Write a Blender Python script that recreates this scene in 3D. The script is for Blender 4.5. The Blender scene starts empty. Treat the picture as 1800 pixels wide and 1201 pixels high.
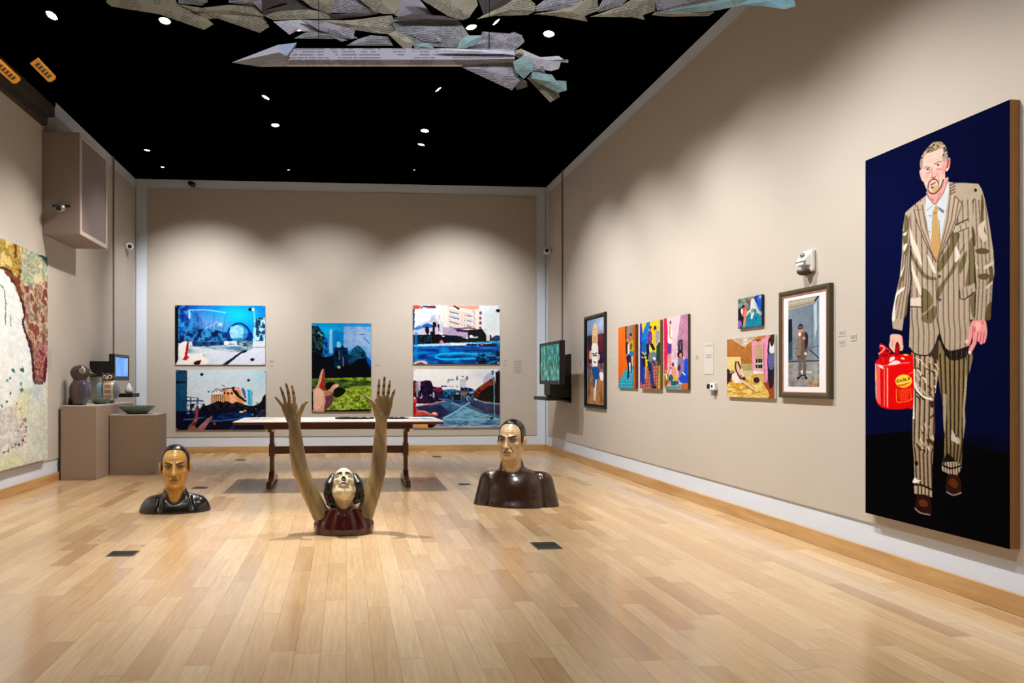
import bpy, math, random
import numpy as np
from mathutils import Vector, Matrix
random.seed(11)
rng = np.random.default_rng(11)
scene = bpy.context.scene
COL = scene.collection
PI = math.pi
# ------------------------------------------------------------ camera model
F, PX, PY, EYE = 1280.0, 707.0, 670.0, 1.2
TH = math.radians(4.39)
ST, CT = math.sin(TH), math.cos(TH)
def ray(u, v):
    a, b = (u-PX)/F, (PY-v)/F
    return Vector((ST+a*CT, CT-a*ST, b))
def atd(u, v, d):
    return Vector((0, 0, EYE)) + ray(u, v)*d
def onx(u, v, X):
    r = ray(u, v); return atd(u, v, X/r.x)
def ony(u, v, Y):
    r = ray(u, v); return atd(u, v, Y/r.y)
def onz(u, v, Z):
    r = ray(u, v); return atd(u, v, (Z-EYE)/r.z)
cam = bpy.data.cameras.new('camera')
cam.sensor_width = 36; cam.lens = F/1800*36
cam.shift_x = (900-PX)/1800; cam.shift_y = (PY-600.5)/1800
cam.clip_start = .05
camo = bpy.data.objects.new('camera', cam)
camo.location = (0, 0, EYE); camo.rotation_euler = (PI/2, 0, -TH)
COL.objects.link(camo); scene.camera = camo
# room
XR, XL, YB, YF, H = 3.43, -3.47, 12.35, -4.0, 4.55

# ------------------------------------------------------------ helpers
def s2l(c):
    c = np.asarray(c, float)/255.0
    return np.where(c <= .04045, c/12.92, ((c+.055)/1.055)**2.4)
def lin(c):
    return tuple(float(x) for x in s2l(c))+(1.0,)
def tag(o, label=None, cat=None, group=None, kind=None):
    if label: o['label'] = label
    if cat: o['category'] = cat
    if group: o['group'] = group
    if kind: o['kind'] = kind
    return o
def empty(name, loc, label, cat, group=None, rz=0):
    o = bpy.data.objects.new(name, None)
    o.empty_display_size = .1
    o.location = loc; o.rotation_euler = (0, 0, rz)
    COL.objects.link(o)
    return tag(o, label, cat, group)
def mk(name, verts, faces, mat, parent=None, rel=None, smooth=False, bevel=0, label=None, uv=None, loc=None):
    """verts are world coordinates when rel is given (rel is subtracted)"""
    v = np.asarray([tuple(p) for p in verts], float)
    if rel is not None: v = v-np.asarray(tuple(rel))
    me = bpy.data.meshes.new(name)
    me.from_pydata(v.tolist(), [], [list(f) for f in faces])
    me.update()
    if uv is not None:
        ul = me.uv_layers.new(name='UVMap')
        for l in me.loops: ul.data[l.index].uv = uv[l.vertex_index]
    for m in (mat if isinstance(mat, (list, tuple)) else [mat]): me.materials.append(m)
    if smooth:
        me.polygons.foreach_set('use_smooth', [True]*len(me.polygons))
    o = bpy.data.objects.new(name, me); COL.objects.link(o)
    if parent: o.parent = parent
    if loc is not None: o.location = loc
    if bevel:
        b = o.modifiers.new('bevel', 'BEVEL'); b.width = bevel; b.segments = 2; b.limit_method = 'ANGLE'
    if label: o['label'] = label
    return o
class G:
    """collects shapes into one mesh"""
    def __init__(s): s.v = []; s.f = []
    def add(s, v, f):
        n = len(s.v); s.v += [Vector(p) for p in v]; s.f += [[i+n for i in q] for q in f]; return s
    def box(s, x0, x1, y0, y1, z0, z1):
        return s.add([(x0,y0,z0),(x1,y0,z0),(x1,y1,z0),(x0,y1,z0),(x0,y0,z1),(x1,y0,z1),(x1,y1,z1),(x0,y1,z1)],
                     [(0,3,2,1),(4,5,6,7),(0,1,5,4),(1,2,6,5),(2,3,7,6),(3,0,4,7)])
    def tube(s, pts, r, n=10, cap=True):
        pts = [Vector(p) for p in pts]; rs = r if isinstance(r, (list, tuple)) else [r]*len(pts)
        v = []; f = []
        for i, p in enumerate(pts):
            d = (pts[min(i+1, len(pts)-1)]-pts[max(i-1, 0)]).normalized()
            a = d.orthogonal().normalized() if i == 0 else (a-d*a.dot(d)).normalized()
            b = d.cross(a)
            for k in range(n):
                t = 2*PI*k/n; v.append(p+(a*math.cos(t)+b*math.sin(t))*rs[i])
        for i in range(len(pts)-1):
            for k in range(n):
                f.append((i*n+k, i*n+(k+1) % n, (i+1)*n+(k+1) % n, (i+1)*n+k))
        if cap:
            f.append(list(range(n))[::-1]); f.append([(len(pts)-1)*n+k for k in range(n)])
        return s.add(v, f)
    def lathe(s, prof, c=(0, 0, 0), axis=(0, 0, 1), n=24):
        ax = Vector(axis).normalized(); a = ax.orthogonal().normalized(); b = ax.cross(a); c = Vector(c)
        v = []; f = []
        for r, z in prof:
            for k in range(n):
                t = 2*PI*k/n; v.append(c+ax*z+(a*math.cos(t)+b*math.sin(t))*max(r, 1e-4))
        for i in range(len(prof)-1):
            for k in range(n):
                f.append((i*n+k, i*n+(k+1) % n, (i+1)*n+(k+1) % n, (i+1)*n+k))
        f.append(list(range(n))[::-1]); f.append([(len(prof)-1)*n+k for k in range(n)])
        return s.add(v, f)
    def slab(s, poly, n, t):
        """extrude a planar polygon by vector n*t"""
        n = Vector(n).normalized()*t; k = len(poly); p = [Vector(q) for q in poly]
        return s.add(p+[q+n for q in p], [list(range(k))[::-1], [k+i for i in range(k)]]+[(i, (i+1) % k, k+(i+1) % k, k+i) for i in range(k)])
    def mk(s, name, mat, parent=None, **kw): return mk(name, s.v, s.f, mat, parent, **kw)

# ------------------------------------------------------------ materials
def nmat(name):
    m = bpy.data.materials.new(name); m.use_nodes = True
    nt = m.node_tree; b = nt.nodes['Principled BSDF']
    return m, nt, b
def N(nt, t, **kw):
    n = nt.nodes.new(t)
    for k, v in kw.items(): setattr(n, k, v)
    return n
def mth(nt, op, a, b=None, c=None):
    n = N(nt, 'ShaderNodeMath', operation=op)
    for i, x in enumerate((a, b, c)):
        if x is None: continue
        if isinstance(x, (int, float)): n.inputs[i].default_value = x
        else: nt.links.new(x, n.inputs[i])
    return n.outputs[0]
def simple(name, col, rough=.6, metal=0, noise=.06, scale=8, bump=0, emis=None, estr=1, spec=None, coat=0, trans=0):
    m, nt, b = nmat(name)
    b.inputs['Roughness'].default_value = rough; b.inputs['Metallic'].default_value = metal
    if spec is not None: b.inputs['Specular IOR Level'].default_value = spec
    b.inputs['Coat Weight'].default_value = coat; b.inputs['Coat Roughness'].default_value = .12
    tc = N(nt, 'ShaderNodeTexCoord'); nz = N(nt, 'ShaderNodeTexNoise'); nz.inputs['Scale'].default_value = scale
    nz.inputs['Detail'].default_value = 3
    nt.links.new(tc.outputs['Object'], nz.inputs['Vector'])
    mx = N(nt, 'ShaderNodeMix', data_type='RGBA'); mx.blend_type = 'MULTIPLY'; mx.inputs[0].default_value = 1
    mr = N(nt, 'ShaderNodeMapRange'); mr.inputs[3].default_value = 1-noise; mr.inputs[4].default_value = 1+noise
    nt.links.new(nz.outputs[0], mr.inputs[0])
    mx.inputs[6].default_value = lin(col); nt.links.new(mr.outputs[0], mx.inputs[7])
    nt.links.new(mx.outputs[2], b.inputs['Base Color'])
    if bump:
        bp = N(nt, 'ShaderNodeBump'); bp.inputs['Strength'].default_value = bump; bp.inputs['Distance'].default_value = .01
        nt.links.new(nz.outputs[0], bp.inputs['Height']); nt.links.new(bp.outputs[0], b.inputs['Normal'])
    if emis:
        b.inputs['Emission Color'].default_value = lin(emis); b.inputs['Emission Strength'].default_value = estr
    if trans:
        b.inputs['Transmission Weight'].default_value = trans
    return m
def wood(name, c1, c2, axis='X', rough=.35, scale=6, coat=0):
    m, nt, b = nmat(name); b.inputs['Roughness'].default_value = rough; b.inputs['Coat Weight'].default_value = coat
    tc = N(nt, 'ShaderNodeTexCoord'); mp = N(nt, 'ShaderNodeMapping')
    sc = {'X': (1, 12, 12), 'Y': (12, 1, 12), 'Z': (12, 12, 1)}[axis]
    mp.inputs['Scale'].default_value = [x*scale/6 for x in sc]
    nt.links.new(tc.outputs['Object'], mp.inputs[0])
    nz = N(nt, 'ShaderNodeTexNoise'); nz.inputs['Scale'].default_value = 1.6; nz.inputs['Detail'].default_value = 6; nz.inputs['Distortion'].default_value = .6
    nt.links.new(mp.outputs[0], nz.inputs['Vector'])
    cr = N(nt, 'ShaderNodeValToRGB'); cr.color_ramp.elements[0].position = .3; cr.color_ramp.elements[1].position = .7
    cr.color_ramp.elements[0].color = lin(c1); cr.color_ramp.elements[1].color = lin(c2)
    nt.links.new(nz.outputs[0], cr.inputs[0]); nt.links.new(cr.outputs[0], b.inputs['Base Color'])
    return m
def floor_mat():
    m, nt, b = nmat('maple_floor')
    tc = N(nt, 'ShaderNodeTexCoord'); sp = N(nt, 'ShaderNodeSeparateXYZ'); nt.links.new(tc.outputs['Object'], sp.inputs[0])
    W = .113; L = 1.0
    rx = mth(nt, 'DIVIDE', sp.outputs[0], W); row = mth(nt, 'FLOOR', rx); fx = mth(nt, 'FRACT', rx)
    w1 = N(nt, 'ShaderNodeTexWhiteNoise', noise_dimensions='1D'); nt.links.new(row, w1.inputs['W'])
    off = mth(nt, 'MULTIPLY', w1.outputs[0], 37.0)
    # board length differs from row to row
    wl = N(nt, 'ShaderNodeTexWhiteNoise', noise_dimensions='1D'); nt.links.new(mth(nt, 'ADD', row, 57.3), wl.inputs['W'])
    ln = mth(nt, 'MULTIPLY_ADD', wl.outputs[0], .5, .62)
    ry = mth(nt, 'ADD', mth(nt, 'DIVIDE', sp.outputs[1], ln), off)
    cy = mth(nt, 'FLOOR', ry); fy = mth(nt, 'FRACT', ry)
    cb = N(nt, 'ShaderNodeCombineXYZ'); nt.links.new(row, cb.inputs[0]); nt.links.new(cy, cb.inputs[1])
    w2 = N(nt, 'ShaderNodeTexWhiteNoise', noise_dimensions='3D'); nt.links.new(cb.outputs[0], w2.inputs['Vector'])
    cr = N(nt, 'ShaderNodeValToRGB'); el = cr.color_ramp.elements
    el[0].position = 0; el[0].color = lin((182, 146, 108)); el[1].position = 1; el[1].color = lin((219, 193, 154))
    for p, c in ((.08, (198, 163, 122)), (.45, (207, 175, 133)), (.8, (213, 183, 142)), (.95, (202, 166, 124))):
        e = el.new(p); e.color = lin(c)
    nt.links.new(w2.outputs[0], cr.inputs[0])
    # grain
    mp = N(nt, 'ShaderNodeMapping'); mp.inputs['Scale'].default_value = (60, 4, 1); nt.links.new(tc.outputs['Object'], mp.inputs[0])
    ad = N(nt, 'ShaderNodeVectorMath', operation='ADD'); nt.links.new(mp.outputs[0], ad.inputs[0])
    sc = N(nt, 'ShaderNodeVectorMath', operation='SCALE'); sc.inputs['Scale'].default_value = 50; nt.links.new(w2.outputs['Color'], sc.inputs[0]); nt.links.new(sc.outputs[0], ad.inputs[1])
    gz = N(nt, 'ShaderNodeTexNoise'); gz.inputs['Scale'].default_value = 1; gz.inputs['Detail'].default_value = 5; gz.inputs['Distortion'].default_value = .8
    nt.links.new(ad.outputs[0], gz.inputs['Vector'])
    mr = N(nt, 'ShaderNodeMapRange'); mr.inputs[1].default_value = .3; mr.inputs[2].default_value = .7; mr.inputs[3].default_value = .88; mr.inputs[4].default_value = 1.07
    nt.links.new(gz.outputs[0], mr.inputs[0])
    # knots
    vz = N(nt, 'ShaderNodeTexVoronoi'); vz.inputs['Scale'].default_value = 2.3; mp2 = N(nt, 'ShaderNodeMapping'); mp2.inputs['Scale'].default_value = (1, .6, 1)
    nt.links.new(tc.outputs['Object'], mp2.inputs[0]); nt.links.new(mp2.outputs[0], vz.inputs['Vector'])
    kn = N(nt, 'ShaderNodeMapRange'); kn.inputs[1].default_value = .015; kn.inputs[2].default_value = .05; kn.inputs[3].default_value = .6; kn.inputs[4].default_value = 1
    nt.links.new(vz.outputs['Distance'], kn.inputs[0])
    # seams
    ex = mth(nt, 'MINIMUM', fx, mth(nt, 'SUBTRACT', 1, fx)); gx = mth(nt, 'GREATER_THAN', ex, .011)
    ey = mth(nt, 'MULTIPLY', mth(nt, 'MINIMUM', fy, mth(nt, 'SUBTRACT', 1, fy)), ln); gy = mth(nt, 'GREATER_THAN', ey, .0016)
    sm = mth(nt, 'MULTIPLY_ADD', mth(nt, 'MULTIPLY', gx, gy), .38, .62)
    tot = mth(nt, 'MULTIPLY', mth(nt, 'MULTIPLY', mr.outputs[0], kn.outputs[0]), sm)
    mx = N(nt, 'ShaderNodeMix', data_type='RGBA'); mx.blend_type = 'MULTIPLY'; mx.inputs[0].default_value = 1
    nt.links.new(cr.outputs[0], mx.inputs[6]); nt.links.new(tot, mx.inputs[7]); nt.links.new(mx.outputs[2], b.inputs['Base Color'])
    rr = mth(nt, 'MULTIPLY_ADD', w2.outputs[0], .1, .17); nt.links.new(rr, b.inputs['Roughness'])
    b.inputs['Specular IOR Level'].default_value = .6; b.inputs['Coat Weight'].default_value = .25; b.inputs['Coat Roughness'].default_value = .12
    return m
def attr_mat(name, rough=.5, coat=0, grain=0, gscale=20, bump=0):
    m, nt, b = nmat(name); b.inputs['Roughness'].default_value = rough
    b.inputs['Coat Weight'].default_value = coat; b.inputs['Coat Roughness'].default_value = .15
    at = N(nt, 'ShaderNodeAttribute', attribute_name='Col')
    if grain:
        tc = N(nt, 'ShaderNodeTexCoord'); mp = N(nt, 'ShaderNodeMapping'); mp.inputs['Scale'].default_value = (gscale, gscale, gscale*.12)
        nt.links.new(tc.outputs['Object'], mp.inputs[0])
        nz = N(nt, 'ShaderNodeTexNoise'); nz.inputs['Scale'].default_value = 1; nz.inputs['Detail'].default_value = 4; nz.inputs['Distortion'].default_value = 1
        nt.links.new(mp.outputs[0], nz.inputs['Vector'])
        mr = N(nt, 'ShaderNodeMapRange'); mr.inputs[1].default_value = .3; mr.inputs[2].default_value = .7; mr.inputs[3].default_value = 1-grain; mr.inputs[4].default_value = 1+grain*.5
        nt.links.new(nz.outputs[0], mr.inputs[0])
        mx = N(nt, 'ShaderNodeMix', data_type='RGBA'); mx.blend_type = 'MULTIPLY'; mx.inputs[0].default_value = 1
        nt.links.new(at.outputs['Color'], mx.inputs[6]); nt.links.new(mr.outputs[0], mx.inputs[7]); nt.links.new(mx.outputs[2], b.inputs['Base Color'])
        if bump:
            bp = N(nt, 'ShaderNodeBump'); bp.inputs['Strength'].default_value = bump; bp.inputs['Distance'].default_value = .004
            nt.links.new(nz.outputs[0], bp.inputs['Height']); nt.links.new(bp.outputs[0], b.inputs['Normal'])
    else:
        nt.links.new(at.outputs['Color'], b.inputs['Base Color'])
    return m
def paper_mat(name, col, ink=(90, 88, 92), amt=.75, trans=.25):
    """printed page: lines of type broken into words, in the sheet's own UV (metres)"""
    m, nt, b = nmat(name); b.inputs['Roughness'].default_value = .7
    tc = N(nt, 'ShaderNodeUVMap'); sp = N(nt, 'ShaderNodeSeparateXYZ'); nt.links.new(tc.outputs[0], sp.inputs[0])
    ly = mth(nt, 'MULTIPLY', sp.outputs[1], 90); row = mth(nt, 'FLOOR', ly); fr = mth(nt, 'FRACT', ly)
    ln = mth(nt, 'LESS_THAN', fr, .42)
    cb = N(nt, 'ShaderNodeCombineXYZ'); nt.links.new(mth(nt, 'MULTIPLY', sp.outputs[0], 55), cb.inputs[0]); nt.links.new(mth(nt, 'MULTIPLY', row, 7.3), cb.inputs[1])
    nz = N(nt, 'ShaderNodeTexNoise'); nz.inputs['Scale'].default_value = 1; nt.links.new(cb.outputs[0], nz.inputs['Vector'])
    wd = mth(nt, 'GREATER_THAN', nz.outputs[0], .42)
    blk = N(nt, 'ShaderNodeTexNoise'); blk.inputs['Scale'].default_value = 9; nt.links.new(tc.outputs[0], blk.inputs['Vector'])
    bk = mth(nt, 'GREATER_THAN', blk.outputs[0], .47)
    k = mth(nt, 'MULTIPLY', mth(nt, 'MULTIPLY', ln, wd), mth(nt, 'MULTIPLY', bk, amt))
    mx = N(nt, 'ShaderNodeMix', data_type='RGBA'); nt.links.new(k, mx.inputs[0]); mx.inputs[6].default_value = lin(col); mx.inputs[7].default_value = lin(ink)
    nt.links.new(mx.outputs[2], b.inputs['Base Color'])
    return m

M = {}
M['floor'] = floor_mat()
M['wall'] = simple('taupe_wall_paint', (190, 181, 171), .75, noise=.03, scale=3)
M['white'] = simple('white_trim_paint', (214, 222, 236), .6, noise=.02)
M['base'] = wood('maple_baseboard', (178, 134, 84), (206, 166, 114), 'Y', .35)
M['basex'] = wood('maple_baseboard_back', (178, 134, 84), (206, 166, 114), 'X', .35)
M['black'] = simple('black_ceiling_paint', (2, 2, 2), 1, noise=.02, spec=0)
M['blackmetal'] = simple('black_metal', (2, 2, 2), .95, noise=.02, spec=.0)
M['plastic'] = simple('black_plastic', (12, 12, 14), .35, noise=.02)
M['whiteplastic'] = simple('white_plastic', (232, 232, 228), .45, noise=.02)
M['lens'] = simple('lamp_lens', (255, 255, 255), .4, emis=(255, 246, 232), estr=60, noise=0)
M['lens2'] = simple('lamp_lens_soft', (255, 255, 255), .4, emis=(255, 246, 232), estr=20, noise=0)
M['picture'] = attr_mat('picture_print', .6)
M['picture'].node_tree.nodes['Principled BSDF'].inputs['Specular IOR Level'].default_value = .12
M['glossy'] = attr_mat('picture_gloss', .25)
M['glossy'].node_tree.nodes['Principled BSDF'].inputs['Specular IOR Level'].default_value = .25
# ------------------------------------------------------------ a small painter for the pictures
def vnoise(h, w, cell, seed):
    r = np.random.default_rng(seed)
    out = np.zeros((h, w)); amp = 1; tot = 0
    for o in range(3):
        cx = max(2.0, cell[0]/2**o); cy = max(2.0, cell[1]/2**o)
        g = r.random((int(h/cy)+3, int(w/cx)+3))
        y = np.arange(h)/cy; x = np.arange(w)/cx
        yi = y.astype(int); xi = x.astype(int); fy = (y-yi)[:, None]; fx = (x-xi)[None, :]
        fy = fy*fy*(3-2*fy); fx = fx*fx*(3-2*fx)
        a = g[yi][:, xi]; b = g[yi][:, xi+1]; c = g[yi+1][:, xi]; d = g[yi+1][:, xi+1]
        out += amp*((a*(1-fx)+b*fx)*(1-fy)+(c*(1-fx)+d*fx)*fy); tot += amp; amp *= .55
    return out/tot
def catmull(p, closed=True, n=6):
    p = [np.array(q, float) for q in p]; out = []; m = len(p)
    rngi = range(m) if closed else range(m-1)
    for i in rngi:
        if closed: a, b, c, d = p[i-1], p[i], p[(i+1) % m], p[(i+2) % m]
        else: a, b, c, d = p[max(i-1, 0)], p[i], p[i+1], p[min(i+2, m-1)]
        for k in range(n):
            t = k/n
            out.append(.5*((2*b)+(-a+c)*t+(2*a-5*b+4*c-d)*t*t+(-a+3*b-3*c+d)*t**3))
    if not closed: out.append(p[-1])
    return [tuple(q) for q in out]
class Cv:
    """a canvas; every point is given in the coordinates of quad, and mapped flat onto the picture"""
    def __init__(s, W, Hh, quad, bg, dst=None, ss=2):
        s.W, s.Hh, s.ss = W, Hh, ss; s.w, s.h = W*ss, Hh*ss
        s.a = np.zeros((s.h, s.w, 3)); s.a[:] = np.array(bg, float)
        dst = dst or [(0, 0), (1, 0), (1, 1), (0, 1)]
        A = []; B = []
        for (x, y), (u, v) in zip(quad, dst):
            u *= s.w; v *= s.h
            A.append([x, y, 1, 0, 0, 0, -u*x, -u*y]); B.append(u)
            A.append([0, 0, 0, x, y, 1, -v*x, -v*y]); B.append(v)
        s.m = np.append(np.linalg.solve(np.array(A), np.array(B)), 1).reshape(3, 3); s.seed = 1
    def T(s, pts):
        p = np.array([(x, y, 1.0) for x, y in pts]) @ s.m.T
        return p[:, :2]/p[:, 2:3]
    def mask(s, pts, smooth=False):
        if smooth: pts = catmull(pts)
        p = s.T(pts); out = np.zeros((s.h, s.w), bool)
        x0 = int(max(0, np.floor(p[:, 0].min()))); x1 = int(min(s.w, np.ceil(p[:, 0].max())+1))
        y0 = int(max(0, np.floor(p[:, 1].min()))); y1 = int(min(s.h, np.ceil(p[:, 1].max())+1))
        if x1 <= x0 or y1 <= y0: return out
        X = np.arange(x0, x1)[None, :]+.5; Y = np.arange(y0, y1)[:, None]+.5
        ins = np.zeros((y1-y0, x1-x0), bool)
        for i in range(len(p)):
            ax, ay = p[i-1]; bx, by = p[i]
            if ay == by: continue
            c = ((ay > Y) != (by > Y)) & (X < (bx-ax)*(Y-ay)/(by-ay)+ax)
            ins ^= c
        out[y0:y1, x0:x1] = ins
        return out
    def put(s, m, col, a=1.0):
        s.a[m] = s.a[m]*(1-a)+np.array(col, float)*a; return m
    def poly(s, pts, col, smooth=False, clip=None, a=1.0):
        m = s.mask(pts, smooth)
        if clip is not None: m &= clip
        return s.put(m, col, a)
    def org(s, pts, col, clip=None, a=1.0): return s.poly(pts, col, True, clip, a)
    def line(s, pts, w, col, clip=None, a=1.0, smooth=False, w2=None):
        if smooth: pts = catmull(pts, False)
        m = np.zeros((s.h, s.w), bool); n = len(pts); w2 = w if w2 is None else w2
        L = []; R = []
        for i, (x, y) in enumerate(pts):
            x0, y0 = pts[max(i-1, 0)]; x1, y1 = pts[min(i+1, n-1)]
            dx, dy = x1-x0, y1-y0; l = math.hypot(dx, dy) or 1
            h = (w+(w2-w)*i/max(1, n-1))/2; L.append((x-dy/l*h, y+dx/l*h)); R.append((x+dy/l*h, y-dx/l*h))
        for i in range(n-1):
            m |= s.mask([L[i], L[i+1], R[i+1], R[i]])
        if clip is not None: m &= clip
        return s.put(m, col, a)
    def ell(s, cx, cy, rx, ry, col, clip=None, a=1.0, rot=0):
        c, d = math.cos(rot), math.sin(rot)
        return s.poly([(cx+rx*math.cos(t)*c-ry*math.sin(t)*d, cy+rx*math.cos(t)*d+ry*math.sin(t)*c) for t in np.linspace(0, 2*PI, 22)[:-1]], col, False, clip, a)
    def grad(s, m, c0, c1, vert=True):
        ys, xs = np.nonzero(m)
        if len(ys) == 0: return m
        v = ys if vert else xs; t = ((v-v.min())/max(1, v.max()-v.min()))[:, None]
        s.a[ys, xs] = np.array(c0, float)*(1-t)+np.array(c1, float)*t; return m
    def blob(s, cx, cy, rx, ry, col, a=.8, clip=None):
        p = s.T([(cx, cy), (cx+rx, cy), (cx, cy+ry)]); X = np.arange(s.w)[None, :]; Y = np.arange(s.h)[:, None]
        r2 = ((X-p[0, 0])/(abs(p[1, 0]-p[0, 0])+1e-6))**2+((Y-p[0, 1])/(abs(p[2, 1]-p[0, 1])+1e-6))**2
        k = (a*np.exp(-r2*1.4))
        if clip is not None: k = k*clip
        s.a = s.a*(1-k[..., None])+np.array(col, float)*k[..., None]
    def noise(s, m, cols, cell=(12, 12), contrast=2.2, a=1.0):
        """mottle a region between colours; cell in canvas points"""
        s.seed += 1; n = vnoise(s.h, s.w, (cell[0]*s.ss, cell[1]*s.ss), s.seed)
        n = np.clip((n-.5)*contrast+.5, 0, .9999); k = len(cols)
        if isinstance(m, list): m = s.mask(m)
        t = n*(k-1); i = t.astype(int); f = (t-i)[..., None]; C = np.array(cols, float)
        i = np.clip(i, 0, k-2)
        col = C[i]*(1-f)+C[i+1]*f
        s.a[m] = s.a[m]*(1-a)+col[m]*a; return m
    def full(s): return np.ones((s.h, s.w), bool)
    def dots(s, m, n, size, cols, seed=3):
        r = np.random.default_rng(seed); ys, xs = np.nonzero(m)
        if len(ys) == 0: return
        for j in range(n):
            i = r.integers(len(ys)); q = r.uniform(size[0], size[1])*s.ss; e = r.uniform(.5, 1.6)
            y, x = ys[i], xs[i]; y0, y1 = int(max(0, y-q)), int(min(s.h, y+q+1)); x0, x1 = int(max(0, x-q*e)), int(min(s.w, x+q*e+1))
            Y = np.arange(y0, y1)[:, None]-y; X = np.arange(x0, x1)[None, :]-x
            k = ((Y/q)**2+(X/(q*e+.01))**2 < 1) & m[y0:y1, x0:x1]
            s.a[y0:y1, x0:x1][k] = cols[r.integers(len(cols))]
    def done(s, grain=.0, warp=0):
        if warp:
            yy, xx = np.mgrid[0:s.h, 0:s.w]; k = warp*s.ss
            dx = (vnoise(s.h, s.w, (5*s.ss, 5*s.ss), 71)-.5)*2*k; dy = (vnoise(s.h, s.w, (5*s.ss, 5*s.ss), 72)-.5)*2*k
            s.a = s.a[np.clip((yy+dy).astype(int), 0, s.h-1), np.clip((xx+dx).astype(int), 0, s.w-1)]
        if grain:
            g = ((vnoise(s.h, s.w, (2.2*s.ss, 2.2*s.ss), 77)-.5)*1.6+(vnoise(s.h, s.w, (9*s.ss, 7*s.ss), 78)-.5))*grain
            g = g*(1-(s.a.max(axis=2)/255)**3*.85); s.a = np.clip(s.a*(1+g[..., None])+g[..., None]*30, 0, 255)
        b = s.a.reshape(s.Hh, s.ss, s.W, s.ss, 3).mean(axis=(1, 3))
        return s2l(np.clip(b, 0, 255))
def picture_mesh(name, cv, tl, tr, br, bl, mat, parent, rel, label=None, gain=1.0, grain=.1, warp=0):
    c = cv.done(grain, warp)*gain; h, w, _ = c.shape
    P = [np.array(tuple(q)) for q in (tl, tr, br, bl)]
    u = np.linspace(0, 1, w)[None, :, None]; v = np.linspace(0, 1, h)[:, None, None]
    X = (P[0]*(1-u)+P[1]*u)*(1-v)+(P[3]*(1-u)+P[2]*u)*v-np.array(tuple(rel))
    me = bpy.data.meshes.new(name); me.vertices.add(w*h); me.vertices.foreach_set('co', X.reshape(-1))
    idx = np.arange(w*h).reshape(h, w); q = np.stack([idx[:-1, :-1], idx[1:, :-1], idx[1:, 1:], idx[:-1, 1:]], -1).reshape(-1, 4)
    n = len(q); me.loops.add(n*4); me.loops.foreach_set('vertex_index', q.reshape(-1).astype(np.int32))
    me.polygons.add(n); me.polygons.foreach_set('loop_start', np.arange(0, n*4, 4, dtype=np.int32)); me.update(calc_edges=True)
    at = me.color_attributes.new('Col', 'FLOAT_COLOR', 'POINT')
    at.data.foreach_set('color', np.concatenate([c.reshape(-1, 3), np.ones((w*h, 1))], 1).reshape(-1).astype(np.float32))
    me.materials.append(mat)
    o = bpy.data.objects.new(name, me); COL.objects.link(o); o.parent = parent
    if label: o['label'] = label
    return o
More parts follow.
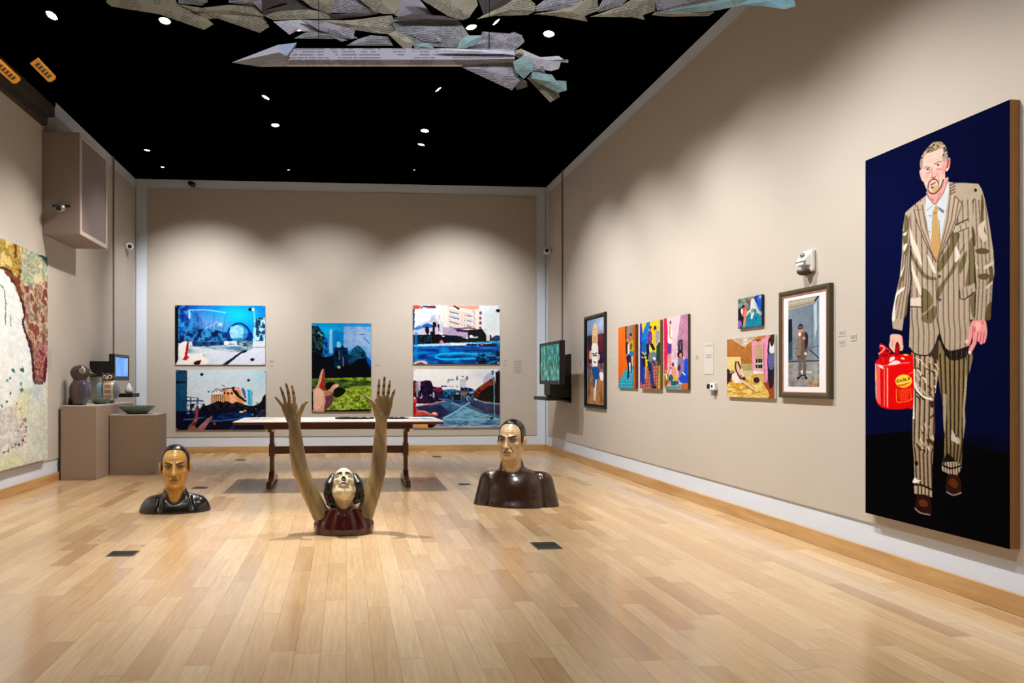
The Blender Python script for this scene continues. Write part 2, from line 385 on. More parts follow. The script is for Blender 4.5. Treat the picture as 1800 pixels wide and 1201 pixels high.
# ------------------------------------------------------------ carving: solids blended on a grid, then skinned
class Carve:
    def __init__(s, lo, hi, h):
        s.lo = np.array(lo, float); s.h = h; s.n = np.ceil((np.array(hi)-s.lo)/h).astype(int)+1
        s.ax = [s.lo[i]+np.arange(s.n[i])*h for i in range(3)]
        s.F = np.full(tuple(s.n), .09, np.float32); s.R = np.eye(3); s.t = np.zeros(3); s.sc = 1.0
    def frame(s, R=None, t=(0, 0, 0), sc=1.0):
        s.R = np.eye(3) if R is None else np.array(R, float); s.t = np.array(t, float); s.sc = sc
    def _loc(s, lo, hi, pad):
        c = np.array([[x, y, z] for x in (lo[0], hi[0]) for y in (lo[1], hi[1]) for z in (lo[2], hi[2])])*s.sc @ s.R.T+s.t
        a = c.min(0)-pad; b = c.max(0)+pad
        i0 = np.clip(np.floor((a-s.lo)/s.h).astype(int), 0, s.n); i1 = np.clip(np.ceil((b-s.lo)/s.h).astype(int)+1, 0, s.n)
        sl = tuple(slice(i0[i], i1[i]) for i in range(3))
        if any(i1 <= i0): return None, None
        X, Y, Z = np.meshgrid(*[s.ax[i][sl[i]] for i in range(3)], indexing='ij')
        p = (np.stack([X, Y, Z], -1)-s.t) @ s.R/s.sc
        return sl, p
    def op(s, fn, lo, hi, k, mode):
        k = k*s.sc if k else 0; pad = k+.5*s.h+.03
        sl, p = s._loc(np.array(lo), np.array(hi), pad)
        if sl is None: return s
        d = (fn(p)*s.sc).astype(np.float32); a = s.F[sl]
        if mode == 'u':
            if k: t = np.clip(.5+.5*(a-d)/k, 0, 1); r = a*(1-t)+d*t-k*t*(1-t)
            else: r = np.minimum(a, d)
        else:
            if k: b = -a; t = np.clip(.5+.5*(b-d)/k, 0, 1); r = -(b*(1-t)+d*t-k*t*(1-t))
            else: r = np.maximum(a, -d)
        s.F[sl] = r; return s
    def cap(s, a, b, ra, rb=None, k=.03, mode='u', flat=None):
        rb = ra if rb is None else rb; a = np.array(a, float); b = np.array(b, float); m = max(ra, rb)
        fl = np.array(flat if flat else (1, 1, 1), float)
        def fn(p):
            q = (p-a)/fl; d = (b-a)/fl; t = np.clip((q@d)/(d@d+1e-12), 0, 1)[..., None]
            return np.linalg.norm(q-t*d, axis=-1)-(ra+(rb-ra)*t[..., 0])
        return s.op(fn, np.minimum(a, b)-m*fl.max(), np.maximum(a, b)+m*fl.max(), k, mode)
    def ell(s, c, r, k=.03, mode='u'):
        c = np.array(c, float); r = np.array(r, float)
        def fn(p):
            q = p-c; k0 = np.linalg.norm(q/r, axis=-1); k1 = np.linalg.norm(q/(r*r), axis=-1)+1e-9
            return k0*(k0-1)/k1
        return s.op(fn, c-r, c+r, k, mode)
    def chain(s, pts, rs, k=.01, mode='u', flat=None):
        for i in range(len(pts)-1): s.cap(pts[i], pts[i+1], rs[i], rs[i+1], k, mode, flat)
        return s
    def fn(s, f, lo, hi, k=.02, mode='u'): return s.op(f, lo, hi, k, mode)
    def floor(s, z=0.0):
        Z = s.ax[2][None, None, :]; s.F = np.maximum(s.F, (z-Z).astype(np.float32)*np.ones_like(s.F)); return s
    def mesh(s, name, mat, parent, colf=None, label=None, sm=True):
        F = s.F.copy(); F[0] = F[-1] = .05; F[:, 0] = F[:, -1] = .05; F[:, :, 0] = F[:, :, -1] = .05
        g = F < 0; nx, ny, nz = F.shape
        cs = [(i, j, k) for i in (0, 1) for j in (0, 1) for k in (0, 1)]
        sub = lambda A, c: A[c[0]:nx-1+c[0], c[1]:ny-1+c[1], c[2]:nz-1+c[2]]
        cnt = sum(sub(g, c).astype(np.int8) for c in cs); act = (cnt > 0) & (cnt < 8)
        I = np.argwhere(act); vid = np.full(act.shape, -1, np.int64); vid[act] = np.arange(len(I))
        acc = np.zeros((len(I), 3)); num = np.zeros(len(I))
        for c in cs:
            for ax in range(3):
                if c[ax]: continue
                e = list(c); e[ax] = 1
                f0 = F[I[:, 0]+c[0], I[:, 1]+c[1], I[:, 2]+c[2]]; f1 = F[I[:, 0]+e[0], I[:, 1]+e[1], I[:, 2]+e[2]]
                m = (f0 < 0) != (f1 < 0); t = np.where(m, f0/(f0-f1+1e-12*(f0 == f1)), 0)
                pos = np.tile(np.array(c, float), (len(I), 1)); pos[:, ax] = t
                acc += pos*m[:, None]; num += m
        V = s.lo+(I+acc/num[:, None])*s.h
        Q = []
        for ax in range(3):
            b, c = [(1, 2), (2, 0), (0, 1)][ax]
            sl0 = [slice(1, -1)]*3; sl0[ax] = slice(0, -1); sl1 = list(sl0); sl1[ax] = slice(1, None)
            g0 = g[tuple(sl0)]; g1 = g[tuple(sl1)]; E = np.argwhere(g0 != g1); fl = g0[tuple(E.T)]
            off = np.ones(3, int); off[ax] = 0; E = E+off
            def at(db, dc):
                q = E.copy(); q[:, b] -= db; q[:, c] -= dc; return vid[q[:, 0], q[:, 1], q[:, 2]]
            quad = np.stack([at(0, 0), at(1, 0), at(1, 1), at(0, 1)], -1)
            quad[~fl] = quad[~fl][:, ::-1]; Q.append(quad)
        Q = np.concatenate(Q); Q = Q[(Q >= 0).all(1)]
        me = bpy.data.meshes.new(name); me.vertices.add(len(V)); me.vertices.foreach_set('co', V.reshape(-1))
        n = len(Q); me.loops.add(n*4); me.loops.foreach_set('vertex_index', Q.reshape(-1).astype(np.int32))
        me.polygons.add(n); me.polygons.foreach_set('loop_start', np.arange(0, n*4, 4, dtype=np.int32)); me.update(calc_edges=True)
        if sm: me.polygons.foreach_set('use_smooth', [True]*n)
        if colf is not None:
            c = s2l(np.clip(colf(V), 0, 255)); at_ = me.color_attributes.new('Col', 'FLOAT_COLOR', 'POINT')
            at_.data.foreach_set('color', np.concatenate([c, np.ones((len(V), 1))], 1).reshape(-1).astype(np.float32))
        me.materials.append(mat)
        o = bpy.data.objects.new(name, me); COL.objects.link(o); o.parent = parent
        if label: o['label'] = label
        return o
def rotx(a): c, s = math.cos(a), math.sin(a); return np.array([[1, 0, 0], [0, c, -s], [0, s, c]])
def rotz(a): c, s = math.cos(a), math.sin(a); return np.array([[c, -s, 0], [s, c, 0], [0, 0, 1]])
# ------------------------------------------------------------ the room
def struct(name, g, mat, parent=None, **kw):
    o = g.mk(name, mat, parent, **kw)
    if parent is None: o['kind'] = 'structure'
    return o
struct('floor', G().box(XL-.1, XR+.1, YF-.1, YB+.1, -.1, 0), M['floor'])
struct('ceiling', G().box(XL-.1, XR+.1, YF-.1, YB+.1, H, H+.1), M['black'])
wr = struct('wall_right', G().box(XR+.012, XR+.12, YF, YB+.1, 0, H), M['white'])
struct('painted_panel', G().box(XR, XR+.012, YF, YB-.15, .27, H-.155), M['wall'], wr)
wb = struct('wall_back', G().box(XL, XR, YB+.012, YB+.12, 0, H), M['white'])
struct('painted_panel', G().box(XL+.18, XR-.16, YB, YB+.012, .27, H-.155), M['wall'], wb)
wl = struct('wall_left', G().box(XL-.12, XL-.012, YF, YB+.1, 0, H), M['white'])
struct('painted_panel', G().box(XL-.012, XL, YF, YB-.05, .27, H-.17), M['wall'], wl)
struct('wall_front', G().box(XL, XR, YF-.1, YF, 0, H), M['wall'])
struct('baseboard_right', G().box(XR-.012, XR+.012, YF, YB, 0, .107), M['base'], bevel=.003)
struct('baseboard_back', G().box(XL, XR-.014, YB-.012, YB+.012, 0, .107), M['basex'], bevel=.003)
struct('baseboard_left', G().box(XL-.012, XL+.012, YF, YB-.014, 0, .107), M['base'], bevel=.003)
# dark ledge along the top of the near left wall
M['ledge'] = simple('dark_ledge', (52, 46, 44), .7)
struct('trim_1', G().box(XL, XL+.06, YF, 8.62, 4.12, 4.22).box(XL, XL+.14, YF, 8.62, 4.22, 4.34), M['ledge'])
struct('trim_2', G().box(XL, XL+.15, YF, 8.62, 4.34, H), M['black'])

# speaker enclosure high on the left wall
M['taupebox'] = simple('taupe_enclosure_paint', (150, 134, 126), .7, noise=.02)
M['grille'] = simple('grey_mesh_grille', (124, 112, 112), .8, noise=.15, scale=400)
a0 = onx(139, 412, -3.055); a1 = onx(187, 440, -3.055)
sx = -3.06; y0 = onx(139, 300, sx).y; y1 = onx(186.5, 300, sx).y
zt = onx(139, 232.5, sx).z; zb = onx(139, 412, sx).z
e = empty('speaker_enclosure', (XL, y0, zb), 'large taupe box enclosure mounted high on the left wall with a mesh side', 'speaker box')
G().box(XL, sx, y0, y1, zb, zt).mk('enclosure_body', M['taupebox'], e, rel=e.location, bevel=.006)
G().box(sx, sx+.008, y0+.05, y1-.05, zb+.05, zt-.05).mk('mesh_grille', M['grille'], e, rel=e.location)
fr = G().box(sx, sx+.016, y0, y0+.05, zb, zt).box(sx, sx+.016, y1-.05, y1, zb, zt).box(sx, sx+.016, y0+.05, y1-.05, zb, zb+.05).box(sx, sx+.016, y0+.05, y1-.05, zt-.05, zt)
M['lighttaupe'] = simple('light_taupe_frame', (190, 176, 168), .6, noise=.02)
fr.mk('grille_frame', M['lighttaupe'], e, rel=e.location, bevel=.004)
# small round horn on a bracket at the front of the enclosure
M['chrome'] = simple('grey_metal', (150, 150, 148), .35, .7)
p = ony(106, 366, y0-.06)
e = empty('camera_mount', p, 'small grey camera on a bracket on the face of the taupe box', 'camera')
G().lathe([(.0, -.05), (.035, -.05), (.055, -.02), (.06, .0), (.05, .02), (.0, .05)], (0, 0, 0), (.1, -1, -.2)).mk('camera_dome', M['chrome'], e, smooth=True)
G().lathe([(.0, .0), (.03, .0), (.03, .012), (0, .012)], (.0, -.045, -.01), (.1, -1, -.2)).mk('camera_lens', M['plastic'], e)
G().box(-.09, .1, .0, .03, .015, .04).box(-.02, .02, .0, .06, -.03, .04).mk('mounting_bracket', M['plastic'], e, bevel=.004)

M['conduit'] = simple('grey_brown_conduit', (120, 106, 98), .6, noise=.02)
# conduits down the side walls to the two monitors
def conduit(X, u, v0, v1, label, sgn):
    a = onx(u, v0, X); b = onx(u, v1, X)
    o = G().box(X-.008, X+.008, a.y-.011, a.y+.011, b.z, H).mk('cable_conduit', M['conduit'])
    tag(o, label, 'conduit')
conduit(XR-.012, 988, 330, 615, 'thin vertical cable conduit running up the right wall from the monitor', 1)
M['ledge2'] = M['ledge']
conduit(XL+.012, 200, 290, 640, 'thin vertical cable conduit running up the left wall from the blue screen', 1)

# screens
def screen_mat(name, cols, scale, strength):
    m, nt, b = nmat(name); tc = N(nt, 'ShaderNodeTexCoord'); nz = N(nt, 'ShaderNodeTexNoise'); nz.inputs['Scale'].default_value = scale
    nz.inputs['Detail'].default_value = 5; mp = N(nt, 'ShaderNodeMapping'); mp.inputs['Scale'].default_value = (1, 1.4, .8)
    nt.links.new(tc.outputs['Object'], mp.inputs[0]); nt.links.new(mp.outputs[0], nz.inputs['Vector'])
    cr = N(nt, 'ShaderNodeValToRGB'); els = cr.color_ramp.elements; els[0].position = .3; els[0].color = lin(cols[0]); els[1].position = .68; els[1].color = lin(cols[-1])
    for i, c in enumerate(cols[1:-1]): q = els.new(.3+.38*(i+1)/(len(cols)-1)); q.color = lin(c)
    nt.links.new(nz.outputs[0], cr.inputs[0]); nt.links.new(cr.outputs[0], b.inputs['Emission Color']); b.inputs['Emission Strength'].default_value = strength
    b.inputs['Base Color'].default_value = (.01, .01, .01, 1); b.inputs['Roughness'].default_value = .3
    return m
M['scrgreen'] = screen_mat('green_screen', [(6, 34, 32), (14, 84, 76), (40, 140, 120), (130, 215, 190)], 11, .75)
M['scrblue'] = screen_mat('blue_screen', [(50, 110, 195), (80, 140, 225), (110, 165, 235)], 3, 1.1)
def monitor(side, X, ya, yb, za, zb, mat, label):
    """screen plane at X facing into the room; ya is the near end"""
    s = -side
    e = empty('wall_monitor', (X, (ya+yb)/2, za), label, 'monitor')
    r = e.location; d = .07*side
    def B(a, b): return (min(a, b), max(a, b))
    x0, x1 = B(X+.006*side, X+d)
    mb = G().box(x0, x1, ya, yb, za, zb).mk('monitor_body', M['plastic'], e, rel=r, bevel=.008)
    bz = .045
    x0, x1 = B(X-.006*side, X+.006*side)
    G().box(x0, x1, ya, ya+bz, za, zb).box(x0, x1, yb-bz, yb, za, zb).box(x0, x1, ya+bz, yb-bz, za, za+bz*1.3).box(x0, x1, ya+bz, yb-bz, zb-bz, zb).mk('bezel', M['plastic'], e, rel=r, bevel=.003)
    x0, x1 = B(X, X+.006*side)
    G().box(x0, x1, ya+bz, yb-bz, za+bz*1.3, zb-bz).mk('lit_screen', mat, mb, rel=r)
    return e, r
# right
R = [onx(949, 604, 3.03), onx(985, 598, 3.03)]
ya, yb = R[1].y, R[0].y; zt = onx(985, 598, 3.03).z; zb = onx(985, 676, 3.03).z
e, r = monitor(1, 3.03, ya, yb, zb, zt, M['scrgreen'], 'black wall monitor with a green glowing picture in the right back corner')
yw = onx(1001, 650, 3.40).y
G().add([(3.1, yw, 1.55), (3.1, yw+.35, 1.55), (XR, yw+.35, 1.62), (XR, yw, 1.62), (3.1, yw, .98), (3.1, yw+.35, .98), (XR, yw+.35, .86), (XR, yw, .86)],
        [(0, 1, 2, 3), (7, 6, 5, 4), (0, 3, 7, 4), (3, 2, 6, 7), (2, 1, 5, 6), (1, 0, 4, 5)]).mk('mounting_box', M['plastic'], e, rel=r, bevel=.01)
G().tube([(3.25, yw+.2, .93), (3.25, yw+.2, 1.0)], .02).mk('support_stem', M['plastic'], e, rel=r)
sh = G().box(3.04, XR, yw+.0, yw+.75, .985-.085, .985-.03).mk('media_shelf', M['plastic'], bevel=.008)
sh.location = (0, 0, 0); tag(sh, 'small black shelf on the right wall beneath the green monitor', 'shelf')
# left
ya = onx(200.5, 640, -3.14).y; yb = onx(226.5, 640, -3.14).y
zt = onx(200.5, 622, -3.14).z; zb = onx(200.5, 669, -3.14).z
e, r = monitor(-1, -3.14, ya, yb, zb, zt, M['scrblue'], 'small black wall monitor with a plain blue screen behind the owl jar')
G().box(XL, -3.2, ya+.02, ya+.3, zb+.05, zt-.1).mk('mounting_box', M['plastic'], e, rel=r, bevel=.01)
q = ony(222, 696, 10.95)
o = G().box(XL, -3.08, 10.78, 11.15, .965, 1.02).mk('media_shelf', M['plastic'], bevel=.006); tag(o, 'small black shelf on the left wall beneath the blue monitor', 'shelf')
# what lies on the left shelf
g = G().box(-3.4, -3.3, 10.82, 10.95, 1.02, 1.075)
o = g.mk('media_player', M['plastic'], bevel=.01); tag(o, 'squat black media player box on the left wall shelf', 'media player')
cv = G().lathe([(0, 0), (.045, 0), (.06, .04), (.04, .09), (.015, .14), (0, .15)], (-3.2, 11.03, 1.02)).mk('shell_ornament', M['whiteplastic'], smooth=True)
tag(cv, 'small cream pointed ornament on the left wall shelf', 'ornament')

# plinths
M['plinth'] = simple('taupe_plinth_paint', (168, 148, 132), .65, noise=.02)
M['plinthtop'] = simple('pale_plinth_top', (206, 198, 190), .5, noise=.02)
def plinth(x0, x1, y0, y1, h, label):
    e = empty('display_plinth', ((x0+x1)/2, (y0+y1)/2, 0), label, 'plinth'); r = e.location
    G().box(x0, x1, y0, y1, .0, h-.015).mk('plinth_body', M['plinth'], e, rel=r, bevel=.003)
    G().box(x0-.002, x1+.002, y0-.002, y1+.002, h-.015, h).mk('plinth_top', M['plinthtop'], e, rel=r, bevel=.002)
plinth(-3.44, -3.02, 9.08, 10.62, .904, 'taller taupe plinth carrying the crow jar and the owl jar')
plinth(-3.01, -2.44, 9.54, 10.12, .77, 'lower taupe plinth carrying the wide green dish')

# ------------------------------------------------------------ trestle table
M['table'] = wood('dark_cherry_wood', (64, 26, 12), (104, 48, 24), 'X', .3, coat=.3)
M['tabley'] = wood('dark_cherry_wood_legs', (78, 42, 22), (120, 74, 42), 'Z', .3, coat=.3)
M['tabletop'] = simple('white_table_surface', (232, 232, 232), .3, noise=.02)
tx0, tx1, ty0, ty1 = -1.24, 1.09, 8.08, 9.05
e = empty('trestle_table', ((tx0+tx1)/2, (ty0+ty1)/2, 0), 'long dark wood trestle table with a white top in front of the back wall', 'table'); r = e.location
G().box(tx0, tx1, ty0, ty1, .742, .752).mk('table_surface', M['tabletop'], e, rel=r, label='white top surface', bevel=.002)
G().box(tx0+.004, tx1-.004, ty0+.004, ty1-.004, .718, .742).mk('table_board', M['table'], e, rel=r, bevel=.003)
lx = (-.86, .695)
G().box(lx[0]-.06, lx[1]+.06, 8.26, 8.285, .655, .718).box(lx[0]-.06, lx[1]+.06, 8.84, 8.865, .655, .718).box(lx[0]-.06, lx[0]-.035, 8.285, 8.84, .655, .718).box(lx[1]+.035, lx[1]+.06, 8.285, 8.84, .655, .718).mk('apron', M['table'], e, rel=r, bevel=.003)
ym = 8.56
for x in lx:
    # upright post, thickened where the stretcher passes
    prof = [(.02, .035), (.655, .03)]
    g = G().box(x-.024, x+.024, ym-.055, ym+.055, .07, .66).box(x-.032, x+.032, ym-.065, ym+.065, .33, .47).box(x-.026, x+.026, 8.29, 8.83, .62, .66)
    g.mk('post', M['tabley'], e, rel=r, bevel=.005)
    # scrolled foot
    pts = [(-.38, .0), (-.38, .045), (-.34, .075), (-.22, .065), (-.12, .1), (-.05, .16), (.05, .16), (.12, .1), (.22, .065), (.34, .075), (.38, .045), (.38, 0), (.3, 0), (.22, .02), (-.22, .02), (-.3, 0)]
    G().slab([(x-.03, ym+a, b) for a, b in pts], (1, 0, 0), .06).mk('foot', M['tabley'], e, rel=r, bevel=.006)
G().box(lx[0]-.0, lx[1]+.0, ym-.018, ym+.018, .355, .44).mk('stretcher', M['table'], e, rel=r, bevel=.004)
# things lying on the table
def rag(cx, cy, rx, ry, n, jit, seed):
    q = random.Random(seed); return [(cx+rx*math.cos(2*PI*i/n)*(1+q.uniform(-jit, jit)), cy+ry*math.sin(2*PI*i/n)*(1+q.uniform(-jit, jit))) for i in range(n)]
M['blackcut'] = simple('black_cut_metal', (14, 14, 16), .45, noise=.05)
p0 = onz(592, 735.5, .76); p1 = onz(714, 735, .76)
def flatpiece(x0, x1, yc, w, seed, name, label):
    q = random.Random(seed); n = 16; g = G(); z = .753
    up = []; dn = []
    for i in range(n+1):
        t = i/n; x = x0+(x1-x0)*t; k = math.sin(PI*min(1, max(.04, t)))**.4*w
        up.append((x, yc+k*(.7+.5*q.random()))); dn.append((x, yc-k*(.7+.5*q.random())))
    v = []; f = []
    for i in range(n+1):
        hgt = .012+.012*q.random()
        v += [(up[i][0], up[i][1], z), (up[i][0], up[i][1], z+hgt), (dn[i][0], dn[i][1], z+hgt), (dn[i][0], dn[i][1], z)]
    for i in range(n):
        a = i*4; b = a+4
        f += [(a+k, a+(k+1) % 4, b+(k+1) % 4, b+k) for k in range(4)]
    f += [(3, 2, 1, 0), (n*4, n*4+1, n*4+2, n*4+3)]
    o = g.add(v, f).mk(name, M['blackcut']); return tag(o, label, 'cut-out')
flatpiece(-.13, .33, 8.62, .1, 4, 'black_cutout', 'flat black jagged cut-out lying on the table left of the raised right hand')
flatpiece(.345, .74, 8.6, .07, 9, 'black_cutout', 'flat black jagged cut-out on the table right of the raised right hand')
M['bookpaper'] = simple('open_book_pages', (238, 236, 230), .6, noise=.02)
def openbook(cx, cy, rz, label):
    e = empty('open_book', (cx, cy, .752), label, 'book', rz=rz)
    for s in (-1, 1):
        prof = [(0, .004), (.03, .014), (.09, .012), (.15, .004), (.15, .0), (0, 0)]
        G().slab([(s*a, -.1, b) for a, b in prof], (0, 1, 0), .2).mk('page_block', M['bookpaper'], e)
openbook(-1.02, 8.72, .2, 'open white booklet at the left end of the trestle table')
openbook(.88, 8.62, -.15, 'open white booklet at the right end of the trestle table')
# ------------------------------------------------------------ the five colour photographs on the back wall
M['dibond'] = simple('pale_print_edge', (205, 205, 202), .5, noise=.02)
M['rod'] = simple('steel_standoff', (190, 190, 186), .3, .6)
def backpic(name, cv, u0, v0, u1, v1, label, group=None, t=.022):
    a = ony(u0, v0, YB-t); b = ony(u1, v1, YB-t); x0, x1, z1, z0 = a.x, b.x, a.z, b.z
    e = empty(name, ((x0+x1)/2, YB, (z0+z1)/2), label, 'photograph', group); r = e.location
    G().box(x0, x1, YB-t, YB, z0, z1).mk('print_backing', M['dibond'], e, rel=r)
    y = YB-t-.001
    picture_mesh('printed_picture', cv, (x0, y, z1), (x1, y, z1), (x1, y, z0), (x0, y, z0), M['glossy'], e, r, grain=.22, gain=.93, warp=1.1)
    for x in (x0+.02, x1-.02):
        for z in (z0+.02, z1-.02):
            G().lathe([(0, 0), (.009, 0), (.009, .006), (0, .007)], (x, y-.001, z), (0, -1, 0), 10).mk('wall_screw', M['rod'], e, rel=r)
K = (0, 0, 0)
# A: park and bare trees seen through a pane
c = Cv(210, 142, [(72, 62), (1655, 62), (1660, 1118), (75, 1118)], (0, 120, 220))
m = c.full(); c.grad(m, (0, 96, 205), (60, 185, 250))
c.blob(1150, 230, 520, 260, (0, 208, 255), .95); c.blob(200, 150, 250, 300, (5, 50, 170), .8)
c.noise([(130, 62), (300, 62), (640, 420), (600, 780), (120, 780)], [(0, 25, 90), (10, 90, 190), (60, 170, 240)], (9, 9), 2.6, .75)
c.blob(780, 400, 300, 200, (130, 170, 235), .75); c.blob(560, 330, 120, 220, (120, 170, 240), .5)
for i in range(26):
    q = random.Random(i); x = q.uniform(150, 900); c.line([(x, 640), (x+q.uniform(-120, 120), q.uniform(180, 420))], q.uniform(8, 20), [(0, 50, 150), (90, 170, 240), (10, 30, 90)][i % 3], a=.55, w2=4)
c.noise([(120, 560), (600, 470), (700, 480), (960, 540), (1450, 540), (1450, 760), (120, 790)], [(0, 18, 70), (0, 60, 140), (40, 150, 215)], (8, 10), 2.8)
c.ell(1190, 560, 150, 150, (60, 150, 215), a=.7)
c.line([(990, 690), (1000, 520), (1090, 415), (1200, 380), (1310, 430), (1390, 550), (1400, 690)], 34, (0, 40, 130), smooth=True)
c.ell(1150, 530, 125, 120, (150, 215, 245)); c.noise(c.mask([(1040, 430), (1260, 430), (1260, 640), (1040, 640)]), [(90, 190, 235), (190, 235, 250)], (6, 6), 2, .7)
c.blob(860, 395, 40, 30, (230, 245, 255), 1); c.line([(300, 150), (600, 140), (960, 190)], 22, (150, 225, 255), a=.7); c.line([(325, 160), (325, 300)], 30, (200, 240, 255), a=.8)
c.line([(600, 470), (700, 430), (820, 350)], 14, (190, 220, 250), a=.7)
c.noise([(1450, 300), (1660, 250), (1660, 700), (1440, 700)], [(0, 60, 130), (30, 40, 60), (120, 210, 240), (225, 240, 240)], (8, 8), 3)
c.line([(1450, 120), (1470, 300), (1460, 700)], 30, (120, 215, 250), a=.7); c.ell(1440, 130, 18, 28, (240, 250, 255))
c.poly([(130, 740), (400, 700), (1000, 690), (1660, 690), (1660, 1118), (75, 1118)], (218, 226, 244))
c.noise([(140, 800), (700, 740), (1380, 740), (1480, 800), (1300, 880), (500, 900), (140, 900)], [(90, 130, 160), (170, 200, 220), (225, 235, 248)], (26, 5), 2.6)
c.noise([(380, 700), (700, 700), (950, 690), (950, 760), (600, 790), (380, 790)], [(0, 30, 80), (20, 90, 150)], (7, 7), 2.6)
c.noise([(1160, 690), (1440, 690), (1440, 780), (1330, 850), (1160, 760)], [(20, 60, 90), (170, 200, 210)], (8, 5), 2.6)
c.line([(1480, 800), (1660, 803)], 18, (160, 175, 90)); c.poly([(930, 700), (1010, 690), (1010, 760), (930, 760)], (240, 245, 250))
c.poly([(1290, 850), (1340, 850), (1330, 885), (1240, 910), (985, 1118), (890, 1118), (1200, 900)], (0, 20, 60)); c.poly([(1290, 850), (1340, 850), (1330, 885), (1285, 880)], K)
c.org([(150, 760), (300, 700), (330, 760), (320, 930), (590, 900), (590, 980), (660, 1030), (590, 1110), (90, 1118), (150, 1000)], (250, 246, 244))
c.org([(285, 715), (318, 730), (300, 900), (292, 960), (325, 975), (275, 1030), (200, 1015), (240, 970)], (205, 15, 5)); c.org([(290, 740), (312, 740), (296, 900), (280, 900)], (120, 0, 5))
c.org([(330, 1110), (430, 1050), (530, 1035), (520, 1085), (470, 1118), (400, 1070)], (150, 10, 20)); c.org([(400, 1100), (440, 1060), (520, 1050), (500, 1100), (450, 1118)], (20, 5, 5)); c.line([(575, 920), (590, 945), (570, 975)], 10, (60, 40, 40))
c.poly([(72, 62), (135, 62), (132, 1030), (75, 1118)], K)
for x, y, rx, ry in ((1385, 130, 30, 27), (1428, 1020, 38, 27)): c.ell(x, y, rx, ry, (8, 8, 12))
backpic('wall_photograph', c, 307.5, 536.5, 466, 641.5, 'upper left blue photograph of bare trees with a hand and a dark diagonal line')
# B: columned orange building from a car
c = Cv(210, 142, [(90, 112), (1675, 95), (1680, 1155), (95, 1155)], (222, 228, 244))
c.grad(c.full(), (205, 226, 240), (232, 234, 246)); c.blob(1600, 200, 300, 300, (175, 215, 235), .8)
c.poly([(285, 570), (570, 600), (580, 780), (285, 800)], (60, 88, 125))
for x in (315, 385, 430, 510, 545):
    for y in (612, 676): c.ell(x, y, 26, 20, (232, 240, 248))
c.noise([(285, 700), (600, 700), (600, 830), (285, 830)], [(10, 10, 25), (60, 100, 140), (230, 235, 240)], (5, 8), 3)
c.poly([(90, 112), (285, 120), (278, 830), (95, 830)], (8, 66, 104)); c.noise([(95, 120), (280, 120), (275, 830), (95, 830)], [(0, 40, 70), (15, 85, 125)], (20, 20), 2, .7); c.poly([(92, 290), (285, 318), (283, 345), (92, 350)], (2, 20, 45)); c.line([(282, 130), (276, 800)], 14, (20, 20, 70))
c.poly([(705, 520), (800, 430), (890, 440), (1080, 410), (1200, 420), (1290, 690), (700, 720)], (228, 158, 98))
c.noise([(900, 440), (1080, 430), (1180, 650), (930, 700)], [(200, 100, 60), (245, 160, 105), (255, 205, 165)], (8, 8), 2.4)
for i, x in enumerate(range(715, 945, 38)): c.line([(x, 545), (x+6, 700)], 15, (110, 70, 40)); c.line([(x+18, 545), (x+24, 700)], 15, (240, 200, 120))
c.poly([(700, 530), (800, 425), (940, 500), (930, 540), (705, 545)], (238, 236, 238)); c.line([(715, 510), (800, 428), (890, 490)], 14, (30, 30, 50)); c.ell(798, 465, 14, 12, (60, 60, 80)); c.line([(705, 545), (930, 530)], 14, (150, 130, 130))
for x in (940, 1000, 1070): c.ell(x, 510, 18, 24, (60, 25, 20))
c.line([(890, 440), (1080, 415)], 18, (30, 40, 110))
c.poly([(1190, 420), (1290, 420), (1340, 640), (1300, 640)], (245, 205, 180)); c.org([(1250, 410), (1300, 450), (1320, 580), (1290, 590), (1250, 470)], (60, 110, 190))
c.poly([(1050, 410), (1115, 395), (1200, 540), (1340, 650), (1310, 665), (1150, 560)], (18, 10, 14)); c.org([(1110, 420), (1200, 400), (1200, 450), (1130, 460)], (240, 165, 150))
c.poly([(1340, 440), (1435, 475), (1430, 730), (1345, 700)], (30, 175, 218)); c.line([(1405, 440), (1405, 900)], 24, (150, 205, 225), a=.7); c.poly([(1320, 470), (1350, 470), (1360, 700), (1335, 700)], (190, 225, 240))
c.ell(660, 485, 18, 18, (60, 130, 150)); c.line([(900, 365), (945, 395)], 22, (120, 150, 170))
tr = [(540, 740), (640, 720), (830, 650), (900, 670), (980, 650), (1080, 690), (1150, 660), (1330, 720), (1430, 730), (1480, 760), (1480, 960), (560, 960)]
c.org(tr, (4, 4, 8)); c.noise(tr, [(2, 2, 6), (4, 8, 20), (50, 40, 70)], (7, 6), 2.2, .8)
c.poly([(95, 830), (600, 800), (1680, 790), (1680, 1155), (95, 1155)], (4, 8, 34))
c.poly([(700, 920), (900, 850), (1220, 850), (1430, 860), (1420, 950), (820, 1010), (600, 1000)], (8, 52, 118)); c.noise([(700, 920), (900, 850), (1430, 860), (1420, 950), (820, 1010)], [(2, 10, 50), (12, 66, 140)], (18, 5), 2.2)
c.line([(680, 1000), (1000, 980), (1300, 940)], 16, (60, 110, 170)); c.line([(1020, 1150), (1120, 1100)], 22, (10, 70, 140)); c.line([(230, 970), (380, 960), (600, 930)], 18, (20, 120, 190)); c.ell(310, 855, 26, 14, (60, 200, 235)); c.ell(1240, 835, 36, 16, (250, 250, 250)); c.ell(1305, 815, 28, 14, (240, 180, 120)); c.ell(1440, 885, 20, 18, (30, 170, 220))
c.line([(380, 860), (440, 820)], 50, (20, 60, 110), a=.7)
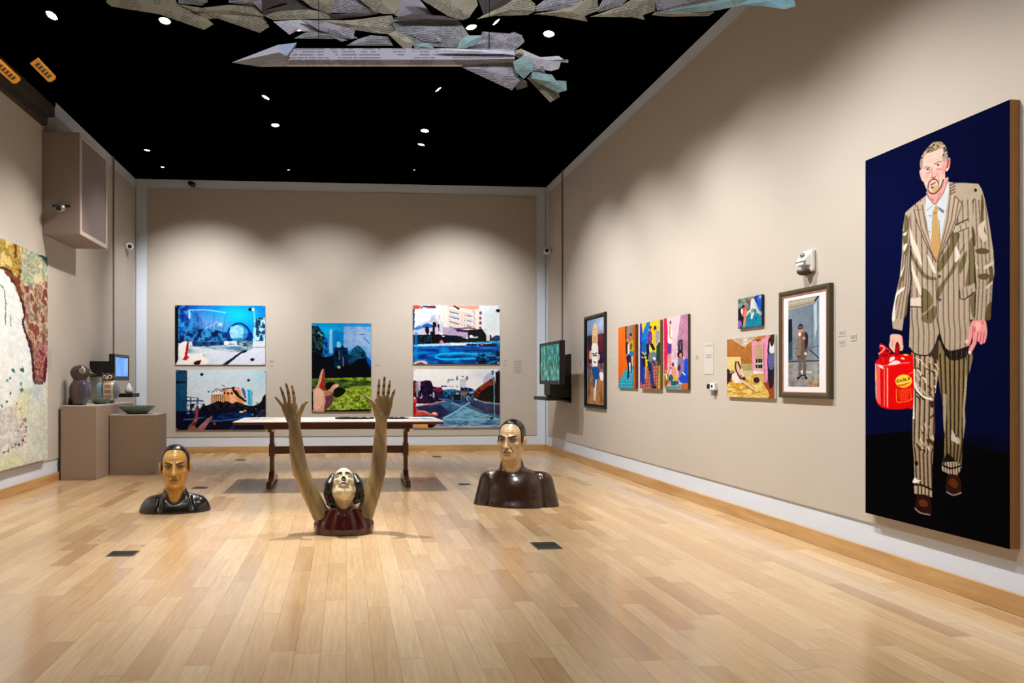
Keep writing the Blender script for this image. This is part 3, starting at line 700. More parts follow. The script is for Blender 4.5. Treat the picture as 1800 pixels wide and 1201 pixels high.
c.org([(300, 1150), (400, 990), (430, 880), (425, 790), (445, 750), (475, 790), (480, 950), (430, 1060), (470, 1120), (560, 1050), (620, 960), (680, 930), (730, 905), (690, 990), (630, 1080), (560, 1150)], (150, 92, 88)); c.org([(430, 790), (450, 760), (468, 800), (466, 940), (440, 950)], (150, 40, 55)); c.org([(360, 1080), (420, 1000), (440, 1060), (390, 1080)], (110, 20, 20)); c.org([(480, 1110), (640, 960), (690, 940), (620, 1080), (540, 1145)], (170, 110, 120)); c.org([(500, 990), (540, 960), (600, 930), (560, 1010), (480, 1060)], (10, 15, 20))
c.ell(765, 1045, 24, 26, (200, 40, 40)); c.noise([(1500, 780), (1660, 760), (1660, 920), (1500, 920)], [(4, 4, 8), (10, 40, 80), (90, 80, 100)], (5, 5), 2.8)
c.org([(1690, 530), (1620, 580), (1600, 640), (1540, 690), (1440, 740), (1440, 760), (1690, 790)], (5, 8, 10)); c.line([(1500, 660), (1540, 720)], 16, (40, 80, 100))
for x, y, rx, ry in ((540, 187, 32, 26), (1366, 280, 27, 22)): c.ell(x, y, rx, ry, (8, 8, 12))
backpic('wall_photograph', c, 309, 650.5, 467, 755.5, 'lower left photograph of an orange columned building under a pale sky')
# C: hand with raised finger over a lawn
c = Cv(150, 215, [(58, 55), (790, 55), (795, 1170), (62, 1170)], (0, 130, 215))
c.grad(c.full(), (0, 125, 210), (60, 160, 230)); c.blob(250, 150, 200, 120, (0, 180, 245), .9); c.blob(640, 240, 200, 170, (150, 185, 232), 1)
c.noise([(450, 100), (790, 100), (790, 520), (560, 380), (450, 420)], [(110, 165, 225), (175, 195, 235)], (12, 12), 2, .7); c.line([(640, 200), (710, 195)], 10, (40, 50, 90)); c.line([(700, 230), (760, 310)], 10, (60, 90, 150))
c.poly([(280, 130), (310, 130), (310, 430), (270, 430)], (170, 215, 245), a=.8)
c.poly([(310, 150), (450, 158), (440, 640), (320, 640)], (0, 128, 210)); c.org([(350, 300), (385, 260), (430, 310), (420, 400), (350, 400)], (0, 110, 190)); c.org([(365, 300), (390, 285), (415, 310), (410, 360), (370, 360)], (120, 205, 240))
c.noise([(58, 90), (130, 90), (215, 200), (260, 420), (210, 480), (60, 480)], [(2, 8, 8), (5, 18, 22), (20, 60, 90), (40, 90, 40)], (6, 7), 2.6); c.noise([(195, 200), (250, 260), (280, 470), (200, 470)], [(0, 70, 160), (10, 140, 230), (0, 30, 80)], (6, 7), 2.6); c.line([(130, 170), (190, 215)], 14, (90, 190, 235))
t = [(58, 430), (210, 480), (320, 450), (400, 370), (450, 350), (500, 500), (550, 400), (620, 340), (700, 400), (740, 480), (795, 560), (795, 770), (58, 770)]
c.org(t, (2, 6, 16)); c.noise([(330, 360), (500, 360), (520, 560), (330, 620)], [(2, 8, 20), (0, 40, 90), (0, 20, 50)], (6, 9), 2.6, .9)
c.noise([(490, 480), (560, 380), (620, 335), (700, 390), (730, 480), (600, 520), (520, 600)], [(2, 18, 30), (0, 60, 90), (20, 110, 140), (0, 30, 90)], (5, 5), 2.6); c.poly([(700, 440), (790, 540), (790, 620), (740, 540)], (0, 80, 200))
c.blob(600, 640, 160, 100, (1, 2, 8), 1); c.ell(390, 608, 22, 18, (150, 190, 150)); c.line([(440, 480), (450, 590)], 12, (100, 130, 150)); c.line([(395, 400), (400, 520)], 14, (60, 100, 110))
g = c.poly([(58, 755), (400, 745), (795, 735), (795, 1170), (58, 1170)], (110, 140, 25)); c.noise(g, [(60, 95, 12), (130, 160, 35), (175, 195, 60)], (7, 4), 2.4)
c.noise([(58, 760), (795, 780), (795, 850), (400, 900), (58, 900)], [(10, 25, 8), (60, 85, 30), (95, 120, 50)], (20, 5), 2.4); c.line([(440, 900), (600, 860), (795, 850)], 20, (165, 180, 70), a=.8); c.dots(c.mask([(330, 960), (795, 920), (795, 1150), (300, 1150)]), 160, (.8, 1.8), [(190, 210, 80), (80, 110, 20), (215, 225, 130)])
c.line([(72, 1165), (795, 1150)], 26, (12, 20, 8))
c.org([(330, 900), (400, 860), (480, 910), (380, 990), (320, 960)], (8, 12, 6)); c.org([(230, 820), (300, 790), (340, 830), (280, 890), (240, 890)], (6, 8, 6))
c.org([(75, 1170), (78, 915), (115, 860), (150, 760), (165, 690), (190, 635), (214, 650), (214, 760), (205, 850), (200, 905), (260, 900), (330, 830), (365, 815), (388, 840), (330, 895), (325, 960), (320, 1050), (290, 1110), (215, 1150), (200, 1170)], (222, 165, 140))
c.org([(198, 650), (214, 655), (213, 770), (232, 810), (200, 900), (150, 850), (180, 780)], (165, 45, 35)); c.org([(240, 930), (320, 930), (318, 1050), (280, 1110), (215, 1140), (230, 1030)], (95, 60, 62)); c.org([(100, 900), (150, 870), (200, 920), (190, 1080), (110, 1140), (90, 1000)], (238, 190, 165)); c.org([(345, 830), (385, 825), (390, 850), (360, 860)], (250, 190, 165)); c.org([(210, 925), (290, 905), (300, 950), (240, 970)], (190, 120, 100))
c.poly([(58, 900), (78, 910), (80, 1165), (64, 1170)], (10, 10, 8))
backpic('wall_photograph', c, 548, 568, 652.5, 723.5, 'tall middle photograph of a hand with one finger up above green grass')
# D: pink tower and blue road
c = Cv(210, 142, [(60, 68), (1640, 75), (1655, 1155), (60, 1150)], (228, 238, 246))
c.blob(1480, 300, 200, 250, (205, 220, 232), .8); c.noise([(100, 150), (580, 150), (580, 420), (100, 420)], [(205, 232, 240), (238, 244, 246)], (30, 20), 2, .8)
c.poly([(560, 75), (1250, 75), (1320, 230), (1330, 560), (600, 590), (590, 200)], (246, 224, 220)); c.poly([(680, 75), (1250, 75), (1260, 120), (1160, 150), (690, 90)], (238, 160, 140))
for j in range(5):
    y = 120+j*92; c.poly([(690, y), (1140, y+120), (1140, y+160), (690, y+44)], (252, 205, 190)); 
    c.line([(715, y+62), (900, y+110)], 34, (150, 182, 212)); c.line([(720, y+66), (900, y+112)], 10, (60, 90, 130)); c.line([(940, y+118), (950, y+140)], 16, (110, 150, 190)); c.line([(990, y+124), (1004, y+150)], 18, (110, 150, 190)); c.line([(1035, y+130), (1125, y+158)], 34, (150, 190, 215)); c.line([(1040, y+135), (1120, y+156)], 10, (60, 120, 150))
    c.line([(1150, y+40), (1190, y+120)], 30, (190, 165, 200), a=.8); c.ell(1285, y+90, 24, 30, (90, 80, 120)); c.line([(1200, y+60), (1230, y+110)], 22, (255, 240, 225))
c.line([(790, 85), (830, 100), (900, 145)], 26, (20, 15, 45))
c.poly([(60, 68), (210, 72), (170, 135), (70, 140)], (214, 72, 56)); c.poly([(280, 80), (460, 78), (480, 130), (300, 135)], (205, 110, 95)); c.line([(200, 130), (240, 90), (470, 110)], 26, (12, 30, 90)); c.poly([(60, 140), (90, 140), (90, 780), (60, 780)], (30, 60, 110)); c.ell(130, 200, 50, 22, (240, 248, 250))
c.org([(100, 480), (220, 400), (400, 330), (560, 340), (600, 560), (100, 620)], (196, 196, 220)); c.org([(90, 490), (200, 440), (230, 490), (120, 520)], (40, 130, 200)); c.org([(230, 440), (330, 400), (430, 440), (380, 480), (250, 480)], (20, 90, 180))
c.noise([(380, 260), (560, 240), (560, 420), (380, 400)], [(160, 190, 210), (205, 190, 215), (230, 240, 245)], (7, 9), 2.6)
for x, y, w in ((315, 520, 60), (450, 430, 60), (400, 600, 44), (520, 470, 30), (530, 650, 40)): c.org([(x-w/2, y-50), (x+w/2, y-40), (x+w/2, y+70), (x-w/3, y+60)], (8, 6, 14))
c.line([(440, 400), (430, 760)], 44, (6, 5, 12)); c.poly([(460, 470), (520, 480), (510, 740), (470, 720)], (226, 190, 216)); c.poly([(600, 470), (850, 480), (1060, 560), (1060, 650), (600, 620)], (180, 160, 190)); c.line([(850, 520), (1060, 545)], 44, (10, 25, 90)); c.line([(720, 490), (850, 510)], 24, (120, 170, 220)); c.line([(800, 500), (1080, 480), (1200, 500)], 26, (90, 50, 60))
c.poly([(70, 610), (560, 600), (900, 630), (1060, 660), (1060, 520), (1320, 500), (1390, 600), (1480, 600), (1500, 720), (1400, 740), (700, 780), (80, 780)], (6, 6, 12)); c.noise([(140, 620), (400, 620), (400, 770), (140, 770)], [(4, 10, 16), (20, 60, 90), (6, 6, 10)], (5, 9), 2.6); c.poly([(570, 620), (1060, 660), (1050, 700), (600, 640)], (225, 232, 240)); c.org([(620, 640), (800, 620), (1050, 680), (1300, 700), (1200, 745), (640, 760)], (4, 10, 28))
c.ell(1120, 640, 36, 26, (245, 248, 250)); c.line([(1130, 660), (1240, 655)], 26, (190, 225, 245)); c.poly([(1390, 600), (1460, 600), (1460, 720), (1400, 720)], (215, 215, 225)); c.org([(540, 740), (580, 700), (630, 760), (600, 775)], (220, 110, 150)); c.org([(1500, 660), (1580, 620), (1655, 640), (1650, 720), (1500, 720)], (10, 50, 90)); c.ell(1380, 520, 20, 34, (180, 215, 215))
rd = c.poly([(60, 780), (700, 760), (1200, 740), (1655, 740), (1655, 1155), (60, 1150)], (0, 92, 185)); c.noise(rd, [(0, 44, 125), (0, 92, 190), (0, 130, 220)], (26, 6), 2.4)
c.poly([(80, 790), (740, 755), (1500, 740), (1500, 770), (1040, 775), (1040, 805), (500, 810), (80, 825)], (175, 222, 245)); c.poly([(740, 760), (1040, 765), (1040, 800), (740, 800)], (242, 244, 240)); c.org([(1030, 780), (1200, 770), (1400, 770), (1600, 780), (1500, 830), (1250, 810), (1060, 805)], (6, 22, 66)); c.ell(1320, 785, 30, 14, (230, 90, 90)); c.ell(1235, 800, 14, 22, (60, 190, 230)); c.line([(1200, 745), (1640, 745)], 22, (0, 150, 220))
c.line([(1240, 965), (1000, 945), (760, 945), (560, 960), (470, 1000), (520, 1040), (680, 1058), (900, 1050), (1200, 1045)], 32, (0, 190, 248), smooth=True)
c.poly([(90, 560), (140, 560), (150, 1140), (90, 1140)], (0, 140, 225), a=.7); c.noise([(1250, 950), (1655, 900), (1655, 1155), (1200, 1150)], [(4, 8, 30), (0, 50, 110), (0, 150, 210)], (12, 5), 2.6); c.line([(60, 1145), (1655, 1150)], 22, (4, 8, 30))
c.org([(70, 1150), (110, 1100), (200, 1080), (290, 1095), (330, 1140), (300, 1155)], (225, 195, 200)); c.org([(110, 1150), (200, 1110), (270, 1140), (250, 1155)], (110, 62, 50)); c.ell(88, 1135, 20, 16, (250, 250, 250)); c.ell(1625, 1125, 22, 16, (230, 240, 245))
c.ell(1605, 167, 38, 36, (8, 8, 14))
backpic('wall_photograph', c, 726, 536.5, 878.5, 640.5, 'upper right photograph of a pale pink tower above a bright blue road')
# E: street crossing lines and autumn trees
c = Cv(210, 142, [(65, 65), (1625, 65), (1635, 1150), (65, 1150)], (246, 247, 252))
c.blob(1300, 150, 200, 120, (215, 228, 246), .9); c.poly([(900, 250), (1010, 240), (1010, 400), (900, 400)], (205, 215, 230))
for x, y, w, h in ((848, 235, 16, 44), (1028, 235, 18, 44), (690, 290, 12, 34), (950, 200, 22, 10), (770, 262, 30, 10), (720, 265, 26, 12)): c.ell(x, y, w, h, (70, 105, 135))
for x in (720, 770, 850): c.ell(x, 385, 16, 14, (120, 150, 170))
c.line([(560, 385), (680, 380)], 22, (20, 40, 120))
c.org([(1330, 350), (1350, 200), (1420, 140), (1500, 170), (1520, 300)], (185, 180, 225), a=.8); c.org([(1460, 120), (1500, 90), (1520, 140), (1490, 180)], (30, 150, 160))
lt = [(65, 300), (130, 290), (200, 300), (290, 270), (380, 290), (420, 380), (520, 410), (600, 450), (700, 480), (720, 650), (150, 700), (65, 600)]
c.org(lt, (10, 6, 16)); c.noise(lt, [(4, 3, 8), (20, 10, 50), (50, 25, 90), (60, 15, 30)], (7, 7), 2.2, .85); c.org([(420, 420), (560, 400), (590, 450), (520, 480), (430, 460)], (110, 25, 45)); c.poly([(65, 320), (120, 300), (115, 470), (70, 560)], (190, 60, 70)); c.poly([(120, 300), (150, 300), (150, 580), (125, 580)], (150, 170, 190)); c.poly([(150, 280), (200, 285), (190, 440), (160, 480)], (220, 180, 215)); c.poly([(65, 310), (90, 310), (90, 560), (65, 570)], (10, 5, 10))
c.noise([(590, 450), (720, 440), (760, 430), (900, 460), (920, 400), (1090, 410), (1160, 450), (1170, 640), (600, 640)], [(0, 12, 36), (0, 60, 120), (60, 140, 190), (12, 10, 26)], (7, 8), 2.6); c.ell(970, 515, 60, 36, (150, 95, 50)); c.poly([(790, 540), (910, 540), (900, 660), (790, 670)], (6, 10, 14)); c.ell(855, 515, 24, 12, (200, 210, 210)); c.ell(1050, 600, 26, 44, (190, 200, 215)); c.ell(1055, 605, 14, 30, (16, 20, 30)); c.line([(1070, 500), (1160, 495)], 26, (180, 190, 215))
rt = [(1160, 480), (1220, 420), (1300, 360), (1400, 290), (1480, 240), (1530, 240), (1545, 690), (1240, 640), (1150, 560)]
c.org(rt, (20, 8, 8)); c.noise(rt, [(6, 4, 4), (40, 14, 10), (120, 45, 25), (12, 8, 6)], (8, 8), 2.4, .9); c.noise([(1160, 480), (1300, 360), (1500, 240), (1500, 340), (1250, 520)], [(110, 30, 18), (180, 62, 30), (60, 20, 14)], (6, 6), 2.4, .9); c.org([(1260, 520), (1400, 400), (1530, 380), (1540, 680), (1260, 640)], (6, 5, 5))
rd = c.poly([(130, 750), (620, 640), (1250, 640), (1635, 710), (1635, 1150), (65, 1150), (65, 760)], (44, 84, 132)); c.noise(rd, [(28, 40, 84), (44, 84, 132), (62, 112, 158)], (26, 8), 2.2); c.noise([(130, 760), (560, 720), (700, 860), (560, 960), (200, 900)], [(30, 26, 66), (40, 56, 104)], (20, 8), 2, .9); c.noise([(1050, 690), (1500, 720), (1635, 780), (1635, 930), (1300, 830)], [(46, 34, 66), (60, 66, 104)], (20, 8), 2, .9)
tri = [(955, 770), (1500, 970), (1635, 1000), (1635, 1150), (430, 1150), (600, 980)]; c.noise(tri, [(62, 128, 176), (108, 176, 212), (140, 190, 220)], (14, 5), 2.2)
c.line([(600, 975), (830, 850), (1080, 670)], 30, (150, 210, 232), w2=20); c.line([(740, 680), (960, 760), (1300, 890), (1635, 1000)], 22, (130, 190, 216)); c.line([(620, 1000), (1635, 985)], 26, (140, 190, 220)); c.noise([(450, 1060), (1635, 1010), (1635, 1100), (440, 1130)], [(30, 70, 130), (150, 185, 215)], (14, 4), 2.4, .8); c.line([(440, 1135), (1635, 1115)], 16, (190, 200, 220))
c.line([(140, 745), (400, 700), (640, 648)], 20, (215, 150, 140)); c.line([(1240, 650), (1635, 715)], 18, (180, 150, 155)); c.line([(530, 610), (780, 640)], 24, (50, 130, 180))
c.poly([(1545, 120), (1625, 120), (1632, 700), (1550, 690)], (16, 4, 8)); c.line([(1600, 90), (1600, 150)], 44, (14, 24, 110)); c.line([(1515, 190), (1530, 960)], 18, (130, 205, 220), a=.8)
for q in ((205, 560, 26, 50), (430, 540, 16, 60), (375, 545, 18, 18)): c.ell(*q, (205, 222, 240), a=.85)
c.ell(195, 545, 20, 40, (10, 8, 20))
c.org([(65, 590), (100, 578), (128, 610), (120, 700), (105, 800), (200, 830), (280, 830), (370, 885), (440, 860), (500, 895), (500, 925), (430, 925), (350, 915), (250, 900), (65, 905)], (226, 70, 50)); c.org([(68, 700), (105, 700), (108, 880), (68, 890)], (170, 10, 10)); c.org([(400, 880), (450, 858), (495, 890), (450, 905)], (255, 225, 215)); c.org([(68, 585), (100, 580), (118, 600), (90, 620)], (255, 200, 180)); c.line([(140, 840), (270, 840), (390, 905)], 14, (255, 190, 170))
c.org([(65, 1055), (300, 1040), (520, 1045), (430, 1100), (340, 1150), (65, 1150)], (230, 160, 100)); c.org([(330, 1060), (420, 1040), (530, 1045), (450, 1110), (350, 1150)], (20, 6, 6)); c.org([(430, 1045), (530, 1040), (490, 1090), (440, 1080)], (225, 30, 20))
c.poly([(1440, 955), (1520, 955), (1500, 990), (1480, 1010), (1460, 990)], (8, 12, 18))
backpic('wall_photograph', c, 726.5, 649, 878.5, 751.5, 'lower right photograph of a road with crossing white lines and dark trees')
# ------------------------------------------------------------ the pictures on the right wall
def rightrect(uL, vLt, vLb, uR, vRt, vRb, X):
    a = onx(uL, vLt, X); b = onx(uL, vLb, X); c_ = onx(uR, vRt, X); d = onx(uR, vRb, X)
    return a.y, c_.y, (a.z+c_.z)/2, (b.z+d.z)/2      # far y, near y, top, bottom
def box3(g, X0, X1, ya, yb, z0, z1): return g.box(min(X0, X1), min(max(X0, X1), XR-.003), min(ya, yb), max(ya, yb), z0, z1)
def canvaspic(cv, px, t, side_mat, label, name='painting_picture', cat='painting', group=None, gloss='picture', gain=.74):
    X = XR-t; yf, yn, zt, zb = rightrect(*px, X)
    e = empty(name, (XR, (yf+yn)/2, (zt+zb)/2), label, cat, group); r = e.location
    box3(G(), X, XR, yf, yn, zb, zt).mk('canvas_edge', side_mat, e, rel=r)
    picture_mesh('painted_surface', cv, (X-.001, yf, zt), (X-.001, yn, zt), (X-.001, yn, zb), (X-.001, yf, zb), M[gloss], e, r, gain=gain, grain=.06 if gloss == 'portrait' else .25, warp=0 if gloss == 'portrait' else 1.2)
    return e, r, X, yf, yn, zt, zb
def framedpic(cv, px, ipx, fw, t, fmat, mats, label, name='framed_picture', rc=.02):
    X = XR-t; yf, yn, zt, zb = rightrect(*px, X)
    e = empty(name, (XR, (yf+yn)/2, (zt+zb)/2), label, 'picture'); r = e.location
    g = G()
    # mitred moulding with a raised outer edge
    O = [(yf, zt), (yn, zt), (yn, zb), (yf, zb)]; s = 1 if yf > yn else -1
    I = [(yf-s*fw, zt-fw), (yn+s*fw, zt-fw), (yn+s*fw, zb+fw), (yf-s*fw, zb+fw)]
    Mid = [((a[0]+b[0])/2, (a[1]+b[1])/2) for a, b in zip(O, I)]
    v = []
    for P, x in ((O, XR), (O, X), (Mid, X-.004), (I, X+rc*.5), (I, XR)): v += [(x, p[0], p[1]) for p in P]
    f = [(k*4+i, k*4+(i+1) % 4, (k+1)*4+(i+1) % 4, (k+1)*4+i) for k in range(4) for i in range(4)]
    g.add(v, f).mk('picture_frame', fmat, e, rel=r)
    if mats:
        lip = G(); w = .007
        a, b, c_, d = I[0][0], I[1][0], I[0][1], I[2][1]
        box3(lip, X+rc*.5, X+rc*1.5, a, a-s*w, d, c_); box3(lip, X+rc*.5, X+rc*1.5, b, b+s*w, d, c_); box3(lip, X+rc*.5, X+rc*1.5, a-s*w, b+s*w, c_-w, c_); box3(lip, X+rc*.5, X+rc*1.5, a-s*w, b+s*w, d, d+w)
        lip.mk('inner_slip', mats[1], e, rel=r)
        box3(G(), X+rc, XR-.001, I[0][0], I[1][0], I[2][1], I[0][1]).mk('mat_board', mats[0], e, rel=r)
    xp = X+rc-.001; yf2, yn2, zt2, zb2 = rightrect(*ipx, xp)
    if not mats: box3(G(), X+rc, XR-.001, I[0][0], I[1][0], I[2][1], I[0][1]).mk('backing_board', M['plastic'], e, rel=r)
    picture_mesh('printed_picture', cv, (xp, yf2, zt2), (xp, yn2, zt2), (xp, yn2, zb2), (xp, yf2, zb2), M['picture'], e, r)
    return e
# woman in white shirt, black frame
c = Cv(64, 240, [(75, 155), (262, 100), (268, 1095), (85, 1085)], (110, 100, 110))
c.grad(c.full(), (120, 150, 200), (150, 150, 170)); c.blob(230, 180, 70, 120, (190, 200, 220), .8)
c.noise([(80, 330), (265, 290), (265, 640), (85, 640)], [(12, 14, 30), (30, 24, 50), (100, 20, 40), (14, 12, 22)], (12, 16), 2.6)
c.blob(110, 370, 30, 60, (14, 20, 44), 1); c.blob(225, 330, 36, 50, (130, 20, 40), 1); c.blob(240, 450, 30, 60, (110, 16, 60), .9); c.blob(240, 560, 30, 50, (40, 24, 90), .9); c.blob(92, 560, 20, 100, (140, 60, 70), .8)
c.noise([(82, 630), (265, 630), (265, 860), (90, 860)], [(70, 70, 90), (130, 50, 60), (150, 150, 160), (40, 34, 50)], (9, 16), 2.6)
c.noise([(90, 830), (130, 790), (265, 800), (268, 1095), (85, 1085)], [(120, 78, 44), (160, 112, 70), (180, 130, 86)], (9, 20), 2.2); c.line([(100, 700), (100, 880)], 26, (70, 100, 90), a=.7); c.org([(215, 740), (255, 730), (260, 800), (235, 820)], (235, 235, 240))
c.org([(134, 300), (140, 225), (152, 185), (168, 178), (184, 200), (192, 270), (196, 400), (182, 430), (146, 430), (132, 400)], (222, 190, 128)); c.org([(150, 330), (176, 330), (186, 430), (142, 430)], (214, 160, 132)); c.ell(163, 262, 16, 50, (236, 190, 166)); c.line([(150, 215), (163, 205), (178, 215)], 12, (236, 208, 150)); c.ell(156, 252, 3.4, 6, (50, 30, 30)); c.ell(170, 252, 3.4, 6, (50, 30, 30)); c.ell(163, 290, 5, 5, (180, 60, 60))
c.org([(130, 430), (195, 420), (200, 560), (192, 670), (160, 685), (135, 640)], (238, 238, 234)); c.line([(135, 520), (165, 530), (190, 510)], 12, (20, 20, 30)); c.line([(140, 545), (190, 545)], 12, (30, 26, 36)); c.line([(150, 610), (180, 625)], 14, (70, 90, 60))
c.org([(105, 500), (128, 500), (128, 580), (105, 580)], (225, 180, 160)); c.org([(196, 540), (218, 530), (215, 590), (196, 590)], (225, 180, 160))
c.org([(135, 680), (205, 675), (210, 760), (190, 850), (155, 890), (150, 780)], (20, 80, 150)); c.line([(170, 870), (172, 900)], 24, (20, 50, 110)); c.line([(182, 810), (176, 880), (168, 1040)], 16, (230, 220, 215)); c.line([(158, 900), (162, 1040)], 14, (215, 200, 190))
M['blackframe'] = simple('black_picture_frame', (7, 7, 8), .35, noise=.03)
framedpic(c, (1026.3, 557.5, 716, 1063, 548.8, 719.5), (1032.3, 565, 711, 1061.2, 556.5, 713), .05, .03, M['blackframe'], None, 'tall narrow black framed picture of a blond woman in a white shirt')
# three bright panels
M['darkedge'] = simple('dark_canvas_edge', (62, 50, 40), .8); M['tanedge'] = simple('mustard_canvas_edge', (120, 100, 60), .8)
c = Cv(90, 190, [(55, 250), (312, 205), (316, 1112), (60, 1098)], (250, 112, 4))
c.grad(c.full(), (252, 120, 8), (238, 96, 0)); c.poly([(150, 225), (270, 200), (270, 420), (165, 440)], (150, 126, 108)); c.poly([(150, 225), (172, 222), (175, 620), (160, 700)], (100, 60, 20)); c.poly([(262, 200), (316, 200), (316, 1115), (264, 1100)], (196, 84, 10)); c.poly([(290, 200), (316, 200), (316, 1115), (296, 1110)], (120, 52, 10))
fl = c.poly([(155, 840), (200, 800), (268, 780), (266, 1105), (58, 1102), (75, 980)], (0, 146, 186))
for i in range(7): c.line([(60, 880+i*38), (270, 865+i*42)], 7, (110, 214, 226), clip=fl, a=.8)
for i in range(8): c.line([(70+i*30, 1110), (150+i*16, 830)], 7, (110, 214, 226), clip=fl, a=.8)
c.dots(fl, 60, (.8, 1.6), [(0, 90, 130), (0, 120, 160)])
c.org([(165, 480), (190, 440), (205, 500), (205, 640), (170, 640)], (20, 10, 14)); c.ell(186, 430, 14, 32, (225, 130, 140)); c.org([(188, 500), (214, 480), (214, 620), (190, 640)], (240, 226, 232)); c.ell(182, 640, 14, 22, (238, 180, 140))
c.org([(172, 660), (215, 640), (212, 900), (200, 960), (182, 960), (188, 800)], (10, 20, 60)); c.org([(210, 480), (235, 440), (268, 450), (268, 580), (214, 590)], (156, 178, 30)); c.org([(222, 500), (245, 470), (250, 540), (225, 560)], (120, 60, 30)); c.ell(230, 385, 17, 36, (196, 112, 80)); c.ell(230, 350, 18, 22, (40, 20, 14))
c.org([(215, 600), (268, 595), (268, 640), (240, 650), (238, 740), (215, 730)], (8, 40, 90)); c.org([(222, 600), (268, 596), (262, 650), (225, 650)], (10, 120, 196)); c.line([(252, 650), (254, 790)], 20, (240, 190, 150)); c.line([(216, 740), (222, 870)], 18, (215, 240, 246)); c.line([(240, 740), (236, 880)], 16, (10, 24, 60))
canvaspic(c, (1087, 576, 682.3, 1119, 570.5, 684), .02, M['darkedge'], 'orange walled painting with a turquoise tiled floor, left of three bright panels')
c = Cv(90, 190, [(360, 190), (640, 138), (645, 1118), (370, 1105)], (246, 216, 0))
c.poly([(360, 190), (384, 186), (420, 560), (430, 1040), (372, 1080)], (4, 40, 150)); c.poly([(360, 190), (374, 188), (378, 400), (362, 400)], (60, 60, 230)); c.org([(385, 440), (400, 330), (450, 190), (485, 160), (500, 190), (480, 400), (440, 450)], (0, 128, 226))
c.poly([(590, 470), (640, 380), (645, 1118), (590, 1118), (585, 700)], (0, 62, 56)); c.poly([(612, 138), (640, 136), (645, 460), (600, 460)], (214, 200, 120)); c.poly([(620, 800), (645, 760), (645, 1118), (612, 1118)], (196, 170, 60))
t = c.poly([(430, 860), (470, 790), (560, 700), (612, 740), (612, 1118), (372, 1106), (380, 1010)], (150, 60, 50))
for i in range(8): c.line([(370, 850+i*42), (620, 800+i*46)], 8, (222, 130, 130), clip=t); c.line([(380+i*36, 1120), (440+i*24, 700)], 8, (220, 130, 125), clip=t)
c.org([(395, 450), (462, 430), (462, 640), (400, 610)], (10, 100, 200))
for i in range(3): c.line([(388, 590+i*34), (425, 625+i*34), (462, 600+i*34)], 14, (236, 214, 40) if i % 2 == 0 else (10, 10, 14))
c.line([(418, 680), (425, 800)], 40, (8, 8, 14)); c.line([(450, 780), (440, 960)], 26, (226, 160, 40)); c.line([(415, 800), (412, 1040)], 44, (6, 56, 170))
c.ell(568, 262, 20, 40, (60, 20, 50)); c.org([(550, 310), (590, 290), (600, 470), (570, 520), (548, 480)], (226, 190, 60)); c.org([(585, 320), (618, 300), (618, 440), (590, 500)], (150, 160, 190)); c.line([(575, 520), (630, 430)], 14, (240, 190, 150))
c.ell(500, 278, 22, 44, (206, 120, 110)); c.ell(503, 246, 20, 22, (80, 70, 60)); c.org([(462, 400), (485, 310), (520, 310), (530, 400), (515, 490), (470, 490)], (118, 44, 140)); c.dots(c.mask([(462, 400), (485, 310), (520, 310), (530, 400), (515, 490), (470, 490)]), 26, (.8, 1.5), [(190, 110, 200), (80, 20, 100)])
c.line([(470, 480), (475, 620), (470, 700)], 40, (12, 10, 16)); c.org([(492, 500), (515, 490), (520, 570), (500, 590)], (236, 232, 120)); c.line([(515, 480), (560, 570)], 40, (10, 8, 14)); c.org([(490, 620), (560, 590), (590, 640), (565, 700), (500, 770), (480, 700)], (108, 124, 146)); c.ell(560, 685, 20, 18, (240, 240, 240)); c.line([(505, 740), (520, 880), (545, 1060)], 44, (8, 54, 120)); c.line([(540, 720), (580, 780)], 30, (8, 60, 130)); c.ell(560, 1085, 36, 18, (20, 10, 14)); c.line([(478, 720), (500, 860)], 26, (16, 20, 46))
canvaspic(c, (1125, 569, 683, 1160.5, 562.3, 684.7), .032, M['tanedge'], 'yellow painting with a blue cone and red tiled floor, middle of three bright panels')
c = Cv(110, 190, [(695, 125), (1038, 52), (1040, 1118), (712, 1110)], (240, 208, 226))
c.grad(c.full(), (242, 214, 230), (228, 186, 208)); c.poly([(930, 78), (1040, 50), (1040, 760), (880, 500)], (192, 134, 166)); c.noise([(930, 78), (1040, 50), (1040, 760), (880, 500)], [(176, 112, 150), (206, 150, 180)], (14, 20), 2, .8)
c.line([(820, 580), (900, 575)], 5, (190, 140, 170)); c.line([(860, 600), (860, 700)], 16, (200, 160, 190)); c.poly([(695, 125), (738, 117), (752, 300), (768, 560), (760, 860), (714, 870)], (228, 22, 88))
c.line([(785, 640), (795, 760), (775, 920)], 28, (226, 150, 130), w2=12); c.line([(760, 640), (752, 860)], 18, (214, 130, 120)); c.org([(758, 480), (805, 475), (808, 600), (800, 625), (765, 620)], (92, 58, 150)); c.org([(756, 300), (790, 240), (812, 260), (815, 460), (760, 470)], (248, 240, 242)); c.line([(785, 240), (783, 380), (815, 420)], 16, (226, 140, 120), smooth=True); c.ell(790, 182, 12, 24, (50, 24, 30)); c.ell(785, 212, 8, 18, (224, 150, 130))
c.org([(900, 470), (912, 435), (940, 425), (962, 440), (965, 590), (900, 590)], (58, 46, 66)); c.line([(928, 460), (932, 560)], 10, (130, 120, 140)); c.ell(930, 640, 42, 62, (16, 10, 14)); c.ell(936, 650, 20, 38, (216, 130, 110)); c.org([(900, 700), (960, 680), (995, 760), (985, 880), (930, 980), (905, 860)], (140, 116, 156)); c.org([(900, 800), (930, 780), (930, 860), (890, 840)], (60, 40, 60))
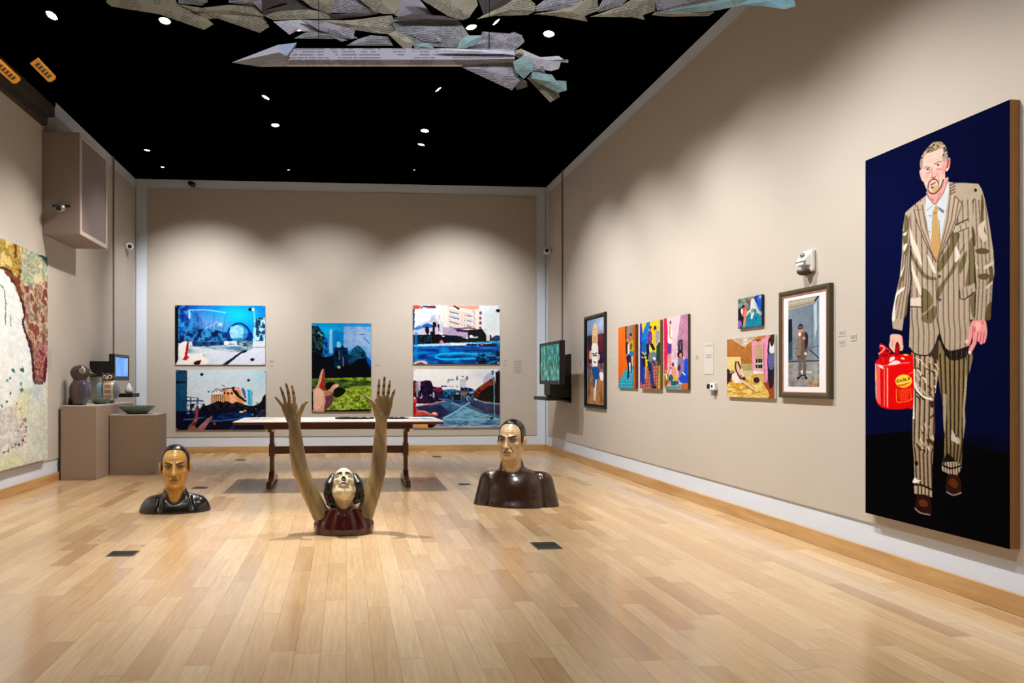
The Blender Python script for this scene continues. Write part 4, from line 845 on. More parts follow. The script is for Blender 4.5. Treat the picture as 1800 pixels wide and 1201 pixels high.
c.org([(985, 720), (1030, 700), (1036, 860), (1036, 1040), (960, 1030), (915, 980), (950, 900), (985, 860)], (4, 76, 224)); c.line([(950, 870), (1000, 920)], 18, (210, 226, 244)); c.org([(960, 1040), (1036, 1030), (1036, 1112), (950, 1108)], (196, 100, 40)); c.line([(975, 760), (940, 900), (895, 990)], 30, (150, 120, 170), w2=16)
c.org([(825, 730), (860, 700), (890, 740), (885, 860), (850, 850)], (232, 222, 236)); c.ell(832, 780, 18, 30, (130, 60, 50)); c.org([(815, 830), (850, 800), (880, 860), (880, 940), (830, 960)], (236, 160, 130)); c.org([(830, 950), (860, 930), (895, 970), (880, 1010), (838, 1000)], (246, 186, 10)); c.org([(770, 950), (810, 910), (838, 960), (830, 1000), (900, 1000), (905, 1050), (800, 1060), (770, 1000)], (0, 92, 128)); c.ell(803, 822, 14, 8, (16, 10, 14))
c.noise([(712, 850), (760, 850), (775, 950), (770, 1060), (714, 1080)], [(150, 60, 20), (240, 200, 50), (110, 30, 40), (246, 220, 150)], (7, 10), 3); c.line([(790, 1000), (800, 1060)], 22, (236, 150, 120)); c.line([(730, 1090), (940, 1085)], 34, (60, 160, 160)); c.line([(880, 1040), (960, 1060)], 20, (120, 130, 120))
canvaspic(c, (1167, 560.3, 683.7, 1209.5, 552, 685), .026, M['darkedge'], 'pink painting with a kneeling figure in blue, right of three bright panels')
# small blue-green painting of a white animal
c = Cv(130, 165, [(165, 95), (418, 50), (412, 385), (165, 400)], (96, 132, 128))
c.noise(c.full(), [(60, 96, 96), (110, 140, 134), (150, 170, 160)], (16, 16), 2.2); c.org([(225, 270), (300, 260), (410, 260), (412, 385), (200, 398)], (10, 134, 172)); c.noise([(250, 270), (412, 260), (412, 385), (230, 395)], [(0, 90, 130), (20, 160, 196), (0, 120, 150)], (10, 10), 2.4, .8)
c.org([(345, 62), (418, 50), (415, 240), (390, 200), (360, 150)], (10, 40, 160)); c.org([(365, 80), (410, 70), (400, 220), (375, 160)], (20, 96, 226)); c.blob(398, 75, 16, 22, (190, 225, 250), 1); c.org([(250, 90), (280, 110), (330, 90), (350, 90), (310, 160), (280, 165), (255, 130)], (140, 76, 66)); c.line([(330, 80), (345, 140)], 14, (40, 20, 30))
c.org([(300, 110), (335, 100), (345, 190), (320, 215), (330, 250), (310, 305), (295, 300), (300, 250), (275, 240), (255, 280), (245, 260), (262, 230), (290, 200)], (222, 232, 236)); c.line([(340, 130), (362, 210), (398, 268)], 22, (190, 216, 236), smooth=True); c.line([(380, 262), (415, 240)], 14, (130, 170, 210)); c.org([(300, 210), (330, 200), (320, 240), (300, 240)], (110, 160, 160)); c.ell(400, 285, 10, 12, (170, 70, 60))
c.org([(165, 210), (195, 190), (215, 155), (240, 180), (215, 200), (200, 260), (230, 300), (200, 390), (165, 398)], (16, 14, 44)); c.org([(205, 200), (245, 175), (255, 210), (240, 260), (215, 270), (205, 240)], (232, 96, 80)); c.line([(250, 215), (240, 270), (225, 380)], 30, (226, 140, 104), w2=22); c.org([(195, 200), (210, 200), (215, 240), (200, 250)], (240, 235, 240)); c.org([(165, 330), (195, 320), (200, 370), (170, 395)], (140, 110, 180))
M['navyedge'] = simple('dark_blue_canvas_edge', (20, 24, 40), .8)
canvaspic(c, (1297.5, 525.8, 576.7, 1339.3, 518.3, 574), .022, M['navyedge'], 'small square painting of a white animal above the bedroom painting')
# bedroom painting
c = Cv(170, 210, [(48, 520), (545, 470), (545, 1140), (55, 1130)], (176, 112, 46))
c.grad(c.full(), (190, 122, 56), (170, 104, 40)); c.poly([(100, 515), (380, 487), (300, 550), (235, 590), (190, 570)], (196, 178, 150)); c.line([(110, 520), (225, 590), (310, 530)], 12, (222, 206, 176)); c.noise([(210, 510), (280, 500), (275, 560), (240, 610), (215, 560)], [(236, 232, 226), (190, 180, 160)], (5, 5), 2.4); c.line([(210, 600), (215, 740)], 4, (120, 70, 24)); c.line([(55, 690), (310, 780)], 6, (150, 90, 30))
c.poly([(50, 710), (195, 705), (205, 860), (50, 870)], (236, 216, 140)); c.poly([(205, 780), (310, 780), (320, 870), (210, 870)], (180, 164, 110)); c.poly([(225, 850), (330, 850), (330, 920), (235, 930)], (214, 198, 150))
c.poly([(310, 545), (440, 510), (465, 480), (490, 475), (485, 800), (470, 975), (430, 975), (410, 880), (320, 870)], (240, 158, 190)); c.poly([(340, 600), (385, 545), (420, 600), (425, 850), (345, 850)], (200, 172, 130)); c.poly([(345, 730), (430, 725), (430, 840), (345, 845)], (222, 206, 200)); c.line([(362, 540), (405, 525)], 16, (110, 50, 20))
for x in (365, 392, 414):
    for y in (750, 808): c.poly([(x-12, y-20), (x+9, y-22), (x+9, y+18), (x-12, y+20)], (16, 12, 18))
c.line([(435, 560), (440, 800), (450, 960)], 14, (210, 120, 160)); c.poly([(330, 880), (425, 870), (440, 1010), (340, 990)], (214, 176, 90)); c.poly([(425, 980), (545, 940), (545, 1140), (460, 1130)], (156, 74, 24)); c.poly([(330, 850), (430, 860), (430, 880), (330, 885)], (236, 236, 226))
c.org([(480, 560), (500, 500), (545, 480), (545, 840), (530, 1010), (490, 1010), (475, 800)], (34, 20, 48)); c.org([(485, 600), (540, 600), (545, 800), (490, 830)], (96, 98, 160)); c.org([(485, 590), (505, 540), (545, 560), (540, 660), (500, 660)], (240, 240, 242)); c.org([(500, 500), (540, 490), (540, 560), (520, 600), (500, 560)], (60, 30, 24)); c.org([(480, 560), (495, 540), (490, 680), (474, 660)], (16, 16, 40))
bd = [(60, 1000), (180, 960), (330, 900), (440, 1000), (470, 1135), (60, 1135)]
c.org(bd, (226, 190, 96)); c.noise(bd, [(190, 140, 40), (236, 206, 110), (246, 226, 150)], (14, 7), 2.6, .8); c.noise([(90, 970), (200, 960), (230, 1000), (150, 1020), (90, 1010)], [(200, 130, 10), (240, 190, 40)], (10, 5), 2.4)
c.ell(362, 950, 34, 30, (44, 18, 44)); c.org([(50, 850), (90, 870), (80, 940), (100, 960), (60, 990), (50, 1120), (75, 1130), (52, 1130)], (40, 16, 30)); c.org([(60, 880), (120, 850), (130, 890), (90, 940), (60, 920)], (46, 24, 24)); c.org([(105, 900), (150, 870), (200, 940), (190, 980), (120, 970)], (244, 232, 230)); c.line([(85, 880), (125, 855)], 12, (230, 200, 130))
c.line([(155, 770), (190, 900)], 36, (236, 196, 160)); c.line([(150, 755), (142, 820), (190, 930), (230, 940), (215, 880), (185, 800), (165, 755)], 16, (70, 20, 30), smooth=True); c.line([(205, 830), (225, 920)], 22, (246, 216, 190)); c.line([(200, 960), (290, 1000), (375, 1070)], 38, (244, 204, 160), w2=14); c.line([(215, 980), (290, 1040), (345, 1060)], 8, (140, 80, 40)); c.line([(230, 940), (350, 1040)], 5, (150, 80, 50)); c.ell(232, 935, 18, 18, (40, 16, 28))
M['whiteedge'] = simple('white_canvas_edge', (226, 224, 222), .7, noise=.02)
canvaspic(c, (1278, 596.7, 698.3, 1361, 588.3, 700), .022, M['whiteedge'], 'bedroom painting with a reclining figure and pink curtains, below the small square one')
# framed print with a figure in a coat
c = Cv(120, 300, [(108, 195), (390, 165), (392, 992), (112, 992)], (110, 122, 138))
c.grad(c.full(), (104, 122, 142), (120, 122, 128)); c.noise(c.full(), [(96, 112, 132), (126, 136, 150)], (24, 24), 2, .6); c.poly([(108, 195), (390, 165), (340, 235), (108, 285)], (158, 150, 132)); c.line([(108, 225), (350, 190)], 8, (190, 184, 166)); c.line([(110, 262), (330, 225)], 8, (120, 112, 96)); c.poly([(340, 225), (390, 165), (392, 992), (345, 940)], (120, 140, 156)); c.line([(348, 215), (385, 168)], 14, (20, 20, 26)); c.poly([(340, 250), (372, 220), (380, 420), (350, 560)], (172, 188, 204)); c.line([(372, 220), (375, 900)], 7, (90, 110, 130)); c.line([(320, 260), (330, 640)], 10, (90, 106, 126))
c.poly([(108, 370), (145, 365), (148, 570), (110, 590)], (10, 16, 34)); c.poly([(110, 590), (148, 570), (150, 740), (112, 750)], (30, 70, 84)); c.line([(112, 760), (392, 755)], 14, (70, 60, 60)); c.line([(112, 780), (392, 775)], 8, (170, 160, 140), a=.6)
c.noise([(112, 785), (392, 785), (392, 992), (112, 992)], [(104, 106, 114), (130, 128, 130), (150, 146, 140)], (14, 10), 2, .9); c.poly([(150, 850), (340, 840), (345, 900), (140, 900)], (150, 148, 146), a=.7); c.noise([(300, 930), (392, 900), (392, 992), (290, 992)], [(130, 90, 60), (170, 140, 110), (110, 110, 110)], (6, 6), 2.6); c.poly([(345, 790), (375, 790), (372, 960), (345, 960)], (160, 170, 160), a=.6)
c.org([(190, 560), (205, 500), (235, 490), (285, 510), (290, 640), (270, 730), (235, 760), (190, 720)], (96, 78, 70)); c.org([(190, 560), (210, 510), (228, 540), (222, 700), (190, 700)], (124, 108, 92)); c.line([(215, 540), (185, 700)], 20, (120, 104, 88)); c.org([(262, 500), (290, 520), (285, 620), (262, 640)], (40, 30, 40)); c.ell(222, 478, 22, 26, (190, 124, 110)); c.org([(200, 440), (220, 415), (245, 430), (242, 460), (205, 464)], (36, 34, 56)); c.line([(205, 446), (244, 444)], 6, (120, 130, 170)); c.ell(215, 512, 14, 18, (220, 210, 205)); c.ell(253, 548, 14, 16, (196, 130, 110)); c.ell(268, 690, 12, 14, (206, 190, 180)); c.line([(198, 712), (222, 716)], 12, (24, 20, 24))
c.line([(225, 740), (218, 890)], 30, (96, 84, 84)); c.line([(258, 740), (262, 890)], 26, (90, 80, 80)); c.line([(212, 905), (232, 888), (262, 888), (280, 912)], 14, (16, 14, 20)); c.ell(204, 912, 12, 14, (14, 12, 16)); c.ell(276, 912, 12, 12, (14, 12, 16)); c.line([(300, 650), (390, 735)], 9, (26, 22, 30)); c.ell(236, 855, 10, 14, (210, 210, 206)); c.line([(275, 855), (325, 860)], 16, (190, 190, 190)); c.line([(112, 640), (200, 640)], 5, (60, 60, 80)); c.line([(290, 640), (392, 620)], 5, (60, 60, 80))
M['olive'] = simple('olive_bronze_frame', (72, 66, 46), .45, .15, noise=.25, scale=14); M['matboard'] = simple('white_mat_board', (222, 222, 230), .8, noise=.01); M['slip'] = simple('rose_wood_slip', (176, 120, 96), .5)
framedpic(c, (1368.8, 515, 698.7, 1458, 497, 702), (1385.7, 527.3, 680, 1440, 521.6, 680), .04, .032, M['olive'], [M['matboard'], M['slip']], 'olive bronze framed picture of a figure in a coat and cap, with white mat', rc=.011)
# ------------------------------------------------------------ the life-size man with the red can
def Z(ox, oy, s): return lambda *p: [(ox+x/s, oy+y/s) for x, y in p]
M['portrait'] = attr_mat('portrait_oil_paint', .8)
M['portrait'].node_tree.nodes['Principled BSDF'].inputs['Specular IOR Level'].default_value = .03
c = Cv(300, 660, [(1521.5, 283), (1775, 174.5), (1777, 964), (1521.5, 903)], (1, 5, 48), ss=2)
Kj = Z(1560, 320, 5.005); Lg = Z(1570, 560, 5.461); Sh = Z(1590, 740, 6.672); Hd = Z(1590, 240, 10.01); Cn = Z(1530, 590, 8.58)
c.grad(c.full(), (1, 4, 42), (1, 5, 46)); c.blob(1560, 420, 90, 200, (2, 9, 60), .8)
bt = c.mask([(1500, 768), (1600, 757), (1800, 800), (1800, 1000), (1500, 1000)]); c.put(bt, (0, 0, 2)); c.blob(1700, 775, 120, 14, (0, 1, 10), .7)
P3 = (178, 162, 142); ST1 = (118, 98, 84); OL = (108, 96, 62); LT = (226, 216, 200)
# trousers
ll = c.poly(Lg((178, 320), (440, 300), (445, 480), (425, 600), (403, 760), (405, 1050), (402, 1201))+Sh((360, 110), (345, 300), (330, 600), (330, 890), (230, 860), (120, 850), (118, 480), (100, 250), (100, 0))+Lg((190, 1000), (205, 640)), (168, 148, 122))
rl = c.poly(Lg((430, 200), (760, 300), (768, 370), (742, 490), (715, 560), (705, 740), (692, 860), (702, 1000))+Sh((720, 0), (690, 250), (672, 540), (630, 625), (520, 612), (442, 560), (470, 350), (480, 100))+Lg((495, 1100), (472, 800), (440, 560)), (132, 112, 76))
for x in range(215, 430, 46): c.line(Lg((x, 340), (x+2, 760), (x-8, 1201))+Sh((int((x-180)*1.0)+108-8, 400), (int((x-180)*1.0)+116, 870)), 3.0, (74, 54, 42), clip=ll); c.line(Lg((x+18, 340), (x+16, 760), (x+8, 1201)), 1.6, (205, 186, 160), clip=ll, a=.8)
for x in range(455, 770, 46): c.line(Lg((x, 330), (x+2-(x-600)*.12, 760), (x-(x-600)*.2, 1201))+Sh((470+(x-455)*.78, 500), (480+(x-455)*.7, 620)), 3.2, (50, 38, 26), clip=rl); c.line(Lg((x+14, 330), (x+14-(x-600)*.12, 760), (x+12-(x-600)*.2, 1201)), 1.4, (166, 146, 106), clip=rl, a=.8)
q = random.Random(5)
for i in range(34):      # the wrinkled knee
    x, y = q.uniform(215, 410), q.uniform(350, 740); c.line(Lg((x, y), (x+28, y+26), (x+34, y+60)), q.uniform(1.5, 3.5), [(64, 46, 30), (224, 210, 190), (196, 178, 150)][i % 3], clip=ll, smooth=True)
for i in range(26):
    x, y = q.uniform(110, 340), q.uniform(20, 300); c.line(Sh((x, y), (x+20, y+60)), q.uniform(1.5, 3.5), [(60, 44, 28), (218, 200, 176), (160, 138, 104)][i % 3], clip=ll)
c.line(Lg((205, 480), (215, 640), (290, 740), (380, 770)), 3.4, (244, 238, 226), clip=ll, smooth=True); c.line(Lg((225, 700), (300, 770)), 2.4, (50, 36, 24), clip=ll); c.line(Lg((196, 640), (200, 960)), 4, (240, 234, 222), clip=ll); c.poly(Lg((360, 790), (400, 780), (400, 850), (365, 850)), (50, 42, 34), clip=ll); c.line(Lg((360, 950), (400, 910)), 2.5, (40, 30, 22), clip=ll)
c.poly(Lg((482, 710), (520, 720), (516, 900), (500, 1150), (490, 1150)), (176, 164, 144), clip=rl, a=.8); c.poly(Lg((700, 520), (715, 560), (690, 860), (700, 1200), (680, 1200), (670, 860)), (186, 170, 146), clip=rl, a=.8); c.poly(Lg((565, 1050), (600, 1110), (640, 1201), (560, 1160)), (200, 190, 176), clip=rl); c.line(Sh((600, 150), (680, 260)), 2.2, (60, 44, 30), clip=rl); c.line(Sh((620, 180), (660, 250)), 4, (190, 176, 150), clip=rl)
c.org(Sh((475, 470), (500, 370), (550, 400), (600, 450), (590, 490), (540, 470)), (20, 16, 12), clip=rl)
# cuffs
cf = c.poly(Sh((442, 500), (500, 475), (610, 470), (680, 500), (672, 550), (630, 625), (520, 612), (450, 580)), (190, 174, 148)); 
for x in range(470, 670, 32): c.line(Sh((x, 480), (x+4, 620)), 2, (70, 56, 44), clip=cf)
c.line(Sh((445, 505), (550, 548), (680, 510)), 3, (16, 12, 10), smooth=True)
c.poly(Sh((118, 765), (200, 740), (330, 820), (325, 890), (240, 865), (120, 850)), (182, 164, 136)); 
for x in range(165, 330, 42): c.line(Sh((x, 760), (x, 880)), 2.4, (56, 42, 32))
c.line(Sh((118, 745), (210, 750), (325, 800)), 3, (12, 10, 8)); c.org(Sh((100, 720), (130, 660), (160, 690), (200, 690), (160, 720)), (246, 244, 240)); c.org(Sh((125, 480), (160, 470), (160, 520), (130, 510)), (10, 8, 8)); c.org(Sh((215, 330), (245, 330), (240, 370)), (10, 8, 8))
# shoes
c.org(Sh((130, 1010), (145, 900), (180, 860), (300, 890), (320, 1090), (200, 1075)), (40, 14, 12)); c.org(Sh((170, 940), (230, 920), (280, 960), (270, 1000), (200, 1000)), (96, 48, 24)); c.line(Sh((125, 1020), (190, 1075), (310, 1100)), 2.2, (160, 138, 130), smooth=True)
c.org(Sh((500, 820), (495, 680), (530, 625), (630, 630), (665, 700), (670, 830), (590, 850)), (46, 18, 10)); c.org(Sh((520, 720), (570, 660), (630, 720), (600, 780)), (88, 44, 16)); c.line(Sh((498, 822), (580, 862), (675, 830)), 2.2, (160, 138, 136), smooth=True)
# left hand and the can
c.org(Cn((318, -20), (470, -10), (498, 100), (500, 190), (480, 222), (435, 215), (420, 130), (385, 130), (375, 250), (330, 215), (288, 160), (300, 80)), (238, 186, 168))
c.org(Cn((385, 130), (410, 88), (440, 130), (430, 170), (395, 160)), (60, 10, 20)); c.line(Cn((440, 130), (470, 205)), 1.4, (196, 120, 110)); c.line(Cn((345, 60), (330, 170)), 1.4, (206, 140, 124)); c.line(Cn((480, 20), (497, 150)), 1.6, (214, 110, 120))
can = c.org(Cn((78, 420), (110, 365), (180, 320), (300, 285), (400, 272), (620, 280), (650, 300), (655, 1030), (560, 1085), (460, 1110), (270, 1105), (160, 1070), (95, 980), (80, 700)), (224, 6, 6))
c.put(can & c.mask([(1500, 560), (1607, 560), (1607, 760), (1500, 760)]), (226, 6, 6)); c.put(can & ~c.mask([(1500, 560), (1606.5, 560), (1606.5, 760), (1500, 760)]), (168, 148, 122))
c.poly(Cn((78, 430), (110, 440), (160, 455), (172, 1050), (120, 1010), (96, 960)), (246, 96, 90), clip=can); c.line(Cn((215, 475), (215, 1060)), 1.6, (252, 140, 130)); c.line(Cn((262, 480), (262, 1080)), 2.6, (255, 150, 140)); c.line(Cn((160, 480), (172, 1050)), 2.0, (200, 0, 0)); c.line(Cn((84, 420), (90, 960)), 1.6, (200, 205, 225), clip=can); c.line(Cn((90, 590), (92, 650)), 2.2, (240, 210, 60), clip=can)
c.line(Cn((100, 430), (180, 455), (280, 440), (400, 420), (600, 400)), 1.8, (252, 120, 110), smooth=True); c.org(Cn((275, 440), (340, 390), (400, 370), (460, 400), (400, 432)), (252, 226, 226)); c.org(Cn((275, 390), (310, 330), (365, 315), (370, 350), (320, 385)), (250, 232, 232)); c.org(Cn((465, 335), (500, 325), (525, 350), (480, 350)), (250, 232, 232)); c.org(Cn((120, 440), (180, 450), (200, 500), (150, 480)), (250, 226, 226), clip=can); c.ell(1530+540/8.58, 590+284/8.58, 4.8, 1.4, (250, 200, 70)); c.org(Cn((330, 350), (420, 300), (560, 300), (600, 360), (440, 380)), (206, 0, 0)) if False else None
c.org(Cn((375, 300), (380, 170), (398, 120), (425, 130), (445, 170), (440, 280)), (150, 0, 10)); c.line(Cn((400, 180), (405, 270)), 1.8, (206, 10, 20))
c.org(Cn((135, 170), (150, 125), (190, 125), (312, 225), (305, 265), (280, 290), (300, 330), (270, 430), (190, 440), (150, 370), (130, 300), (150, 230)), (196, 6, 16)); c.line(Cn((150, 150), (205, 165), (215, 190), (180, 240), (125, 275)), 1.8, (246, 200, 205), smooth=True); c.line(Cn((210, 160), (305, 240)), 1.8, (226, 60, 70)); c.org(Cn((240, 220), (270, 210), (290, 240), (260, 250)), (96, 0, 10)); c.line(Cn((190, 300), (270, 290)), 2.6, (120, 0, 10)); c.org(Cn((175, 340), (220, 340), (210, 420), (180, 410)), (226, 20, 20))
c.line(Cn((395, 790), (402, 990), (430, 1005), (560, 985), (645, 945)), 1.3, (250, 150, 40)); c.line(Cn((590, 570), (650, 540)), 1.3, (250, 150, 40)); c.line(Cn((612, 780), (622, 950)), 1.2, (250, 120, 40))
c.ell(1530+508/8.58, 590+682/8.58, 15.0, 12.0, (250, 150, 20), rot=-.12); c.ell(1530+508/8.58, 590+678/8.58, 14.4, 10.8, (255, 214, 70), rot=-.12)
FONT = {'E': [[(1, 0), (0, 0), (0, 1), (1, 1)], [(0, .5), (.8, .5)]], 'A': [[(0, 1), (.5, 0), (1, 1)], [(.2, .65), (.8, .65)]], 'G': [[(1, .2), (.6, 0), (.1, .2), (0, .6), (.3, 1), (.9, .95), (1, .55), (.6, .55)]], 'L': [[(0, 0), (0, 1), (1, 1)]]}
for i, ch in enumerate('EAGLE'):
    x0, y0 = 408+i*42, 668-i*11
    for s_ in FONT[ch]: c.line(Cn(*[(x0+a*30, y0+b*38-a*8) for a, b in s_]), 1.35, (40, 8, 8))
c.line(Cn((420, 745), (480, 740), (600, 705)), 1.9, (206, 70, 10)); c.line(Cn((440, 762), (560, 742)), 1.2, (230, 110, 20))
for i in range(7): c.line(Cn((420+i*6, 825+i*24), (598-i*4, 802+i*24)), .9, (250, 130, 60), a=.85)
# jacket
jb = c.poly(Kj((350, 110), (230, 205), (190, 260), (200, 420), (205, 640), (212, 850), (200, 1201))+Lg((165, 0), (155, 270), (200, 325), (270, 345), (345, 338), (400, 260), (438, 170), (448, 110), (480, 220), (510, 275), (545, 300), (640, 282), (735, 250), (752, 180), (745, 0))+Kj((790, 1201), (775, 900), (765, 500), (830, 100), (800, 12), (690, 5), (590, 5), (530, -5), (500, 100), (440, 640)), P3)
for i, x in enumerate(range(215, 800, 46)):
    c.line(Kj((x-14, 150), (x, 640), (x+4, 1201))+Lg((x+4-20+i*4, 120), (x-20+i*4, 340)), 2.2, ST1, clip=jb); c.line(Kj((x+2, 150), (x+16, 640), (x+20, 1201)), 1.2, (196, 176, 164), clip=jb, a=.6)
for pts in (((205, 590), (250, 680), (300, 760), (360, 820), (430, 835), (425, 858), (350, 850), (290, 800), (215, 660)), ((310, 930), (385, 985), (390, 1080), (310, 1150), (296, 1060)), ((620, 440), (640, 470), (600, 560), (540, 680), (470, 780), (440, 770), (455, 690), (540, 560), (560, 450)), ((690, 530), (640, 640), (600, 760), (520, 880), (460, 1010), (438, 1020), (440, 940), (540, 800), (620, 640)), ((760, 500), (775, 800), (775, 880), (690, 910), (720, 700), (725, 520)), ((730, 1000), (780, 990), (790, 1190), (745, 1160)), ((300, 1201), (380, 1110), (430, 1090), (430, 1180), (380, 1240)), ((640, 690), (700, 600), (690, 700), (640, 800))):
    c.org(Kj(*pts), OL, clip=jb, a=.88)
    for x in range(215, 800, 46): c.line(Kj((x-14, 150), (x, 640), (x+4, 1201)), 2.2, (64, 50, 34), clip=c.mask(Kj(*pts), True) & jb, a=.8)
for pts in (((195, 380), (225, 470), (280, 600), (305, 700), (300, 730), (240, 620), (205, 520)), ((205, 650), (235, 760), (290, 900), (300, 990), (270, 950), (215, 780)), ((350, 640), (390, 690), (430, 790), (400, 780)), ((600, 560), (640, 640), (600, 700)),):
    c.org(Kj(*pts), LT, clip=jb)
c.poly(Kj((205, 1020), (300, 1010), (300, 1090), (205, 1090)), (224, 206, 190)); c.line(Kj((200, 1092), (300, 1096)), 1.8, (30, 22, 20))
c.poly(Kj((640, 940), (770, 880), (775, 960), (650, 1030)), P3, clip=jb)
for x in (665, 700, 740): c.line(Kj((x, 930), (x+8, 1010)), 2, ST1)
c.line(Kj((635, 940), (642, 1020), (680, 1025), (772, 958)), 1.8, (24, 18, 16)); c.line(Kj((575, 385), (715, 320)), 2, (40, 32, 26)); c.poly(Kj((580, 395), (715, 340), (718, 390), (590, 450)), (186, 172, 152)); c.line(Kj((590, 450), (718, 395)), 1.4, (70, 56, 46)); c.line(Kj((640, 370), (650, 425)), 2, ST1); c.line(Kj((690, 350), (698, 405)), 2, ST1)
c.line(Kj((430, 840), (438, 1201))+Lg((448, 120)), 1.2, (60, 48, 40)); c.ell(*Kj((460, 825))[0], 3, 2.6, (70, 70, 66)); c.ell(*Kj((462, 1030))[0], 3, 2.6, (70, 70, 66))
c.poly(Lg((440, 160), (455, 130), (482, 225), (512, 280), (545, 303), (640, 285), (738, 255), (735, 320), (690, 370), (600, 395), (545, 388), (505, 340), (470, 260)), (28, 22, 20)); 
for x in (560, 610, 660, 705): c.line(Lg((x, 300), (x+4, 385)), 2.4, (66, 54, 48))
c.line(Lg((160, 272), (200, 325), (270, 348), (345, 342), (402, 262), (440, 150)), 2.2, (26, 20, 20), smooth=True)
c.poly(Lg((345, 345), (400, 270), (442, 170), (436, 400), (415, 380)), (56, 46, 36))
# lapels, shirt, tie
c.poly(Kj((345, 110), (400, 190), (430, 195), (480, 110), (540, -10), (545, 100), (500, 400), (475, 500), (440, 660), (390, 560), (360, 420), (330, 250)), (204, 214, 222)); c.line(Kj((345, 250), (400, 205)), 1.6, (150, 165, 180)); c.org(Kj((450, 215), (500, 250), (490, 270), (455, 240)), (110, 120, 130)); c.line(Kj((370, 290), (385, 300)), 1.6, (110, 120, 135)); c.line(Kj((355, 430), (385, 440)), 1.2, (130, 140, 150)); c.org(Kj((395, 270), (402, 250), (405, 400), (392, 440)), (160, 172, 186))
la = c.poly(Kj((340, 145), (290, 170), (235, 240), (245, 290), (262, 350), (330, 520), (432, 705), (440, 660), (392, 565), (355, 430), (325, 260)), (186, 168, 150)); lb = c.poly(Kj((545, 40), (600, 130), (655, 182), (640, 240), (600, 370), (440, 700), (445, 640), (478, 480), (505, 330), (530, 160)), (188, 170, 152))
for d in (0, 42, 84): c.line(Kj((265+d, 200), (300+d, 400), (425+d*.3, 690)), 2.2, ST1, clip=la); c.line(Kj((560+d, 60), (530+d*.8, 330), (445+d*.2, 690)), 2.2, ST1, clip=lb)
c.line(Kj((235, 240), (262, 350), (330, 520), (432, 705)), 1.4, (70, 54, 46)); c.line(Kj((595, 120), (655, 182), (640, 240), (590, 400), (440, 702)), 1.4, (70, 54, 46)); c.line(Kj((232, 245), (300, 240)), 1.2, (100, 80, 70))
for i in range(4): c.line(Kj((545, 30+i*26), (600, 5+i*26)), 2.4, (110, 88, 76), clip=jb)
c.poly(Kj((405, 265), (415, 215), (435, 200), (455, 225), (440, 272), (468, 560), (435, 692), (384, 560), (395, 400)), (196, 156, 98)); c.line(Kj((408, 268), (440, 272)), 1.6, (130, 96, 50)); c.line(Kj((455, 330), (468, 560), (437, 690)), 1.4, (160, 120, 66))
# sleeves
sl = c.poly(Kj((230, 205), (160, 268), (150, 330), (135, 440), (130, 640), (110, 840), (75, 990), (45, 1150), (42, 1201))+Lg((0, 95), (90, 118), (105, 0))+Kj((180, 1150), (205, 850), (200, 640), (200, 420), (205, 280)), P3)
for d in range(5): c.line(Kj((175+d*22, 300), (150+d*18, 600), (120+d*22, 900), (50+d*34, 1201)), 2, ST1, clip=sl); 
for pts in (((160, 290), (190, 330), (180, 420), (150, 420)), ((135, 440), (170, 440), (180, 520), (145, 540)), ((120, 830), (160, 720), (150, 830), (95, 940)), ((150, 600), (185, 540), (170, 660)), ((180, 1000), (205, 980), (170, 1201), (145, 1190))): c.org(Kj(*pts), OL, clip=sl)
for pts in (((135, 460), (170, 440), (160, 470)), ((145, 560), (180, 540), (150, 610)), ((120, 800), (155, 730), (150, 750), (125, 830)), ((75, 990), (150, 920), (150, 940), (80, 1020), (70, 1201), (45, 1201))): c.org(Kj(*pts), (238, 230, 222), clip=sl)
sr = c.poly(Kj((800, 12), (830, 60), (862, 160), (892, 330), (932, 600), (942, 780), (925, 900), (910, 1201))+Lg((910, 5), (755, 0))+Kj((768, 1190), (782, 900), (765, 640), (745, 380), (765, 180)), P3)
for d in range(4): c.line(Kj((775+d*28, 150), (790+d*34, 500), (810+d*34, 900), (790+d*36, 1201)), 2.2, ST1, clip=sr)
for pts in (((775, 590), (840, 575), (890, 590), (880, 620), (800, 625)), ((800, 810), (860, 795), (900, 815), (870, 850), (805, 840)), ((830, 100), (850, 200), (840, 330), (870, 460), (850, 500), (820, 300)), ((740, 380), (770, 440), (775, 560), (755, 520)), ((880, 700), (925, 740), (930, 860), (880, 920), (900, 800)), ((880, 1080), (920, 1050), (910, 1201), (860, 1201)), ((800, 420), (830, 430), (825, 520))): c.org(Kj(*pts), (92, 76, 46), clip=sr)
for pts in (((800, 390), (860, 330), (850, 420), (880, 480), (850, 520), (810, 470)), ((855, 730), (930, 690), (935, 710), (860, 760)), ((765, 680), (800, 740), (790, 760), (765, 710)), ((880, 900), (930, 860), (900, 910), (870, 930))): c.org(Kj(*pts), (206, 192, 172), clip=sr)
c.ell(*Kj((775, 68))[0], 2.6, 3, (30, 24, 22)); c.line(Kj((770, 140), (745, 180)), 1.6, (50, 40, 34)); c.line(Kj((745, 380), (765, 640), (782, 900), (770, 1190)), 1.4, (40, 32, 26)); c.line(Kj((202, 560), (212, 850), (170, 1190)), 1.6, (30, 24, 20)); c.line(Lg((755, 5), (910, 10)), 2, (50, 30, 30)); c.line(Lg((5, 100), (90, 118)), 2, (40, 30, 26))
